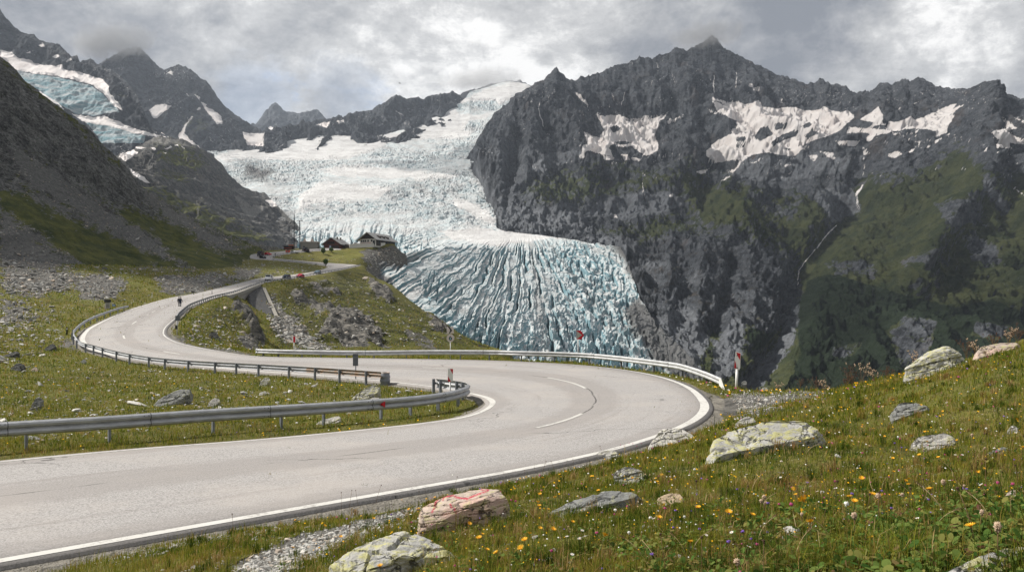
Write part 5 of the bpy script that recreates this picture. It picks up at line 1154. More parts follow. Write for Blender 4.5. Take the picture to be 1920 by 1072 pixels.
# sign at the left-hand bend
g = gpt(332, 628); s = g[1] / F; zt = lambda v: (V0 - v) * s - g[2]
r = sign_root('road_sign', 'grey back of a square sign on a post inside the upper bend', 'road sign', g, 0, facing(g) + .5)
pole(r, zt(593), .055, M_POLE); P2 = lambda pts: [((x - 332.5) * s, zt(y)) for x, y in pts]
plate(r, 'board', P2([(328, 592), (337.5, 592), (337.5, 601.3), (328, 601.3)]), -.085, .03, M_GREYBACK)
plate(r, 'lower_plate', P2([(327.8, 610), (332, 610), (332, 617), (327.8, 617)]), -.085, .03, M_BLACK)
# delineator posts
def delineator(u, vb, vt, label, dark=True):
    g = gpt(u, vb); s = g[1] / F; h = (vb - vt) * s; w = .075
    r = empty('delineator_post', g, facing(g)); tag(r, label, 'delineator', 'black and white delineator posts beside the road')
    MB().prism([(-w, -.05, -.2), (w, -.05, -.2), (w, -.05, h * .94), (-w * .2, -.05, h), (-w, -.05, h * .96)], (0, .1, 0)).build('shaft', M_BLACK if dark else M_WHITE, r)
    MB().box((0, -.055, h * .74), (.10, .012, .14)).build('reflector', M_WHITE if dark else M_BLACK, r)
delineator(125.5, 628, 612.5, 'dark delineator post outside the tight bend of the guardrail')
delineator(397.5, 552.5, 544.5, 'small delineator post where the bridge guardrail begins')
delineator(285, 559, 549, 'pale delineator post on the uphill verge above the rubble', False)
delineator(492, 521.5, 516, 'tiny dark delineator beside the oncoming van')
# information stele on the grass
g = gpt(201.5, 579.5); s = g[1] / F
r = empty('information_board', g, facing(g) + .2); tag(r, 'grey stone information pillar with a dark slab on top beside the road', 'information board')
M_STONE = simple_mat('carved_stone', (.33, .32, .30), .85, 0, .25, 3, .02)
w = 5 * s; MB().box((0, 0, 6 * s - .1), (2 * w * .86, .35, 12.5 * s + .2)).build('pillar', M_STONE, r, bevel=.03)
MB().box((0, 0, 15.3 * s), (2 * w * 1.15, .55, 5.4 * s)).build('cap', simple_mat('dark_slate', (.035, .036, .04), .7, 0, .3, 4), r, bevel=.04)
for q in (8.5, 6.6, 4.8): MB().box((0, -.181, q * s), (2 * w * .55, .012, .7 * s)).build('panel_line', simple_mat('engraving', (.13, .125, .12), .8), r)
g = gpt(213.5, 577); s = g[1] / F
r = empty('notice_board', g, facing(g)); tag(r, 'small blue framed notice board next to the stone pillar', 'notice board')
MB().box((0, 0, 4.4 * s), (6.5 * s, .06, 4.6 * s)).build('frame', M_BLACK, r); MB().box((0, -.035, 4.4 * s), (5 * s, .012, 3.1 * s)).build('panel', simple_mat('notice_blue', (.30, .42, .60), .5), r)
for sg in (-1, 1): MB().tube([(sg * 2.7 * s, .02, -.3), (sg * 2.7 * s, .02, 2.4 * s)], .04, 6).build('leg', M_POST, r)

# ------------------------------------------------------------------ bridge and retaining wall
M_CONC = simple_mat('old_concrete', (.30, .285, .255), .9, 0, .3, .6, .03)
def bridge():
    root = empty('bridge', P(450, 552, 245)); tag(root, 'short concrete bridge carrying the climbing road over the gully', 'bridge')
    inv = Matrix.Translation(-root.location)
    k0 = int(np.argmin(np.linalg.norm(AR - P(418, 556, 212), axis=1))); k1 = int(np.argmin(np.linalg.norm(AR - P(487, 532.5, 287), axis=1)))
    pts = [AR[k] + _ac[k] * .75 for k in range(k0, k1, 2)]
    mb = MB().sweep(pts, [(.95, .10), (-.35, .10), (-.35, -.62), (-.10, -1.25), (.95, -1.25)]); mb.build('edge_beam', M_CONC, root).data.transform(inv)
    n = len(pts); top = [p + np.array([0, 0, -.6]) for p in pts[1:int(n * .80)]]
    bot_v = np.interp(np.linspace(0, 1, len(top)), [0, .25, .55, .8, 1], [1.2, 3.0, 6.5, 8.2, 4.4])
    vs = []; fs = []
    for p, d in zip(top, bot_v):
        k = int(np.argmin(np.linalg.norm(AR - p, axis=1))); off = _ac[k] * .05
        for q in ((off, 0), (off, -d), (-_ac[k] * 1.3, -d), (-_ac[k] * 1.3, 0)): vs.append(p + q[0] + np.array([0, 0, q[1]]))
    for i in range(len(top) - 1):
        for a in range(4): fs.append((i * 4 + a, i * 4 + (a + 1) % 4, i * 4 + 4 + (a + 1) % 4, i * 4 + 4 + a))
    fs += [(0, 1, 2, 3), tuple((len(top) - 1) * 4 + a for a in (3, 2, 1, 0))]
    MB().add(vs, fs).build('abutment', M_CONC, root).data.transform(inv)
    # the dark stone-faced wing wall and its pale coping running down the slope
    A, B, Cc, D = P(489, 539, 283), P(513, 596, 232), P(470, 594, 226), P(464, 556, 250)
    A2 = A + np.array([-1, 6, -1.0])
    g = [[(A * (1 - s) + B * s) * (1 - t) + (D * (1 - s) + Cc * s) * t for t in np.linspace(0, 1, 14)] for s in np.linspace(0, 1, 20)]
    wall = grid_obj('wing_wall', np.array(g), M_WING); 
    wall.data.transform(inv); wall.parent = root
    md = wall.modifiers.new('thickness', 'SOLIDIFY'); md.thickness = 1.4; md.offset = 0
    path = [A * (1 - s) + B * s + np.array([.6, 0, .25]) for s in np.linspace(0, 1, 20)]
    MB().sweep(path, [(-.5, .35), (.6, .35), (.6, -.6), (-.5, -.6)]).build('coping', simple_mat('pale_coping', (.25, .235, .205), .9, 0, .25, 1.0), root).data.transform(inv)
def wing_material():
    m = NT('dark_stone_facing'); p = m.pos()
    v = m.n('ShaderNodeTexVoronoi', feature='F1'); m.t.links.new(p, v.inputs['Vector']); v.inputs['Scale'].default_value = .9
    c = m.mix(m.noise(p, .7, 6, .7), (.026, .026, .028), (.085, .083, .080))
    c = m.mix(.35, c, m.mix(v.outputs['Color'], (.03, .03, .032), (.12, .117, .113)))
    c = m.mix(m.ramp(m.noise(p, 6, 4, .7), .62, .72, 0, .6), c, (.34, .33, .31))
    return m.finish(c, .95, 0, m.bump(v.outputs['Distance'], .6, .3))
M_WING = wing_material()
bridge()

# ------------------------------------------------------------------ buildings
def wood_material(name, a, b, board=2.4):
    m = NT(name); p = m.n('ShaderNodeTexCoord').outputs['Object']
    w = m.n('ShaderNodeTexWave', inp={'Vector': p, 'Scale': board, 'Distortion': .3}); w.bands_direction = 'X'
    c = m.mix(m.noise(m.scaled(p, (3, 3, .5)), 1.6, 5, .7), a, b)
    c = m.mix(m.ramp(w.outputs['Fac'], .0, .15, .6, 0), c, tuple(k * .4 for k in a))
    return m.finish(c, .8, 0, m.bump(w.outputs['Fac'], .4, .03))
def roof_material(name, a, b):
    m = NT(name); p = m.n('ShaderNodeTexCoord').outputs['Object']
    w = m.n('ShaderNodeTexWave', inp={'Vector': p, 'Scale': .9, 'Distortion': .5}); w.bands_direction = 'Y'
    c = m.mix(m.noise(p, .9, 6, .7), a, b)
    c = m.mix(m.ramp(w.outputs['Fac'], .0, .2, .5, 0), c, tuple(k * .6 for k in a))
    return m.finish(c, .75, .1, m.bump(w.outputs['Fac'], .5, .05))
M_REDWOOD = wood_material('red_brown_boards', (.085, .030, .024), (.15, .055, .042)); M_DARKWOOD = wood_material('dark_boards', (.028, .022, .020), (.06, .046, .040))
M_ROOF = roof_material('grey_shingles', (.20, .20, .205), (.34, .335, .33)); M_PLASTER = simple_mat('white_plaster', (.56, .545, .515), .85, 0, .08, .8)
M_GLASS = simple_mat('dark_window', (.018, .022, .030), .12, 0, .2, 2); M_STONEW = None
def stone_wall_mat():
    m = NT('stone_masonry'); p = m.n('ShaderNodeTexCoord').outputs['Object']
    b = m.n('ShaderNodeTexBrick', inp={'Vector': m.scaled(p, (1, 1, 1)), 'Scale': 1.0, 'Brick Width': .7, 'Row Height': .3, 'Mortar Size': .02, 'Color1': (.17, .16, .14, 1), 'Color2': (.25, .235, .20, 1), 'Mortar': (.30, .28, .25, 1)})
    return m.finish(m.mix(m.noise(p, .8, 5, .7), b.outputs[0], (.15, .145, .12)), .9)
M_STONEW = stone_wall_mat()
def gable_house(root, w, l, eave, ridge, over, wall_m, gable_m, roof_m, side_m=None, stripe=None):
    """gable end at y=0 facing -y, house running back along +y"""
    h = w / 2
    mb = MB().prism([(-h, 0, -1.5), (h, 0, -1.5), (h, 0, eave), (-h, 0, eave)], (0, l, 0)); wl = mb.build('wall', wall_m, root)
    g_ = MB().prism([(-h - .02, -.06, eave), (h + .02, -.06, eave), (0, -.06, ridge)], (0, l + .12, 0)).build('gable', gable_m, root)
    sl = (ridge - eave) / h; ex = h + over; ez = eave - over * sl; t = .28
    rf = MB().prism([(-ex, -over, ez), (0, -over, ridge), (ex, -over, ez), (ex, -over, ez + t), (0, -over, ridge + t), (-ex, -over, ez + t)], (0, l + 2 * over, 0)).build('roof', roof_m, root)
    return wl, g_, rf
def window(parent, x, z, w, h, y=-.07, frame=M_WHITE):
    f = MB().box((x, y, z), (w + .16, .08, h + .16)).build('window', frame, parent)
    MB().box((x, y - .035, z), (w, .04, h)).build('pane', M_GLASS, f); return f
def side_window(parent, X, y, z, w, h, frame=M_WHITE):
    f = MB().box((X, y, z), (.08, w + .16, h + .16)).build('window', frame, parent)
    MB().box((X + .035, y, z), (.04, w, h)).build('pane', M_GLASS, f); return f
# red-brown chalet
b = P(622, 466.5, 498); r = empty('chalet', b, R(-13)); tag(r, 'red brown wooden chalet with grey gabled roof above the road', 'chalet')
wl, gb, rf = gable_house(r, 9.4, 13.5, 3.1, 6.2, 1.3, M_REDWOOD, M_REDWOOD, M_ROOF)
MB().box((1.9, -.05, .5), (4.9, .12, 2.8)).build('garage_opening', M_DARKWOOD, r)
MB().box((-.9, -.07, .9), (1.1, .10, 2.0)).build('door', simple_mat('door_blue', (.30, .36, .46), .6), r)
for x in (-2.1, -1.0, .1, 1.2): window(r, x, 3.55, .75, .8, -.09, M_DARKWOOD)
MB().box((-.45, -.30, 2.95), (4.6, .4, .5)).build('balcony', M_DARKWOOD, r)
for yy in (5, 9.5): MB().box((1.1, yy, 6.3), (.7, .7, 1.6)).build('chimney', M_STONEW, rf)
MB().box((5.6, 7.5, 1.3), (1.6, 6.0, 3.0)).build('porch', M_DARKWOOD, r)
# hotel
b = P(690, 458.5, 514); r = empty('hotel', b, R(-26)); tag(r, 'large white and dark timber mountain inn with long grey roof', 'inn')
wl, gb, rf = gable_house(r, 11.2, 19.5, 3.3, 6.9, 1.5, M_PLASTER, M_DARKWOOD, M_ROOF)
MB().box((5.72, 9.75, 1.2), (.30, 19.2, 3.9)).build('timber_side', M_DARKWOOD, r)
for x in (-4.4, -3.0, -1.7, .1, 2.6): window(r, x, 2.15, .8, .95, -.07, M_DARKWOOD)
for x in (-2, -.6, .8): window(r, x, 4.6, .8, .8, -.12, M_DARKWOOD)
MB().box((-1.6, -.35, .55), (7.6, .5, .55)).build('flower_balcony', simple_mat('red_balcony', (.40, .085, .05), .7), r)
MB().box((4.1, -.05, 1.0), (1.3, .12, 2.4)).build('door', M_GLASS, r)
for yy in (3, 6.5, 10, 13.5, 17): side_window(r, 5.86, yy, 1.4, 1.5, 1.3, M_DARKWOOD)
for yy in (5, 9, 13): MB().prism([(2.6, yy - .8, 5.2), (5.2, yy - .8, 3.9), (5.2, yy - .8, 4.9), (3.2, yy - .8, 5.6)], (0, 1.6, 0)).build('dormer', M_DARKWOOD, rf)
# stone garage
b = P(579, 469.2, 492); r = empty('stone_hut', b, R(3)); tag(r, 'low flat roofed stone building beside the masts', 'stone building')
MB().box((0, 4, 1.3), (9.4, 8, 6.6)).build('wall', M_STONEW, r)
MB().box((0, 4, 4.75), (9.9, 8.5, .3)).build('roof', simple_mat('pale_slab', (.55, .50, .44), .8, 0, .1, 2), r)
MB().box((-2.6, -.05, 1.8), (.9, .12, 1.0)).build('window', M_GLASS, r)
for x in (-2.2, 2.0): MB().prism([(x - 1.6, 2, 4.9), (x + .2, 2, 4.9), (x - .6, 2, 7.0)], (0, 3.0, 0)).build('roof_light', simple_mat('roof_light', (.46, .40, .36), .7), r)
# kiosk
b = P(541, 470.2, 484); r = empty('kiosk', b, R(4)); tag(r, 'small dark wooden kiosk with a red counter at the edge of the car park', 'kiosk')
MB().box((0, 1.5, 1.05), (5.0, 3, 2.5)).build('wall', M_DARKWOOD, r); MB().box((0, 1.3, 2.45), (5.9, 4.0, .25)).build('roof', M_DARKWOOD, r)
MB().box((-.2, -.1, 1.5), (4.0, .25, .35)).build('counter', simple_mat('kiosk_red', (.36, .075, .05), .7), r); MB().box((1.0, 2.0, 3.1), (2.6, 1.6, 1.0)).build('roof_sign', simple_mat('kiosk_orange', (.34, .15, .10), .7), r)
# terrace wall of the inn
def terrace():
    pts = [P(u, v, y) for u, v, y in ((655, 461.3, 503), (675, 460.3, 508), (700, 459.4, 512), (722, 458.6, 518))]
    root = empty('terrace_wall', pts[0]); tag(root, 'low white parapet wall in front of the mountain inn', 'wall')
    q = catmull(pts, 1.5); MB().sweep(q, [(.2, 1.0), (-.2, 1.0), (-.2, -1.2), (.2, -1.2)]).build('parapet', M_PLASTER, root).data.transform(Matrix.Translation(-root.location))
    MB().sweep(q, [(.3, 1.12), (-.3, 1.12), (-.3, 1.003), (.3, 1.003)]).build('coping', simple_mat('coping_grey', (.5, .48, .45), .8), root).data.transform(Matrix.Translation(-root.location))
terrace()
# masts
for u, vt, lab, n_ in ((551.6, 404, 'taller thin lattice mast standing left of the stone building', 0), (561.8, 413, 'shorter mast with a crossbar beside the taller one', 1)):
    b = P(u, 467, 494 - 3 * n_); h = (467 - vt) * b[1] / F; r = empty('mast', b); tag(r, lab, 'mast')
    mb = MB(); rr = .34
    for k in range(3): a = k * 2.094; mb.tube([(rr * math.cos(a), rr * math.sin(a), -1), (rr * .6 * math.cos(a), rr * .6 * math.sin(a), h)], .10, 5)
    for z in np.arange(.5, h, 1.2):
        for k in range(3):
            a, c = k * 2.094, (k + 1) * 2.094; q = rr * (1 - .4 * z / h); mb.tube([(q * math.cos(a), q * math.sin(a), z), (q * math.cos(c), q * math.sin(c), z + .6)], .05, 4)
    mb.build('lattice', M_BLACK, r)
    if n_: MB().box((0, 0, h - .4), (3.2, .2, .25)).build('crossbar', M_BLACK, r); MB().tube([(1.2, 0, h - .3), (1.2, 0, h + .5)], .12, 6).build('lamp', M_BLACK, r)
    else: MB().tube([(0, 0, h), (0, 0, h + .8)], .12, 6).build('tip', M_BLACK, r)

# ------------------------------------------------------------------ vehicles
M_TYRE = simple_mat('tyre', (.02, .02, .02), .85); M_RIM = simple_mat('wheel_rim', (.45, .45, .46), .35, .7); M_CGLASS = simple_mat('car_glass', (.02, .026, .033), .08)
M_LAMP = simple_mat('headlight', (.75, .76, .78), .2); M_TAIL = simple_mat('tail_light', (.35, .02, .02), .3)
def paint(name, col): return simple_mat(name, col, .28, .25, .05, 3)
def car(label, u, v, mat, kind='hatch', heading=None, toward=True, group='vehicles on the pass road', name=None):
    g = gpt(u, v); g[2] += .062
    if heading is None:
        k = int(np.argmin(np.linalg.norm(CEN - g, axis=1))); t = CEN[min(k + 2, NR - 1)] - CEN[max(k - 2, 0)]
        heading = math.atan2(t[1], t[0]) + (math.pi if toward else 0)
    S = dict(hatch=(4.2, 1.78, [(-2.1, .55, .30), (-2.08, .95, .30), (-1.75, 1.42, .30), (-.2, 1.50, .30), (.75, 1.02, .30), (1.85, .86, .30), (2.1, .62, .30), (2.1, .30, .30)], .33),
             suv=(4.6, 1.9, [(-2.3, .6, .35), (-2.28, 1.05, .35), (-2.05, 1.66, .35), (.1, 1.74, .35), (1.0, 1.15, .35), (2.1, 1.02, .35), (2.3, .7, .35), (2.3, .35, .35)], .38),
             van=(5.0, 2.0, [(-2.5, .5, .35), (-2.5, 1.9, .35), (-2.35, 2.08, .35), (1.3, 2.08, .35), (2.05, 1.25, .35), (2.45, 1.05, .35), (2.5, .5, .35), (2.5, .35, .35)], .36),
             truck=(6.2, 2.2, [(-3.1, .8, .5), (-3.1, 2.6, .5), (-2.9, 2.7, .5), (1.1, 2.7, .5), (1.3, 2.2, .5), (2.6, 2.15, .5), (3.0, 1.2, .5), (3.1, .5, .5)], .45))[kind]
    L_, W_, prof, rad = S
    r = empty(name or dict(van='van', truck='truck').get(kind, 'parked_car' if 'parked' in label else 'car'), g, heading)
    tag(r, label, dict(van='van', truck='truck').get(kind, 'car'), group)
    low = .28 if kind != 'truck' else .45; hw = W_ / 2
    # body: section rings across, narrowing towards the roof
    prof2 = [(x, z) for x, z, _ in prof]
    outline = [(-L_ / 2, low)] + prof2[:-1] + [(L_ / 2, low)]
    zm = max(z for x, z in outline); belt = .60 * zm
    vs = []; n = len(outline)
    for yy in (-1, -.94, .94, 1):
        for x, z in outline:
            tz = max(0, (z - belt) / (zm - belt)); w = hw * (1 - .20 * tz) * (yy if abs(yy) == 1 else yy)
            vs.append((x * (1 if abs(yy) < 1 else .985), w, z - (0 if abs(yy) < 1 else .03)))
    fs = []
    for k in range(3):
        for i in range(n): fs.append((k * n + i, k * n + (i + 1) % n, (k + 1) * n + (i + 1) % n, (k + 1) * n + i))
    fs += [tuple(range(n)), tuple(3 * n + i for i in range(n))[::-1]]
    body = MB().add(vs, fs).build('body', mat, r)
    # glass: windscreen, rear and side panes set just proud
    top = [q for q in outline if q[1] > belt]
    xs = [q[0] for q in top]; x0, x1 = min(xs), max(xs)
    def yat(z): return hw * (1 - .20 * max(0, (z - belt) / (zm - belt)))
    zs = zm - .12; zb = belt + .06
    for sg in (-1, 1):
        pts = [(x0 + .22, sg * (yat(zb) + .012), zb), (x1 - .55 if kind != 'van' else x1 - .3, sg * (yat(zb) + .012), zb), (x1 - 1.15 if kind not in ('van', 'truck') else x1 - .6, sg * (yat(zs) + .012), zs), (x0 + .45, sg * (yat(zs) + .012), zs)]
        if kind == 'van': pts[0] = (.4, pts[0][1], zb); pts[3] = (.4, pts[3][1], zs)
        if kind == 'truck': pts = [(1.5, sg * (hw + .01), 1.4), (2.5, sg * (hw + .01), 1.4), (2.35, sg * (hw - .05), 2.0), (1.5, sg * (hw - .05), 2.0)]
        MB().prism(pts, (0, sg * .01, 0)).build('side_window', M_CGLASS, r)
    up = sorted([q for q in outline if q[1] > belt * .9], key=lambda q: q[0])
    fr = [q for q in outline if q[0] > 0 and q[1] > .8]; a = max(fr, key=lambda q: q[1] + q[0] * .01); 
    idx = outline.index(a); bq = outline[idx + 1] if idx + 1 < n else outline[-1]
    dx, dz = bq[0] - a[0], bq[1] - a[1]; Ls = math.hypot(dx, dz); nx, nz = -dz / Ls, dx / Ls
    if nx < 0: nx, nz = -nx, -nz
    p0 = (a[0] + dx * .10 + nx * .015, a[1] + dz * .10 + nz * .015); p1 = (a[0] + dx * .88 + nx * .015, a[1] + dz * .88 + nz * .015)
    MB().prism([(p0[0], -hw * .72, p0[1]), (p0[0], hw * .72, p0[1]), (p1[0], hw * .86, p1[1]), (p1[0], -hw * .86, p1[1])], (nx * .01, 0, nz * .01)).build('windscreen', M_CGLASS, r)
    MB().box((-L_ / 2 + .02, 0, belt + (zm - belt) * .45), (.10, W_ * .66, (zm - belt) * .45), 0, ('Y', .25 if kind != 'van' else 0)).build('rear_window', M_CGLASS, r)
    for sg in (-1, 1):
        MB().box((L_ / 2 - .03, sg * hw * .68, .66 if kind != 'truck' else .8), (.10, .34, .17)).build('headlight', M_LAMP, r)
        MB().box((-L_ / 2 + .02, sg * hw * .8, .85), (.08, .20, .26)).build('tail_light', M_TAIL, r)
        for xx in (-L_ * .30, L_ * .31):
            wh = MB().tube([(xx, sg * (hw - .20), rad), (xx, sg * (hw + .01), rad)], rad, 16).build('wheel', M_TYRE, r)
            MB().tube([(xx, sg * (hw + .005), rad), (xx, sg * (hw + .025), rad)], rad * .58, 12).build('rim', M_RIM, wh)
    MB().box((L_ / 2 - .01, 0, low + .10), (.08, W_ * .96, .20)).build('bumper', M_TYRE, r)
    return r
car('white van leading the vehicles coming down the pass', 504.5, 527, paint('van_white', (.74, .74, .73)), 'van')
car('dark blue car following the white van downhill', 537.5, 523.5, paint('car_navy', (.020, .030, .050)), 'suv')
car('crimson car behind the dark one on the climbing road', 563, 521, paint('car_crimson', (.42, .016, .05)), 'hatch')
car('steel blue car last in the row near the hairpin', 595.5, 514.2, paint('car_steel', (.10, .15, .20)), 'hatch')
car('black truck in the topmost bend', 488.5, 481, paint('truck_black', (.012, .012, .014)), 'truck')
car('black car just ahead of the truck in the topmost bend', 493, 485.2, paint('car_black', (.016, .018, .022)), 'hatch')
car('small red car above the black truck in the bend', 502.5, 478.8, paint('car_red', (.55, .05, .05)), 'hatch', toward=False)
car('orange red car parked below the kiosk', 543.5, 474.5, paint('car_orange', (.50, .07, .03)), 'hatch', heading=.1)
car('white car parked beside the orange one', 552, 475.3, paint('car_white', (.72, .72, .72)), 'hatch', heading=-.25)
car('black van parked in front of the stone building', 571.8, 472.4, paint('van_black', (.010, .010, .013)), 'van', heading=2.0)
car('black car parked right of the black van', 577.2, 473.4, paint('car_black2', (.014, .014, .016)), 'hatch', heading=1.8)
car('white car parked on the inn terrace', 669, 460.2, paint('car_white2', (.74, .73, .72)), 'hatch', heading=0.1)

# ------------------------------------------------------------------ people
def person(label, u, v, heading, h, cols, stride=.28, group=None, name='person', bend=0.0):
    g = gpt(u, v); g[2] += .058; k = h / 1.75
    J = {'pel': (0, 0, .95), 'sp1': (0, .01, 1.10), 'sp2': (0, .0, 1.28), 'nk': (0, .01, 1.46), 'hd': (0, -.01, 1.56), 'hd2': (0, -.02, 1.68), 'top': (0, 0, 1.74)}
    E = [('pel', 'sp1'), ('sp1', 'sp2'), ('sp2', 'nk'), ('nk', 'hd'), ('hd', 'hd2'), ('hd2', 'top')]
    Rr = {'pel': .135, 'sp1': .13, 'sp2': .155, 'nk': .055, 'hd': .085, 'hd2': .098, 'top': .055}
    for sg, n in ((-1, 'l'), (1, 'r')):
        f = stride * sg
        J.update({'hp' + n: (sg * .095, 0, .90), 'kn' + n: (sg * .10, -f * .55 - .03, .50), 'an' + n: (sg * .10, -f + (.10 if f < 0 else 0), .09 + (.06 if f < 0 else 0)), 'to' + n: (sg * .105, -f - .14 + (.08 if f < 0 else 0), .045),
                  'sh' + n: (sg * .185, .0, 1.40), 'el' + n: (sg * .235, f * .35 + .04, 1.12), 'wr' + n: (sg * .225, f * .8 - .06, .90), 'ha' + n: (sg * .22, f * .9 - .09, .80)})
        E += [('pel', 'hp' + n), ('hp' + n, 'kn' + n), ('kn' + n, 'an' + n), ('an' + n, 'to' + n), ('sp2', 'sh' + n), ('sh' + n, 'el' + n), ('el' + n, 'wr' + n), ('wr' + n, 'ha' + n)]
        Rr.update({'hp' + n: .105, 'kn' + n: .068, 'an' + n: .048, 'to' + n: .04, 'sh' + n: .075, 'el' + n: .05, 'wr' + n: .036, 'ha' + n: .042})
    names = list(J); me = bpy.data.meshes.new('person_bones')
    me.from_pydata([J[n] for n in names], [(names.index(a), names.index(b)) for a, b in E], []); me.update()
    o = bpy.data.objects.new('tmp', me); COL.objects.link(o)
    o.modifiers.new('skin', 'SKIN'); o.modifiers.new('sub', 'SUBSURF').levels = 1
    for i, n in enumerate(names): me.skin_vertices[0].data[i].radius = (Rr[n], Rr[n] * (.8 if n in ('sp1', 'sp2', 'pel') else 1)); me.skin_vertices[0].data[i].use_root = (n == 'pel')
    dg = bpy.context.evaluated_depsgraph_get(); em = bpy.data.meshes.new_from_object(o.evaluated_get(dg)); bpy.data.objects.remove(o)
    em.name = 'person'
    for mt in cols[:4]: em.materials.append(mt)
    for f in em.polygons:
        c = f.center; f.use_smooth = True
        f.material_index = 3 if c.z < .10 else (2 if c.z < .93 and abs(c.x) < .19 else (0 if c.z > 1.50 or c.z < .86 else 1))
    em.transform(Matrix.Scale(k, 4)); p = bpy.data.objects.new(name, em); COL.objects.link(p)
    p.location = g; p.rotation_euler = (0, 0, heading); tag(p, label, 'person', group)
    hair = MB().lathe([(.0, .125), (.07, .11), (.104, .05), (.106, -.02), (.08, -.06)], (0, .012, 1.655), 12).build('hair', cols[4], p, smooth=True); hair.data.transform(Matrix.Scale(k, 4))
    pk = MB().box((0, .19, 1.22), (.30, .16, .42)).build('backpack', cols[5], p, bevel=.04); pk.data.transform(Matrix.Scale(k, 4))
    return p
SKIN = simple_mat('skin', (.50, .31, .23), .6); HAIRM = simple_mat('hair', (.035, .025, .02), .7); SHOE = simple_mat('shoe', (.03, .03, .03), .7)
NAVY = simple_mat('navy_cloth', (.018, .026, .050), .9); DKG = simple_mat('dark_cloth', (.022, .022, .026), .9); GREYC = simple_mat('grey_cloth', (.10, .10, .11), .9)
person('person in a dark jacket walking on the road, arm beside their companion', 335.6, 576.3, R(195), 1.78, [SKIN, DKG, GREYC, SHOE, HAIRM, DKG], .26)
person('person in a navy jacket walking close beside the one in the dark jacket', 338.9, 576.1, R(165), 1.74, [SKIN, NAVY, NAVY, SHOE, HAIRM, NAVY], .22)
person('person in dark clothes standing at the inside of the topmost bend', 516, 481, R(20), 1.75, [SKIN, DKG, DKG, SHOE, HAIRM, GREYC], .05)
# ------------------------------------------------------------------ a bird in front of the clouds
def bird():
    c = P(749.5, 156.5, 420); r = 1.0; vs = []; fs = []
    mb = MB().tube([(0, -.35, 0), (0, -.2, .02), (0, .1, .02), (0, .38, 0), (0, .5, 0)], [.03, .10, .11, .06, .02], 8)
    for sg in (-1, 1):
        mb.prism([(sg * .05, -.14, .04), (sg * .45, -.20, .22), (sg * .85, .02, .12), (sg * .45, .08, .20), (sg * .05, .14, .04)], (0, 0, .02))
    mb.prism([(-.03, .45, 0), (.03, .45, 0), (.12, .72, 0), (-.12, .72, 0)], (0, 0, .02))
    o = mb.build('bird', M_BLACK); o.location = c; o.rotation_euler = (0, R(15), R(60)); tag(o, 'small dark bird gliding in front of the clouds', 'bird')
bird()
# ================================================================== rocks
def tri_noise(c, s, seed, octs=4):
    return (fbm(c[:, 0] / s + 11, c[:, 1] / s, octs, seed) + fbm(c[:, 1] / s, c[:, 2] / s + 7, octs, seed + 1) + fbm(c[:, 2] / s + 3, c[:, 0] / s, octs, seed + 2)) * .75
def rock_mat(name, a, b, lichen, lich=.5, dark=.5, warm=None):
    m = NT(name); p = m.n('ShaderNodeTexCoord').outputs['Object']
    n1 = m.noise(p, 2.4, 7, .66, .4); n2 = m.noise(m.scaled(p, (1, 1, 2.2)), 7.5, 7, .72, .3); n3 = m.noise(p, 34, 5, .75)
    c = m.mix(m.ramp(n1, .32, .68), a, b)
    c = m.mix(m.ramp(n3, .4, .72, 0, .5), c, tuple(k * .58 for k in a))
    if warm: c = m.mix(m.ramp(m.noise(p, 1.6, 4, .6), .46, .62, 0, .8), c, warm)
    c = m.mix(m.ramp(n2, .56 - .14 * lich, .70 - .14 * lich, 0, .85), c, m.mix(n3, tuple(k * .8 for k in lichen), tuple(min(1, k * 1.2) for k in lichen)))
    c = m.mix(m.ramp(m.noise(p, 5.2, 8, .8), .64 - .1 * dark, .70 - .1 * dark, 0, .8), c, (.045, .046, .044))
    vd = m.n('ShaderNodeTexVoronoi', feature='DISTANCE_TO_EDGE')
    w = m.n('ShaderNodeVectorMath', operation='ADD', inp={0: m.scaled(p, (1, 1, 2.6)), 1: m.n('ShaderNodeTexNoise', inp={'Vector': p, 'Scale': 3.0, 'Detail': 5.0}).outputs['Color']}).outputs[0]
    m.t.links.new(w, vd.inputs['Vector']); vd.inputs['Scale'].default_value = 1.5
    ck = m.math('MULTIPLY', m.ramp(vd.outputs['Distance'], .006, .03, 1, 0), m.ramp(n1, .40, .55))
    c = m.mix(m.math('MULTIPLY', ck, .8), c, (.03, .03, .03))
    c = m.mix(m.math('MULTIPLY', m.attr('paint'), m.ramp(n3, .38, .52)), c, (.42, .045, .075))
    h = m.math('SUBTRACT', m.math('ADD', m.math('MULTIPLY', n2, .8), m.math('MULTIPLY', n3, .3)), m.math('MULTIPLY', ck, .5))
    return m.finish(c, .9, 0, m.bump(h, .75, .05), .2)
MR_LICHEN = rock_mat('lichen_rock', (.33, .325, .31), (.52, .51, .48), (.46, .44, .19), .75)
MR_PALE = rock_mat('pale_rock', (.40, .385, .36), (.60, .58, .54), (.48, .46, .27), .35, .35)
MR_SLATE = rock_mat('slate_rock', (.20, .205, .20), (.36, .36, .345), (.32, .32, .20), .3, .55)
MR_PINK = rock_mat('rosy_rock', (.44, .36, .31), (.58, .47, .40), (.46, .43, .22), .55, .25, (.55, .37, .31))
MR_TAN = rock_mat('tan_rock', (.52, .40, .27), (.66, .53, .38), (.5, .42, .3), .1, .0)
MR_DARK = rock_mat('dark_rock', (.075, .076, .075), (.17, .168, .16), (.2, .2, .14), .2, .6)
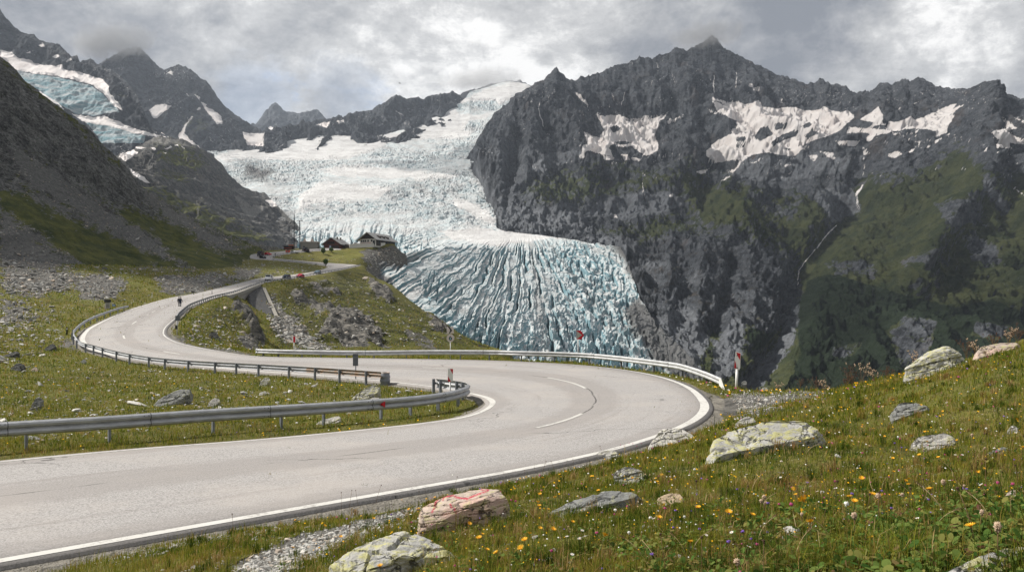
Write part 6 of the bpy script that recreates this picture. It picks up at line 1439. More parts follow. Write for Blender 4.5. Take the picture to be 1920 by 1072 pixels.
def rock(label, outline, mat, D=.7, thick=.6, under=.5, rough=.05, extra=(), y=None, seed=1, paint=None, dens=1.0, name='rock', group=None, shrink=.06):
    """outline: the stone's contour in the photograph, low points near and high points far; the stone is a closed solid that goes into the ground"""
    o = np.array(outline, float); vb, vt = o[:, 1].max(), o[:, 1].min(); ub = o[np.argmax(o[:, 1]), 0]
    if y is None: y = hit((o[:, 0].min() + o[:, 0].max()) / 2, vb - .15 * (vb - vt))[1]
    wid = (o[:, 0].max() - o[:, 0].min()) * y / F
    dep = D * wid; pts = []
    cx = o.mean(0)
    oo = cx + (o - cx) * (1 - shrink + .05)
    for u, v in oo:
        t = (vb - v) / (vb - vt); pts.append(P(u, v, y + dep * (t - .25)))
    for q in extra: pts.append(P(q[0], q[1], y + q[2] * wid))
    pts = np.array(pts); cen = pts.mean(0); base = cen[2] - 0
    low = pts.copy(); low[:, 2] = low[:, 2] - thick * wid * .5 - under * wid * .5; low[:, :2] = cen[:2] + (low[:, :2] - cen[:2]) * .96
    allp = np.concatenate([pts, low]) - cen
    bm = bmesh.new()
    for p in allp: bm.verts.new(p)
    r = bmesh.ops.convex_hull(bm, input=bm.verts[:])
    bmesh.ops.delete(bm, geom=[v for v in bm.verts if not v.link_faces], context='VERTS')
    bmesh.ops.dissolve_limit(bm, angle_limit=.06, verts=bm.verts[:], edges=bm.edges[:])
    bmesh.ops.triangulate(bm, faces=bm.faces[:])
    target = .030 * wid / dens
    for _ in range(7):
        es = [e for e in bm.edges if e.calc_length() > target]
        if not es: break
        bmesh.ops.subdivide_edges(bm, edges=es, cuts=1); bmesh.ops.triangulate(bm, faces=[f for f in bm.faces if len(f.verts) > 3])
        if len(bm.verts) > 16000 * dens: break
    bm.normal_update()
    co = np.array([v.co for v in bm.verts]); nr = np.array([v.normal for v in bm.verts])
    s = wid
    # flat cleavage faces
    rr = np.random.default_rng(seed); c0 = co.mean(0)
    for k in range(26):
        n_ = rr.normal(size=3); n_[2] = abs(n_[2]) * .9 + .1; n_ /= np.linalg.norm(n_); pr_ = (co - c0) @ n_; hmax = pr_.max(); cut = hmax * rr.uniform(.88, .99)
        co = co - np.clip(pr_ - cut, 0, None)[:, None] * n_[None] * .9
    st = perlin(co[:, 0] / (s * .9), (co[:, 2] - .25 * co[:, 0]) / (s * .055), seed + 4)
    bed = (co[:, 2] - .22 * co[:, 0] + .05 * s * tri_noise(co, s * .5, seed + 21, 3)) / (s * .075); step = np.floor(bed); fr = bed - step
    lv = cells(step, step * 0 + 3, seed + 22) - .5; crk = np.minimum(fr, 1 - fr)
    jx = np.abs(perlin(co[:, 0] / (s * .28) + .6 * co[:, 2] / s, co[:, 1] / (s * .28), seed + 9))
    d = tri_noise(co, s * .5, seed, 3) * .55 + .42 * tri_noise(co, s * .09, seed + 5, 4) + .75 * lv - .8 * np.clip(1 - crk / .10, 0, 1) * (tri_noise(co, s * .3, seed + 30, 2) > -.05) - 1.1 * np.clip(1 - jx * 16, 0, 1) * (tri_noise(co, s * .4, seed + 31, 2) > 0)
    co2 = co + nr * (d * rough * .62 * s)[:, None]
    for v, c in zip(bm.verts, co2): v.co = c
    me = bpy.data.meshes.new(name); bm.to_mesh(me); bm.free()
    if paint:
        w3 = co2 + cen; uu = U0 + F * w3[:, 0] / w3[:, 1]; vv = V0 - F * w3[:, 2] / w3[:, 1]
        set_attr(me, 'paint', linemask(uu, vv, paint, 1.7, .7) * (nr[:, 2] > .25))
    ob = link(name, me, mat); ob.location = cen
    tag(ob, label, 'rock', group); return ob
ZR = lambda *p: [(760 + x / 8.727, 890 + y / 8.727) for x, y in p]
rock('rosy boulder with smeared red paint marks beside the kerb', [(774, 1003), (779, 968), (785, 948), (808, 934), (845, 922), (880, 912), (935, 909), (948, 916), (961, 929), (959, 941), (948, 962), (905, 974), (850, 985), (812, 999)], MR_PINK, D=.42, thick=.35, rough=.045, extra=[(800, 960, -.02), (830, 962, -.06), (868, 948, -.10), (905, 938, -.12), (940, 935, -.10)], seed=3, dens=1.7,
     paint=[ZR((690,350),(780,332),(830,360),(930,382),(1020,385),(1120,340),(1290,282),(1358,245),(1240,240)), ZR((615,405),(632,360),(690,338)), ZR((525,415),(490,450),(480,540),(435,605)), ZR((735,480),(755,525)), ZR((800,550),(835,625)), ZR((1075,238),(1135,222)), ZR((275,478),(335,452)), ZR((985,380),(1010,395))])
rock('broad lichen covered rock at the bottom edge below the painted boulder', [(598, 1074), (604, 1056), (640, 1036), (675, 1018), (705, 1010), (742, 1004), (757, 993), (775, 996), (800, 1010), (840, 1022), (872, 1030), (887, 1043), (860, 1056), (790, 1082), (700, 1100), (630, 1100)], MR_LICHEN, D=.5, thick=.3, rough=.06, extra=[(660, 1058, -.12), (720, 1045, -.1)], seed=5, dens=1.6)
rock('whitish triangular rock in front of the broad road edge line', [(1203, 842), (1212, 824), (1228, 808), (1240, 799), (1262, 796), (1285, 806), (1305, 818), (1325, 831), (1300, 838), (1250, 842)], MR_PALE, D=.5, thick=.35, rough=.05, seed=7, dens=1.2)
rock('longest flat pale slab with yellow lichen in the meadow', [(1311, 860), (1322, 840), (1337, 822), (1372, 806), (1396, 791), (1448, 785), (1500, 787), (1553, 792), (1558, 800), (1550, 815), (1500, 822), (1440, 833), (1385, 838), (1350, 848), (1330, 856)], MR_LICHEN, D=.42, thick=.16, under=.2, rough=.03, seed=9, dens=1.5)
rock('knobbly grey green boulder between the kerb and the slate slab', [(1146, 880), (1152, 872), (1180, 870), (1200, 874), (1216, 886), (1213, 900), (1195, 908), (1172, 913), (1158, 903)], MR_LICHEN, D=.4, thick=.5, rough=.07, seed=11)
rock('long thin layered slate slab lying tilted in the grass', [(1011, 972), (1020, 960), (1060, 942), (1100, 931), (1140, 919), (1166, 914), (1216, 918), (1198, 929), (1160, 938), (1115, 949), (1080, 960), (1040, 972)], MR_SLATE, D=.40, thick=.14, under=.1, rough=.035, seed=13, dens=1.3)
rock('small tan coloured stone right of the slate slab', [(1228, 940), (1238, 928), (1252, 921), (1272, 920), (1284, 930), (1280, 942), (1262, 949), (1240, 949)], MR_TAN, D=.5, thick=.3, rough=.04, seed=15)
rock('largest upright boulder on the meadow crest with a dark shaded side', [(1684, 706), (1690, 697), (1703, 688), (1720, 676), (1735, 661), (1752, 647), (1785, 640), (1802, 646), (1809, 660), (1812, 684), (1806, 700), (1780, 706), (1740, 711), (1705, 714)], MR_LICHEN, D=.42, thick=.5, rough=.055, extra=[(1788, 652, .0), (1786, 700, -.14), (1762, 655, .02)], seed=17, dens=1.4)
rock('pinkish slab on the crest beside the upright boulder', [(1818, 668), (1828, 655), (1842, 646), (1880, 639), (1915, 636), (1916, 648), (1880, 660), (1845, 667)], MR_PINK, D=.5, thick=.2, rough=.05, seed=19)
rock('grey rock with a dark back in the middle of the flowery slope', [(1664, 783), (1668, 768), (1680, 755), (1700, 750), (1720, 752), (1748, 757), (1744, 766), (1715, 771), (1690, 782), (1676, 787)], MR_SLATE, D=.42, thick=.3, rough=.06, seed=21)
rock('rounded pale rock with orange flowers against it', [(1703, 845), (1706, 830), (1722, 816), (1750, 811), (1790, 807), (1799, 812), (1796, 826), (1775, 838), (1740, 845), (1720, 850)], MR_PALE, D=.4, thick=.3, rough=.045, seed=23)
rock('lichen spotted slab cut by the bottom edge of the picture', [(1752, 1078), (1790, 1058), (1850, 1036), (1925, 1015), (2000, 1000), (2040, 1060), (1950, 1120), (1800, 1110)], MR_LICHEN, D=.5, thick=.12, rough=.035, seed=25, dens=1.4)
rock('pink grainy stone half outside the picture', [(1878, 940), (1884, 926), (1898, 918), (1925, 912), (1950, 925), (1945, 945), (1900, 948)], MR_PINK, D=.5, thick=.35, rough=.05, seed=27)
rock('thin grey splinter of rock in the grass below the rounded pale rock', [(1838, 860), (1850, 850), (1875, 838), (1898, 832), (1895, 842), (1870, 854), (1850, 861)], MR_SLATE, D=.5, thick=.15, rough=.05, seed=29)
rock('small round stone at the edge of the picture above the grey splinter', [(1887, 812), (1890, 801), (1902, 796), (1912, 800), (1914, 812), (1900, 815)], MR_PALE, D=.5, thick=.5, rough=.05, seed=31)
rock('white stone half buried beside the kerb line', [(1106, 858), (1115, 848), (1135, 841), (1160, 845), (1163, 852), (1145, 858), (1120, 862)], MR_PALE, D=.5, thick=.25, rough=.06, seed=33)
rock('rough stone peeping over the longest slab', [(1374, 800), (1382, 786), (1398, 780), (1415, 780), (1418, 788), (1400, 796), (1385, 803)], MR_PALE, D=.5, thick=.3, rough=.06, seed=35)
rock('grey stone right of the leaning marker board', [(1389, 719), (1391, 713), (1396, 711), (1401, 715), (1400, 720), (1394, 721)], MR_SLATE, D=.5, thick=.4, rough=.06, seed=37)
rock('pale boulder where the gravel turnout meets the grass', [(1425, 733), (1428, 727), (1434, 724), (1441, 728), (1441, 734), (1432, 735)], MR_PALE, D=.5, thick=.4, rough=.06, seed=39)
rock('dark overhanging slate ledge on the slope between the lanes', [(283, 765), (286, 751), (300, 744), (325, 733), (346, 726), (362, 724), (367, 730), (350, 740), (335, 752), (310, 762)], MR_SLATE, D=.35, thick=.2, under=.25, rough=.05, seed=41, dens=1.2)
rock('sunlit tilted slab below the drum shaped guardrail end', [(648, 757), (655, 748), (668, 740), (683, 726), (703, 717), (715, 722), (716, 730), (700, 736), (690, 746), (670, 752)], MR_LICHEN, D=.42, thick=.16, rough=.04, seed=43, dens=1.1)
rock('smaller pale slab just under the tilted slab', [(683, 757), (690, 749), (704, 743), (714, 744), (712, 750), (700, 755)], MR_PALE, D=.5, thick=.2, rough=.05, seed=45)
rock('pale flat rock behind the posts of the long guardrail', [(588, 797), (600, 787), (620, 780), (644, 779), (640, 788), (622, 796)], MR_PALE, D=.45, thick=.2, rough=.05, seed=47)
rock('pale rock below the dark guardrail near its middle', [(484, 724), (487, 716), (494, 706), (505, 704), (508, 712), (500, 720), (494, 727)], MR_LICHEN, D=.5, thick=.3, rough=.06, seed=49)
rock('small pale rock under the pale one below the dark guardrail', [(484, 741), (488, 734), (498, 731), (502, 737), (494, 742)], MR_PALE, D=.5, thick=.3, rough=.05, seed=51)
rock('upright pale rock right of the dark slate ledge', [(388, 764), (392, 752), (402, 744), (412, 743), (414, 751), (405, 758), (396, 766)], MR_PALE, D=.5, thick=.3, rough=.06, seed=53)
rock('flaky rock outcrop on the slope above the long guardrail', [(52, 775), (60, 760), (66, 745), (76, 738), (84, 748), (76, 760), (62, 775)], MR_SLATE, D=.4, thick=.2, rough=.09, seed=55)
rock('dark plank shaped rock left of the bend of the dark guardrail', [(77, 661), (80, 655), (92, 646), (102, 642), (108, 646), (100, 652), (86, 660)], MR_DARK, D=.5, thick=.25, rough=.06, seed=57)
rock('dark crag with a white stone at its foot', [(17, 697), (20, 688), (30, 681), (42, 679), (50, 682), (44, 690), (30, 698)], MR_DARK, D=.5, thick=.4, rough=.08, seed=59)
rock('rosy stone right of the dark crag', [(55, 697), (60, 690), (68, 687), (72, 690), (70, 697)], MR_PINK, D=.5, thick=.3, rough=.06, seed=61)
rock('grey topped stone with a black underside below the dark guardrail', [(148, 682), (151, 676), (158, 672), (163, 675), (162, 681), (154, 684)], MR_SLATE, D=.5, thick=.4, rough=.06, seed=63)
rock('long dark slab among the rubble below the hillside', [(0, 672), (6, 668), (20, 660), (34, 655), (38, 659), (24, 666), (8, 674)], MR_DARK, D=.5, thick=.3, rough=.08, seed=65)
rock('pale block standing upright in the rubble at the foot of the hillside', [(30.5, 542), (31, 537), (34, 533), (38.5, 534), (38.5, 540), (35, 543)], MR_PALE, D=.5, thick=.6, rough=.05, seed=67)
rock('black boulder on the edge of the grass shelf under the hillside', [(188.5, 506), (190, 502), (195, 499.5), (201, 500.5), (203, 504), (199, 507), (192, 507.5)], MR_DARK, D=.5, thick=.5, rough=.06, seed=69)
rock('dark boulder at the tip of the grey rubble tongue', [(49, 602), (51, 596), (56, 593), (61, 596), (62, 602), (56, 604)], MR_DARK, D=.5, thick=.5, rough=.06, seed=71)
rock('white flat boulder near the rubble at the picture edge', [(12, 619), (16, 614), (24, 612), (28, 615), (26, 619), (18, 621)], MR_PALE, D=.5, thick=.3, rough=.05, seed=73)
rock('dark rock face on the grassy knoll inside the upper bend', [(391, 622), (396, 620), (404, 621), (412, 630), (414, 640), (408, 640), (398, 632)], MR_DARK, D=.4, thick=.3, rough=.07, seed=75)
rock('pale stone right of the dark face on the knoll', [(415, 624), (416, 620), (419, 619), (421, 622), (419, 625)], MR_PALE, D=.5, thick=.4, rough=.05, seed=77)

# ---- loose stones: prototypes, then individuals and rubble
def stone_proto(seed, n=16):
    r = np.random.default_rng(seed); bm = bmesh.new()
    for _ in range(n):
        v = r.normal(size=3); v /= np.linalg.norm(v); bm.verts.new((v * np.array([.5, .38, .24]) * r.uniform(.8, 1.1)).tolist())
    bmesh.ops.convex_hull(bm, input=bm.verts[:]); bmesh.ops.delete(bm, geom=[v for v in bm.verts if not v.link_faces], context='VERTS')
    bmesh.ops.triangulate(bm, faces=bm.faces[:]); bm.verts.ensure_lookup_table(); bm.verts.index_update()
    co = np.array([v.co for v in bm.verts]); fs = np.array([[v.index for v in f.verts] for f in bm.faces]); bm.free(); return co, fs
PROTO = [stone_proto(100 + i, 12 + i % 4 * 2) for i in range(10)]
def stone_material():
    m = NT('loose_stone'); p = m.pos(); t = m.attr('tone')
    c = m.mix(t, (.13, .128, .12), (.56, .545, .51)); c = m.mix(m.ramp(m.noise(p, 5, 5, .7), .5, .7, 0, .5), c, (.20, .19, .165))
    c = m.mix(m.ramp(m.attr('warm'), .78, .9, 0, .6), c, (.50, .40, .31))
    return m.finish(c, .92, 0, m.bump(m.noise(p, 12, 4), .5, .03), .15)
M_STONE2 = stone_material()
def merge_stones(name, pts, size, tone, warm, label=None):
    vs, fs, tn, wm = [], [], [], []; base = 0
    ang = rng.uniform(0, 6.283, len(pts)); tilt = rng.normal(0, .35, len(pts)); pk = rng.integers(0, len(PROTO), len(pts)); ar = rng.uniform(.7, 1.5, len(pts)); hz = rng.uniform(.6, 1.4, len(pts))
    for k in range(len(PROTO)):
        i = np.where(pk == k)[0]
        if not len(i): continue
        co, f = PROTO[k]; q = co[None] * np.stack([size[i] * ar[i], size[i], size[i] * hz[i]], -1)[:, None, :]
        c, s = np.cos(tilt[i])[:, None], np.sin(tilt[i])[:, None]; x, y, z = q[..., 0], q[..., 1], q[..., 2]
        x, z = x * c - z * s, x * s + z * c
        c, s = np.cos(ang[i])[:, None], np.sin(ang[i])[:, None]; x, y = x * c - y * s, x * s + y * c
        q = np.stack([x, y, z], -1) + pts[i][:, None]
        vs.append(q.reshape(-1, 3)); fs.append((f[None] + (np.arange(len(i)) * len(co))[:, None, None]).reshape(-1, 3) + base); base += len(i) * len(co)
        tn.append(np.repeat(tone[i], len(co))); wm.append(np.repeat(warm[i], len(co)))
    me = fast_mesh(name, np.concatenate(vs), np.concatenate(fs), False); set_attr(me, 'tone', np.concatenate(tn)); set_attr(me, 'warm', np.concatenate(wm))
    return tag(link(name, me, M_STONE2), label, kind='stuff')
def scatter_uv(poly, n, y0=3, y1=520, seed=0):
    """random points of the ground that show inside a contour of the photograph"""
    r = np.random.default_rng(seed); poly = np.array(poly, float); lo, hi = poly.min(0), poly.max(0)
    # walk over the ground grid instead of casting rays: choose vertices whose pixel lies inside
    vv = V0 - F * NXYZ[..., 2] / NXYZ[..., 1]; uu = NU
    m = (uu > lo[0]) & (uu < hi[0]) & (vv > lo[1]) & (vv < hi[1]) & (NXYZ[..., 1] < y1) & (NXYZ[..., 1] > y0)
    # keep the front-most layer: a point is seen when it lies above everything nearer in its column
    seen = vv <= np.minimum.accumulate(vv, axis=0) + .6
    i, j = np.where(m & seen & (NDD > .9))
    if not len(i): return np.zeros((0, 3))
    a_, b_ = uu[i, j], vv[i, j]; ins = sdpoly(a_ + 30 * fbm(a_ / 34, b_ / 16, 5, 33), b_ + 12 * fbm(a_ / 34, b_ / 16, 5, 34), poly) < 14 * (r.uniform(0, 1, len(i)) ** 2 - .35); i, j = i[ins], j[ins]
    if not len(i): return np.zeros((0, 3))
    # weight by the area a cell covers in the picture
    w = np.abs(vv[np.minimum(i + 1, len(vv) - 1), j] - vv[np.maximum(i - 1, 0), j]) + 1e-3; k = r.choice(len(i), n, p=w / w.sum())
    a = NXYZ[i[k], j[k]].astype(float); du = 2520 / 899 * a[:, 1] / F
    a[:, 0] += r.uniform(-.5, .5, n) * du; a[:, 1] *= 1 + r.uniform(-.003, .003, n); a[:, 2] = ground_z(a[:, 0], a[:, 1]); return a
FIELDS = [([(-40, 640), (140, 640), (240, 675), (480, 702), (690, 722), (800, 735), (700, 770), (400, 800), (0, 835), (-40, 835)], 1500, .15, .6), ([(-40, 560), (120, 570), (135, 640), (0, 700), (-40, 700)], 650, .34, .55),
          ([(0, 470), (60, 478), (130, 492), (165, 520), (140, 540), (75, 560), (0, 545)], 1700, .60, .30), ([(145, 520), (190, 508), (240, 530), (228, 560), (170, 564)], 900, .5, .42), ([(0, 545), (70, 565), (110, 592), (60, 610), (0, 625)], 450, .42, .38),
          ([(285, 525), (320, 515), (385, 512), (450, 520), (448, 532), (400, 548), (330, 558)], 900, .5, .42), ([(100, 495), (300, 498), (470, 500), (520, 506), (440, 535), (330, 515), (150, 520)], 800, .5, .55), ([(120, 535), (300, 540), (330, 556), (230, 580), (150, 600), (120, 580)], 350, .3, .6),
          ([(500, 545), (520, 575), (620, 655), (555, 655), (505, 610)], 1100, .7, .50), ([(500, 540), (670, 505), (790, 580), (880, 640), (560, 655)], 1100, .7, .40), ([(330, 610), (360, 585), (425, 565), (500, 655), (400, 655), (340, 640)], 500, .32, .5),
          ([(676, 470), (785, 464), (735, 520), (700, 520)], 700, .9, .42), ([(440, 485), (620, 503), (560, 520), (440, 530)], 700, .6, .52), ([(500, 478), (680, 485), (620, 492), (520, 486)], 150, .5, .5),
          ([(430, 1072), (560, 1010), (700, 965), (790, 940), (800, 960), (720, 1000), (560, 1060), (520, 1090)], 2600, .045, .62), ([(1335, 740), (1400, 735), (1540, 730), (1545, 742), (1440, 768), (1380, 788), (1335, 782)], 1500, .07, .62),
          ([(0, 1062), (400, 985), (800, 915), (1100, 860), (1110, 872), (820, 935), (420, 1010), (0, 1085)], 1500, .035, .55), ([(1000, 900), (1400, 860), (1900, 640), (1930, 1072), (700, 1072)], 1100, .035, .7), ([(400, 1000), (700, 950), (760, 1072), (300, 1072)], 500, .04, .66), ([(300, 640), (420, 655), (480, 672), (400, 664)], 300, .09, .5), ([(1280, 700), (1480, 722), (1460, 742), (1330, 735)], 160, .06, .6)]
_P, _S, _T2, _W = [], [], [], []
for i, (poly, n, sz, tn) in enumerate(FIELDS):
    a = scatter_uv(poly, n, seed=200 + i)
    if not len(a): continue
    s = sz * np.exp(rng.normal(-.35, .55, len(a))); a[:, 2] += s * .06
    _P.append(a); _S.append(s); _T2.append(np.clip(rng.normal(tn, .22, len(a)), 0, 1)); _W.append(rng.uniform(0, 1, len(a)))
_P = np.concatenate(_P); _S = np.concatenate(_S); _T2 = np.concatenate(_T2); _W = np.concatenate(_W)
# the biggest loose stones stand as objects of their own, the rest is rubble nobody could count
_app = _S / _P[:, 1]
_vv = V0 - F * _P[:, 2] / _P[:, 1]
isslope = (_P[:, 1] > 24) & (_P[:, 1] < 110) & (_P[:, 0] < 2) & (_vv > 600)
big = np.zeros(len(_P), bool); big[np.argsort(-_app * isslope)[:110]] = True
_hp = HILLPTS.reshape(-1, 3); _hp = _hp[~np.isnan(_hp[:, 0])]; _hp = _hp[rng.choice(len(_hp), 6500)].astype(float)
_hs = .62 * np.exp(rng.normal(-.45, .55, len(_hp))); merge_stones('rubble', _hp + np.stack([rng.uniform(-.4, .4, len(_hp)), _hs * -.1, _hs * .1], -1), _hs, np.clip(rng.normal(.24, .18, len(_hp)), 0, 1), rng.uniform(0, 1, len(_hp)), 'boulders and rubble of the shaded hillside')
merge_stones('rubble', _P[~big], _S[~big], _T2[~big], _W[~big], 'loose stones and rubble on the slopes')
STM = []
for k, (co, f) in enumerate(PROTO):
    for q in (.45, .75, 1.0):
        me = fast_mesh('stone', co, f, False); set_attr(me, 'tone', np.full(len(co), q)); set_attr(me, 'warm', np.full(len(co), .9 if k == 3 else .1)); me.materials.append(M_STONE2); STM.append(me)
for i in np.where(big)[0]:
    o = bpy.data.objects.new('stone', STM[int(rng.integers(0, len(STM)))]); COL.objects.link(o)
    s = _S[i]; o.location = _P[i]; o.rotation_euler = (rng.normal(0, .3), rng.normal(0, .3), rng.uniform(0, 6.28)); o.scale = (s * rng.uniform(.8, 1.6), s, s * rng.uniform(.6, 1.2))
    tag(o, 'loose stone lying in the grass around the guardrails of the hairpin', 'stone', 'loose stones on the slope around the hairpin')
# ================================================================== grass, herbs and flowers
def leaf_material(name, cols, trans=.35):
    m = NT(name); t = m.attr('tone'); cr = m.t.nodes.new('ShaderNodeValToRGB'); m.t.links.new(t, cr.inputs[0])
    e = cr.color_ramp.elements; e[0].position = 0; e[0].color = cols[0] + (1,); e[1].position = 1; e[1].color = cols[-1] + (1,)
    for k in range(1, len(cols) - 1):
        q = e.new(k / (len(cols) - 1)); q.color = cols[k] + (1,)
    d = m.n('ShaderNodeBsdfDiffuse', inp={0: cr.outputs[0]}); tr = m.n('ShaderNodeBsdfTranslucent', inp={0: cr.outputs[0]})
    mx = m.n('ShaderNodeMixShader', inp={0: trans, 1: d.outputs[0], 2: tr.outputs[0]}); m.t.links.new(mx.outputs[0], m.out.inputs[0]); return m.mat
M_GRASS = leaf_material('grass_blades', [(.026, .048, .008), (.080, .115, .017), (.180, .200, .024), (.250, .218, .038), (.30, .175, .07), (.46, .36, .18)])
M_LEAF = leaf_material('herb_leaves', [(.040, .085, .018), (.085, .145, .032), (.150, .20, .050), (.22, .20, .06), (.16, .08, .055)], .3)
def blades(pts, h, w, tone, lean=.5):
    n = len(pts); az = rng.uniform(0, 6.283, n); ln = np.abs(rng.normal(0, lean, n)); tw = az + rng.normal(1.57, .5, n)
    d = np.stack([np.cos(az), np.sin(az), np.zeros(n)], -1); s = np.stack([np.cos(tw), np.sin(tw), np.zeros(n)], -1) * (w / 2)[:, None]
    up = np.array([0, 0, 1.0]); b = pts - up * (h * .08)[:, None]
    m_ = pts + d * (h * ln * .30)[:, None] + up * (h * .58)[:, None]; t = pts + d * (h * ln)[:, None] + up * (h * np.clip(1 - .35 * ln, .3, 1))[:, None]
    v = np.stack([b - s, b + s, m_ - s * .75, m_ + s * .75, t], 1).reshape(-1, 3)
    f = np.array([[0, 1, 3], [0, 3, 2], [2, 3, 4]]); f = (f[None] + (np.arange(n) * 5)[:, None, None]).reshape(-1, 3)
    return v, f, np.repeat(tone, 5)
def ground_pts(n, y0, y1, u0=-60, u1=1990, seed=0, power=0.0):
    r = np.random.default_rng(seed); y = np.exp(r.uniform(math.log(y0), math.log(y1), n)) if power == 0 else y0 + (y1 - y0) * r.uniform(0, 1, n) ** power
    u = r.uniform(u0, u1, n); x = (u - U0) / F * y
    fi = np.interp(y, _nrows, np.arange(len(_nrows))); fj = np.clip((u + 300) / (2520 / 899), 0, 898)
    i = np.round(fi).astype(int).clip(0, len(_nrows) - 1); j = np.round(fj).astype(int)
    dd = NDD[i, j]; vv = V0 - F * NXYZ[i, j, 2] / NXYZ[i, j, 1]; run = np.minimum.accumulate(V0 - F * NXYZ[..., 2] / NXYZ[..., 1], axis=0)
    ok = (dd > .28) & (vv < 1130) & (vv <= run[i, j] + 14 + 160 / y)
    scr = NATT['scree'][i, j]; rk = NATT['rock'][i, j]; vg = NATT['verge'][i, j]
    ok &= (r.uniform(0, 1, n) > scr * 1.25 - .12) & (r.uniform(0, 1, n) > rk * 1.2) & (r.uniform(0, 1, n) > .75 * vg)
    y, x, dd = y[ok], x[ok], dd[ok]
    return np.stack([x, y, ground_z(x, y)], -1), dd
def tone_at(p, r, dry=0.0):
    n1 = fbm(p[:, 0] / 2.3, p[:, 1] / 2.3, 4, 301); n2 = fbm(p[:, 0] / .45, p[:, 1] / .45, 4, 302) * 1.25
    t = .40 + .40 * n1 + .34 * n2 + r.normal(0, .13, len(p)) + dry
    t = np.where(r.uniform(0, 1, len(p)) < .06, r.uniform(.7, 1, len(p)), t); return np.clip(t, 0, 1)
def grass_layer(name, n, y0, y1, hs, ws, seed, label, u1=2210, lean=.55):
    r = np.random.default_rng(seed); p, dd = ground_pts(n, y0, y1, u1=u1, seed=seed)
    cl = .70 + 1.1 * fbm(p[:, 0] / .7, p[:, 1] / .7, 3, 310)
    h = hs(p[:, 1]) * np.exp(r.normal(0, .35, len(p))) * np.clip(cl, .4, 1.6); w = ws(p[:, 1]) * r.uniform(.7, 1.3, len(p))
    h *= np.where(dd < .9, .6, 1)
    v, f, t = blades(p, h, w, tone_at(p, r), lean)
    me = fast_mesh(name, v, f, True); set_attr(me, 'tone', t); return tag(link(name, me, M_GRASS), label, kind='stuff')
grass_layer('grass', 340000, 2.3, 26, lambda y: .075 + .0022 * y + .02 * sstep(9, 4, y), lambda y: np.maximum(.0042, .00060 * y), 401, 'flowery alpine grass of the near meadow')
grass_layer('grass', 110000, 24, 75, lambda y: .13 + .0012 * y, lambda y: .00062 * y, 402, 'short grass on the slopes between the lanes', 1700, .7)
grass_layer('grass', 60000, 70, 330, lambda y: .16 + .0016 * y, lambda y: .0008 * y, 403, 'coarse grass on the spur and the far verges', 1000, .8)
# creeping herbs with broad leaves
def herbs(name, centres, per, size, label, seed):
    r = np.random.default_rng(seed); n = len(centres) * per; c = np.repeat(centres, per, 0); rad = np.repeat(r.uniform(.05, .16, len(centres)), per)
    a = r.uniform(0, 6.283, n); q = rad * np.sqrt(r.uniform(0, 1, n)); p = c + np.stack([np.cos(a) * q, np.sin(a) * q, r.uniform(.01, .09, n)], -1)
    L = size * r.uniform(.6, 1.3, n); W_ = L * r.uniform(.45, .8, n); az = r.uniform(0, 6.283, n); pit = r.normal(.25, .45, n)
    d = np.stack([np.cos(az) * np.cos(pit), np.sin(az) * np.cos(pit), np.sin(pit)], -1); s = np.stack([-np.sin(az), np.cos(az), r.normal(0, .3, n)], -1)
    prof = [(0, .05), (.3, .45), (.65, .5), (.9, .28), (1.0, .0)]; vs = []
    for t, w in prof: vs += [p + d * (L * t)[:, None] - s * (W_ * w)[:, None] + np.array([0, 0, -.12]) * (L * t * t)[:, None], p + d * (L * t)[:, None] + s * (W_ * w)[:, None] + np.array([0, 0, -.12]) * (L * t * t)[:, None]]
    v = np.stack(vs, 1).reshape(-1, 3); f = np.array([[2 * k, 2 * k + 1, 2 * k + 3, 2 * k + 2] for k in range(4)]); f = (f[None] + (np.arange(n) * 10)[:, None, None]).reshape(-1, 4)
    me = fast_mesh(name, v, f, True); set_attr(me, 'tone', np.repeat(np.clip(np.repeat(r.uniform(0, .8, len(centres)), per) + r.normal(0, .15, n), 0, 1), 10)); return tag(link(name, me, M_LEAF), label, kind='stuff')
hp, _ = ground_pts(700, 3.0, 6.3, 1150, 1990, 410); h2, _ = ground_pts(700, 4.5, 18, 500, 1990, 411)
herbs('undergrowth', hp, 13, .036, 'low broad leaved herbs in the near meadow', 412); herbs('undergrowth', h2, 12, .030, 'scattered leafy rosettes across the meadow', 413)

def tufts(name, cen, per, hh, tone, seed, label):
    r = np.random.default_rng(seed); n = len(cen) * per; c = np.repeat(cen, per, 0); a = r.uniform(0, 6.28, n); q = np.abs(r.normal(0, .05, n))
    p = c + np.stack([np.cos(a) * q, np.sin(a) * q, np.zeros(n)], -1); h = np.repeat(hh * np.exp(r.normal(0, .3, len(cen))), per) * r.uniform(.5, 1.1, n); w = np.maximum(.0045, .0006 * p[:, 1]) * r.uniform(.7, 1.3, n)
    t = np.clip(np.repeat(r.choice(tone, len(cen)), per) + r.normal(0, .08, n), 0, 1); v, f, t = blades(p, h, w, t, .55)
    me = fast_mesh(name, v, f, True); set_attr(me, 'tone', t); return tag(link(name, me, M_GRASS), label, kind='stuff')
tp, _ = ground_pts(2600, 3.2, 24, 300, 1990, 440); tp = tp[fbm(tp[:, 0] / 1.6, tp[:, 1] / 1.6, 3, 441) > -.12]
tufts('grass', tp, 34, .135, [.05, .10, .16, .22, .66, .78, .86], 442, 'dark green and rusty tufts standing out of the turf')
h3, _ = ground_pts(520, 2.9, 5.2, 1380, 1990, 443); herbs('undergrowth', h3, 12, .050, 'broad leaved plants in the low corner of the meadow', 444)
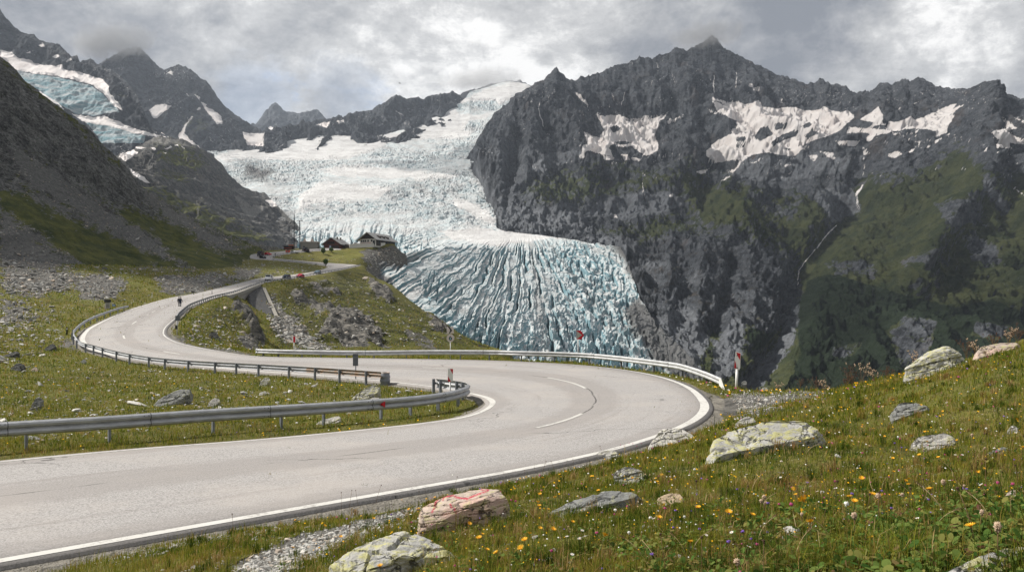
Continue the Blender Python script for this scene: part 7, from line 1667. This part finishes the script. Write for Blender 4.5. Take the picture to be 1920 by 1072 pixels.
# ---- flowers: one of each kind is modelled, then copied as individuals
M_STEM = simple_mat('flower_stem', (.075, .085, .025), .8); M_DRY = simple_mat('dry_stem', (.17, .105, .055), .85); M_STRAW = simple_mat('straw', (.42, .32, .17), .85)
def petal_mat(n_, c): return simple_mat(n_, c, .6, 0, .12, 20)
MY = petal_mat('petal_yellow', (.86, .46, .02)); MW = petal_mat('petal_white', (.80, .79, .74)); MV = petal_mat('petal_violet', (.24, .13, .52)); MPK = petal_mat('petal_pink', (.50, .07, .22)); MBR = petal_mat('seed_brown', (.085, .045, .03)); MOR = petal_mat('flower_eye', (.60, .24, .01)); MBE = petal_mat('seed_beige', (.46, .34, .24)); MLV = petal_mat('leaf_green', (.05, .085, .02))
def stem(root, h, mat, lean=.12, rad=.0022, n=5):
    pts = [(lean * h * (t ** 2), 0, -.03 + (h + .03) * t) for t in np.linspace(0, 1, n)]; MB().tube(pts, [rad * 1.2] + [rad] * (n - 1), 5).build('stem', mat, root, smooth=True); return Vector(pts[-1])
def daisy(name, label, cat, h, r_, n, mp, mc, group, tilt=.35, cup=.35, double=True):
    root = empty(name); tag(root, label, cat, group); tip = stem(root, h, M_STEM)
    mb = MB(); Mx = Matrix.Translation(tip) @ Matrix.Rotation(tilt, 4, 'Y')
    for ring, (rr, k0, cu) in enumerate(((r_, 0, cup), (r_ * .72, .5, cup + .35)) if double else ((r_, 0, cup),)):
        for k in range(n):
            a = 2 * math.pi * (k + k0) / n; w = rr * 2.6 / n; c, s = math.cos(a), math.sin(a)
            q = [(.12, -.4, .0), (.6, -1, .6), (.95, -.8, 1.0), (1.03, 0, 1.02), (.95, .8, 1.0), (.6, 1, .6), (.12, .4, .0)]
            pts = [Mx @ Vector((c * t * rr - s * ww * w * .5, s * t * rr + c * ww * w * .5, rr * cu * zz * t)) for t, ww, zz in q]
            mb.add(pts, [tuple(range(7))])
    mb.build('petals', mp, root, smooth=True)
    e = MB().lathe([(0, .16 * r_), (.16 * r_, .14 * r_), (.24 * r_, .04 * r_), (.2 * r_, -.1 * r_), (.06 * r_, -.3 * r_)], (0, 0, .02 * r_), 8).build('flower_centre', mc, root, smooth=True); e.data.transform(Mx)
    return root
def knob(name, label, cat, h, r_, mat, group, ms, n=26, elong=1.0, spike=.35, lean=.12, leafy=True):
    root = empty(name); tag(root, label, cat, group); tip = stem(root, h, ms, lean, .002)
    rr = np.random.default_rng(int(h * 1e4)); vs = []; fs = []
    for k in range(n * 3):                                          # a head of many little florets
        v = rr.normal(size=3); v /= np.linalg.norm(v); v[2] = abs(v[2]) if k % 3 else v[2]
        t = np.cross(v, [0.3, .2, 1]); t /= np.linalg.norm(t) + 1e-6; b = np.cross(v, t); c = np.array(tip) + v * r_ * .45 * np.array([1, 1, elong]); l = r_ * (1 - spike + spike * rr.uniform(.5, 1.4)); w = r_ * .26
        i = len(vs); vs += [c + t * w, c + b * w, c - t * w, c - b * w, np.array(tip) + v * l * np.array([1, 1, elong])]; fs += [(i, i + 1, i + 4), (i + 1, i + 2, i + 4), (i + 2, i + 3, i + 4), (i + 3, i, i + 4), (i + 3, i + 2, i + 1, i)]
    MB().add(vs, fs).build('flower_head', mat, root, smooth=True); return root
def place(root, spots, lab=None):
    for i, p in enumerate(spots):
        o = root if i == 0 else copy_tree(root)
        o.location = p; o.rotation_euler = (rng.normal(0, .12), rng.normal(0, .12), rng.uniform(0, 6.28)); s = rng.uniform(.75, 1.25); o.scale = (s, s, s * rng.uniform(.85, 1.2))
def spots(n, y0, y1, u0, u1, seed):
    p, _ = ground_pts(n * 6, y0, y1, u0, u1, seed); r = np.random.default_rng(seed); p = p[r.permutation(len(p))[:n]]; return p
def pix_spots(lst, h=0.0): return [hit(u, v) for u, v in lst]
hero = daisy('hawkbit', 'largest yellow hawkbit, fully open in the lower meadow', 'flower', .12, .050, 19, MY, MOR, 'yellow flowers in the meadow', .5, .45)
hero.location = hit(1511, 968); hero.rotation_euler = (.35, .1, 2.6)
hero2 = daisy('hawkbit', 'half closed yellow hawkbit above and left of the largest one', 'flower', .15, .030, 13, MY, MOR, 'yellow flowers in the meadow', .9, .8); hero2.location = hit(1487, 948); hero2.rotation_euler = (.1, .1, 1.4)
hero3 = daisy('hawkbit', 'low yellow hawkbit under the largest one', 'flower', .06, .030, 13, MY, MOR, 'yellow flowers in the meadow', .7, .7); hero3.location = hit(1502, 978)
yel = daisy('hawkbit', 'yellow hawkbit flower among the meadow grass', 'flower', .13, .0225, 13, MY, MOR, 'yellow flowers in the meadow', .35, .4)
ylist = [(785, 968), (815, 985), (840, 972), (745, 1003), (873, 1010), (1070, 998), (1045, 960), (1035, 1032), (985, 1055), (1235, 1002), (1310, 985), (1365, 1000), (1410, 995), (1195, 915), (1240, 905), (1180, 945), (1455, 860), (1480, 840), (1500, 842), (1560, 852), (1600, 835), (1635, 818), (1725, 775), (1735, 830), (1755, 835), (1740, 843), (1767, 790), (1800, 755), (1830, 742), (1850, 705), (1880, 690), (1765, 788), (1905, 805), (1885, 790), (1520, 1035), (1672, 885), (1705, 920), (1760, 880), (1830, 1040), (1640, 1045), (560, 990), (600, 1010), (700, 990), (640, 1025), (545, 1045), (1290, 1060), (1120, 1050), (1600, 985)]
place(yel, pix_spots(ylist) + list(spots(70, 6, 18, 700, 1950, 420)))
whi = daisy('daisy', 'small white daisy among the meadow grass', 'flower', .11, .014, 11, MW, MOR, 'white flowers in the meadow', .3, .15, False)
place(whi, list(spots(62, 4.5, 16, 620, 1950, 421)))
puf = knob('cotton_head', 'white fluffy seed head on a short stalk', 'flower', .14, .014, MW, 'white flowers in the meadow', M_STEM, 20); place(puf, pix_spots([(1303, 905), (1220, 1000), (1285, 1002), (1180, 1035), (1150, 990), (1680, 845), (1855, 830), (1590, 1005), (1530, 800), (1555, 790)]))
vio = knob('bellflower', 'small violet flower among the meadow grass', 'flower', .10, .012, MV, 'violet flowers in the meadow', M_STEM, 12, .9, .5)
place(vio, pix_spots([(738, 985), (1265, 892), (1255, 900), (1385, 942), (1400, 1035), (1412, 1040), (1368, 1060), (1430, 1020), (1270, 980), (1800, 940), (1815, 945), (1735, 960), (1645, 945), (1655, 948), (1905, 880), (1870, 690), (1580, 800), (1600, 960), (970, 905)]) + list(spots(22, 5, 15, 800, 1950, 422)))
pin = knob('clover', 'pink clover head among the meadow grass', 'flower', .10, .013, MPK, 'pink flowers in the meadow', M_STEM, 16)
place(pin, pix_spots([(958, 952), (962, 960), (835, 988), (840, 992), (1250, 895), (1740, 905), (1480, 980), (1465, 968), (1615, 865), (1690, 838), (1765, 745), (1850, 712)]) + [hit(1155 + 8 * i, 838 + (i % 3) * 3) for i in range(7)] + list(spots(26, 4, 14, 700, 1950, 423)))
brn = knob('seed_stalk', 'tall dry stalk with a dark brown seed head', 'dry stalk', .30, .012, MBR, 'dry stalks in the meadow', M_DRY, 10, 1.1, .5, .18)
place(brn, pix_spots([(437, 1015), (458, 1025), (640, 960), (655, 955), (672, 950), (705, 945), (740, 975), (785, 950), (800, 940), (850, 925), (985, 900), (1005, 895), (1018, 892), (1040, 890), (1060, 885), (1075, 880), (1250, 840), (1270, 838), (1280, 835), (1100, 880), (1130, 865), (1540, 985), (1620, 1010), (1650, 1000), (1705, 985), (1570, 950), (1720, 690), (1760, 680), (1830, 680), (1900, 665), (1560, 735), (1600, 728), (1640, 718), (1670, 712), (1540, 735)]) + list(spots(34, 4, 14, 500, 1950, 424)))
thi = knob('thistle_head', 'beige withered thistle head among the herbs', 'dry stalk', .16, .017, MBE, 'dry stalks in the meadow', M_DRY, 24, 1.2, .5)
place(thi, pix_spots([(1805, 935), (1820, 850), (1845, 860), (1505, 1000), (1700, 965), (1650, 985)]) + list(spots(8, 3.6, 8, 1200, 1950, 425)))
def straw(name, h):
    root = empty(name); tag(root, 'bent straw coloured grass stalk', 'dry stalk', 'dry stalks in the meadow')
    pts = [(h * .5 * t ** 1.8, h * .08 * math.sin(3 * t), -.02 + h * (t - .28 * t * t)) for t in np.linspace(0, 1, 9)]; MB().tube(pts, [.0024] * 5 + [.0018] * 4, 4).build('stem', M_STRAW, root, smooth=True)
    mb = MB(); p = pts[-1]
    for k in range(7): t = .86 + .02 * k; q = pts[-2]; c = [q[i] + (p[i] - q[i]) * (k / 6) for i in range(3)]; mb.tube([c, (c[0] + .006 * (-1) ** k, c[1] + .004, c[2] + .012)], [.0022, .0005], 4)
    mb.build('seed_head', M_DRY, root); return root
st = straw('straw_stalk', .27)
place(st, pix_spots([(1095, 915), (1120, 920), (980, 950), (1010, 985), (1430, 905), (1435, 880), (1290, 1050), (1320, 1030), (1240, 1065), (1560, 965), (1690, 860), (1640, 810), (1600, 800), (1870, 790), (1500, 1010), (1560, 1030), (1460, 1060), (1750, 1010)]) + list(spots(52, 4, 15, 600, 1950, 426)))
# specks of blossom too small and many to count
def specks(n, y0, y1, u0, u1, seed, mat_mix, label, sz):
    r = np.random.default_rng(seed); p, _ = ground_pts(n, y0, y1, u0, u1, seed); m_ = len(p)
    p[:, 2] += r.uniform(.05, .14, m_); s = sz * p[:, 1] * r.uniform(.6, 1.3, m_); a = r.uniform(0, 6.28, m_); vs = []
    for k in range(6): b = a + k * 1.0472; vs.append(p + np.stack([np.cos(b) * s, np.sin(b) * s * .9, np.sin(b) * s * .55], -1))
    vs.append(p + np.array([0, 0, 1]) * (s * .5)[:, None]); v = np.stack(vs, 1).reshape(-1, 3); f = np.array([[k, (k + 1) % 6, 6] for k in range(6)]); f = (f[None] + (np.arange(m_) * 7)[:, None, None]).reshape(-1, 3)
    me = fast_mesh('blossom', v, f); set_attr(me, 'tone', np.repeat(r.choice([0, .25, .5, .75, 1.0], m_, p=mat_mix), 7)); return tag(link('blossom', me, M_SPECK), label, kind='stuff')
M_SPECK = leaf_material('blossom_specks', [(.86, .46, .02), (.80, .79, .74), (.26, .15, .52), (.46, .08, .22), (.52, .36, .22)], .2)
specks(1300, 5, 24, 560, 1990, 430, [.48, .26, .07, .09, .10], 'scattered tiny blossoms across the meadow', .00085)
specks(420, 24, 60, -40, 1600, 431, [.35, .45, .02, .03, .15], 'scattered tiny blossoms on the slopes between the lanes', .0008)
specks(320, 26, 48, 1300, 1720, 432, [.62, .15, .03, .1, .10], 'yellow blossoms along the crest beside the marker board', .0011)
# ---- dry weeds standing up against the dark valley on the crest
def weed(u, v, h, seed, label):
    g = hit(u, v); r = np.random.default_rng(seed); root = empty('dry_weed', g); tag(root, label, 'dry weed', 'dry weeds on the meadow crest')
    s = g[1] / F; H = h * s; mb = MB(); hd = []
    for k in range(7):
        a = r.uniform(0, 6.28); l = H * r.uniform(.55, 1.05); b = r.uniform(.15, .6); p = [(math.cos(a) * b * l * t ** 1.7, math.sin(a) * b * l * t ** 1.7, l * t * (1 - .15 * b * t) - .05) for t in np.linspace(0, 1, 6)]
        mb.tube(p, [.006, .005, .0045, .004, .004, .003], 4); hd.append(p[-1])
        for q in (3, 4): e = (p[q][0] + r.normal(0, .12) * l, p[q][1] + r.normal(0, .12) * l, p[q][2] + .18 * l); mb.tube([p[q], e], [.0035, .002], 4); hd.append(e)
    mb.build('stems', M_DRY, root); hb = MB()
    for p in hd:
        for j in range(3): hb.lathe([(0, .018), (.013, .010), (.014, -.002), (0, -.014)], (p[0] + r.normal(0, .015), p[1] + r.normal(0, .015), p[2] + r.normal(0, .02)), 5)
    hb.build('seed_heads', MBE if seed % 2 else MBR, root)
for i, (u, v, h) in enumerate(((1600, 728, 45), (1615, 722, 52), (1585, 731, 30), (1640, 715, 30), (1530, 735, 32), (1545, 737, 26), (1665, 712, 26), (1755, 668, 34), (1812, 662, 40), (1830, 660, 36), (1862, 652, 40), (1890, 648, 36), (1907, 645, 40), (1460, 728, 20), (1500, 728, 26), (1720, 690, 50))):
    weed(u, v, h, 500 + i, 'dry brown weed standing on the meadow crest against the dark valley')
# ---- small trees by the hairpin of the far road
def tree(u, v, vt, wpx, seed, label):
    g = hit(u, v); s = g[1] / F; h = (v - vt) * s; r = np.random.default_rng(seed); root = empty('small_tree', g); tag(root, label, 'tree')
    mb = MB(); mb.tube([(0, 0, -.3), (.05, 0, h * .35), (.0, .05, h * .65), (.02, 0, h * .9)], [.14, .10, .07, .02], 7)
    for k in range(6): a = r.uniform(0, 6.28); z = h * r.uniform(.35, .7); mb.tube([(0, 0, z), (math.cos(a) * wpx * s * .35, math.sin(a) * wpx * s * .35, z + h * .2)], [.05, .015], 5)
    mb.build('trunk', simple_mat('bark', (.07, .06, .05), .9), root)
    n = 900; c = r.normal(size=(n, 3)); c /= np.linalg.norm(c, axis=1)[:, None]; c *= (r.uniform(.35, 1, n) ** .5 * (1 + .35 * tri_noise(c * 2, 1.0, seed, 3)))[:, None]
    c = c * np.array([wpx * s * .5, wpx * s * .5, h * .38]) + np.array([0, 0, h * .62]); l = r.uniform(.12, .26, n); a1 = r.normal(size=(n, 3)); a1 /= np.linalg.norm(a1, axis=1)[:, None]; a2 = np.cross(a1, r.normal(size=(n, 3))); a2 /= np.linalg.norm(a2, axis=1)[:, None]
    q = np.stack([c - a1 * l[:, None], c + a2 * l[:, None] * .6, c + a1 * l[:, None], c - a2 * l[:, None] * .6], 1).reshape(-1, 3)
    me = fast_mesh('crown', q, np.arange(n * 4).reshape(n, 4), False); set_attr(me, 'tone', np.repeat(r.uniform(0, .35, n), 4)); link('crown', me, M_LEAF, root)
tree(610.5, 499.5, 485, 9, 601, 'lone dark tree standing inside the hairpin of the far road')
tree(606, 478, 464.5, 9, 602, 'dark bushy tree on the slope below the stone building')
tree(621, 474, 465.5, 8, 603, 'dark shrub at the foot of the red brown chalet')
EXPOSURE = 0.38
HAZE = 5.0e-5
MIST = [(205, 78, 3850, (330, 260, 120), .010, 1), (1322, 66, 3120, (230, 200, 75), .009, 2), (900, 150, 4950, (420, 300, 90), .007, 3)]
CLOUDS = [(-300, 430, 90, 1750, 120, 215, 120, 5, .25, .64), (1150, 2000, 350, 1750, 1250, 1500, 300, 8, .3, .25), (-2000, 3400, 500, 1900, 1500, 900, 300, 9, .2, .22)]
# ================================================================== light, sky, air, camera
SUN = np.array([-.62, .13, 0.0]); SUN = SUN / np.linalg.norm(SUN); EL_ = R(47)
SUN = np.array([SUN[0] * math.cos(EL_), SUN[1] * math.cos(EL_), math.sin(EL_)])
sun = bpy.data.lights.new('sun', 'SUN'); sun.energy = 5.0; sun.angle = R(.5); sun.color = (1.0, .95, .87)
so = bpy.data.objects.new('sun', sun); COL.objects.link(so); so.location = (-50, 20, 90)
so.rotation_euler = Vector(SUN).to_track_quat('Z', 'Y').to_euler()
def build_world():
    w = bpy.data.worlds.new('World'); scn.world = w; w.use_nodes = True
    m = NT.__new__(NT); m.mat = None; m.t = w.node_tree; m.t.nodes.clear()
    out = m.t.nodes.new('ShaderNodeOutputWorld')
    sky = m.n('ShaderNodeTexSky', sky_type='NISHITA'); sky.sun_disc = False
    sky.sun_elevation = EL_; sky.sun_rotation = math.atan2(SUN[0], SUN[1]); sky.altitude = 2000
    d = m.n('ShaderNodeTexCoord').outputs['Generated']
    dn = m.n('ShaderNodeVectorMath', operation='NORMALIZE', inp={0: d}).outputs[0]
    sx = m.n('ShaderNodeSeparateXYZ', inp={0: dn})
    zz = m.math('MAXIMUM', sx.outputs[2], 0.0)
    den = m.math('ADD', zz, .16)
    pv = m.n('ShaderNodeCombineXYZ', inp={0: m.math('DIVIDE', sx.outputs[0], den), 1: m.math('MULTIPLY', m.math('DIVIDE', sx.outputs[1], den), 1.0), 2: m.math('MULTIPLY', zz, 2.0)}).outputs[0]
    n_big = m.noise(m.scaled(pv, (1, 1, 1)), .85, 8, .60, .3)
    n_fin = m.noise(m.scaled(pv, (1.0, 1.0, 1.6)), 2.6, 9, .62, .35)
    n_puf = m.noise(m.scaled(dn, (1, 1, 1.7)), 7.0, 9, .60, .25)
    def blob(u, v, rad, gain):
        q = Vector(((u - U0) / F, 1, (V0 - v) / F)).normalized()
        dd = m.n('ShaderNodeVectorMath', operation='DISTANCE', inp={0: dn, 1: tuple(q)}).outputs['Value']
        wob = m.math('ADD', dd, m.math('MULTIPLY', m.math('SUBTRACT', m.math('ADD', m.math('MULTIPLY', n_puf, .6), m.math('MULTIPLY', n_fin, .4)), .5), .30))
        return m.ramp(wob, rad * .25, rad, gain, 0)
    q3 = m.scaled(dn, (1, 1, 1.5))
    base = m.noise(q3, 3.6, 15, .62, .25); det = m.noise(q3, 11.0, 15, .70, .15); lay = m.noise(pv, 1.7, 10, .62, .5)
    t = m.math('ADD', m.math('MULTIPLY', m.math('SUBTRACT', base, .5), 2.7), m.math('ADD', m.math('MULTIPLY', m.math('SUBTRACT', det, .5), 1.9), m.math('MULTIPLY', m.math('SUBTRACT', lay, .5), .5)))
    t = m.math('ADD', t, .49)
    for u, v, r_, g_ in ((120, 40, .09, .22), (520, 60, .15, .12), (640, 130, .12, .06), (810, 115, .12, .06), (940, 150, .10, .10), (480, 215, .07, .18), (600, 200, .09, .16), (1700, 130, .10, .24), (1860, 90, .10, .24), (1550, 135, .06, .16), (380, 120, .08, .16), (1640, 35, .17, -.30), (1250, 40, .20, -.12), (240, 90, .07, -.12), (560, 165, .07, -.10), (1420, 70, .14, -.14), (1000, 20, .14, -.06), (1150, 100, .08, .06)):
        t = m.math('ADD', t, blob(u, v, r_, g_))
    cr = m.t.nodes.new('ShaderNodeValToRGB'); m.t.links.new(t, cr.inputs[0])
    e = cr.color_ramp.elements
    e[0].position = .05; e[0].color = (.20, .215, .245, 1); e[1].position = 1.0; e[1].color = (.88, .87, .855, 1)
    for ps, c in ((.30, (.285, .295, .32)), (.52, (.40, .405, .415)), (.76, (.56, .56, .56))):
        k = e.new(ps); k.color = c + (1,)
    cov = m.ramp(m.math('ADD', m.math('MULTIPLY', n_puf, .6), m.math('MULTIPLY', n_fin, .5)), .34, .50)
    gap = m.math('ADD', blob(468, 192, .06, 1.0), blob(640, 172, .04, .6))
    cov = m.math('SUBTRACT', 1.0, m.math('MULTIPLY', m.math('SUBTRACT', 1.0, m.math('MULTIPLY', cov, .75)), gap), clamp=True)
    b1 = m.n('ShaderNodeBackground', inp={0: sky.outputs[0], 1: .11}); b2 = m.n('ShaderNodeBackground', inp={0: cr.outputs[0], 1: CLOUD_GAIN})
    mx = m.n('ShaderNodeMixShader', inp={0: cov, 1: b1.outputs[0], 2: b2.outputs[0]})
    m.t.links.new(mx.outputs[0], out.inputs[0])
CLOUD_GAIN = 1.0
build_world()
# the cloud deck above the frame: thick lumps whose shade lies on the left slope and on the massif
def cloud_bank(name, cx, cy, cz, rx, ry, th, seed, rot, mat):
    n = 90; a = np.linspace(-1.25, 1.25, n); A, B = np.meshgrid(a, a)
    r = np.sqrt(A ** 2 + B ** 2)
    t = 1 - r + .42 * fbm(A * 2.2, B * 2.2, 5, seed); t = np.clip(t * 2.2, 0, 1)
    c, s = math.cos(rot), math.sin(rot)
    x = cx + rx * (A * c) - ry * (B * s); y = cy + rx * (A * s) + ry * (B * c)
    puff = (.6 + .5 * fbm(A * 5, B * 5, 5, seed + 3)) * th * t ** .6
    keep = t > .02
    up = np.stack([x, y, cz + puff], -1).reshape(-1, 3); dn = np.stack([x, y, cz - .25 * puff], -1).reshape(-1, 3)
    f = grid_faces(n, n); f = f[keep.ravel()[f].all(1)]
    co = np.concatenate([up, dn]); fs = np.concatenate([f, f[:, ::-1] + n * n])
    # rim between the two skins
    e = np.concatenate([f[:, [0, 1]], f[:, [1, 2]], f[:, [2, 3]], f[:, [3, 0]]]); key = np.sort(e, 1); kk = key[:, 0].astype(np.int64) * 10 ** 6 + key[:, 1]
    _, inv, cnt = np.unique(kk, return_inverse=True, return_counts=True); rim = e[cnt[inv] == 1]
    fs = np.concatenate([fs, np.stack([rim[:, 1], rim[:, 0], rim[:, 0] + n * n, rim[:, 1] + n * n], 1)])
    return tag(link(name, fast_mesh(name, co, fs), mat), kind='structure')
def cloud_mat(k):                          # thin enough that a part of the sun comes through
    m = NT('cloud_white'); d = m.n('ShaderNodeBsdfDiffuse', inp={0: m.mix(m.noise(m.pos(), .004, 5), (.78, .79, .80), (.88, .88, .88))})
    x = m.n('ShaderNodeMixShader', inp={0: k, 1: m.n('ShaderNodeBsdfTransparent').outputs[0], 2: d.outputs[0]}); m.t.links.new(x.outputs[0], m.out.inputs[0]); return m.mat
def over(x, y, z, h):
    k = (h - z) / SUN[2]; return x + SUN[0] * k, y + SUN[1] * k
for x, y, z, h, rx, ry, th, sd, ro, kk in CLOUDS:
    cx, cy = over(x, y, z, h); cloud_bank('cloud', cx, cy, h, rx, ry, th, sd, ro, cloud_mat(kk))
def build_haze():
    x0, x1, y0, y1, z0, z1 = -9000.0, 9000.0, -300.0, 9500.0, -320.0, 1640.0
    b = MB().box(((x0 + x1) / 2, (y0 + y1) / 2, (z0 + z1) / 2), (x1 - x0, y1 - y0, z1 - z0))
    m = NT('haze_air'); m.t.links.new(m.n('ShaderNodeVolumePrincipled', inp={'Color': (.72, .82, .97, 1), 'Density': HAZE, 'Anisotropy': .2}).outputs[0], m.out.inputs['Volume'])
    o = b.build('haze', m.mat); tag(o, kind='stuff')
if HAZE > 0: build_haze()
def mist(loc, rad, dens, seed):
    bm = bmesh.new(); bmesh.ops.create_icosphere(bm, subdivisions=3, radius=1.0)
    for v in bm.verts: v.co = Vector((v.co.x * rad[0], v.co.y * rad[1], v.co.z * rad[2]))
    me = bpy.data.meshes.new('mist'); bm.to_mesh(me); bm.free()
    m = NT('mist_air'); p = m.n('ShaderNodeTexCoord').outputs['Object']
    r = m.n('ShaderNodeVectorMath', operation='LENGTH', inp={0: m.scaled(p, tuple(1 / k for k in rad))}).outputs['Value']
    f = m.math('ADD', m.ramp(r, .15, 1.0, 1, 0), m.math('MULTIPLY', m.math('SUBTRACT', m.noise(p, 3.2 / rad[0], 6, .62, .4), .5), 2.4))
    d = m.math('MULTIPLY', m.math('MULTIPLY', m.ramp(f, .42, 1.05), m.ramp(r, .75, 1.0, 1, 0)), dens)
    m.t.links.new(m.n('ShaderNodeVolumePrincipled', inp={'Color': (.93, .94, .96, 1), 'Density': d, 'Anisotropy': .1}).outputs[0], m.out.inputs['Volume'])
    o = link('mist', me, m.mat); o.location = loc; return tag(o, 'grey cloud mist clinging to a summit', kind='stuff')
for mu, mv, mY, rr_, dn_, sd_ in MIST: mist(P(mu, mv, mY), rr_, dn_, sd_)
cam = bpy.data.cameras.new('camera'); cam.sensor_width = 36; cam.lens = F / 1920 * 36
cam.shift_y = (V0 - 536) / 1920; cam.clip_start = .05; cam.clip_end = 60000
co_ = bpy.data.objects.new('camera', cam); COL.objects.link(co_); co_.location = (0, 0, 0); co_.rotation_euler = (R(90), 0, 0)
scn.camera = co_
scn.view_settings.view_transform = 'Standard'; scn.view_settings.look = 'None'; scn.view_settings.gamma = 1; scn.view_settings.exposure = EXPOSURE
c = scn.cycles
c.max_bounces = 5; c.diffuse_bounces = 2; c.glossy_bounces = 2; c.transmission_bounces = 3; c.transparent_max_bounces = 8; c.volume_bounces = 0; c.volume_step_rate = 1.0; c.volume_max_steps = 64
c.caustics_reflective = False; c.caustics_refractive = False
c.use_denoising = True; c.use_adaptive_sampling = True; c.adaptive_threshold = .02
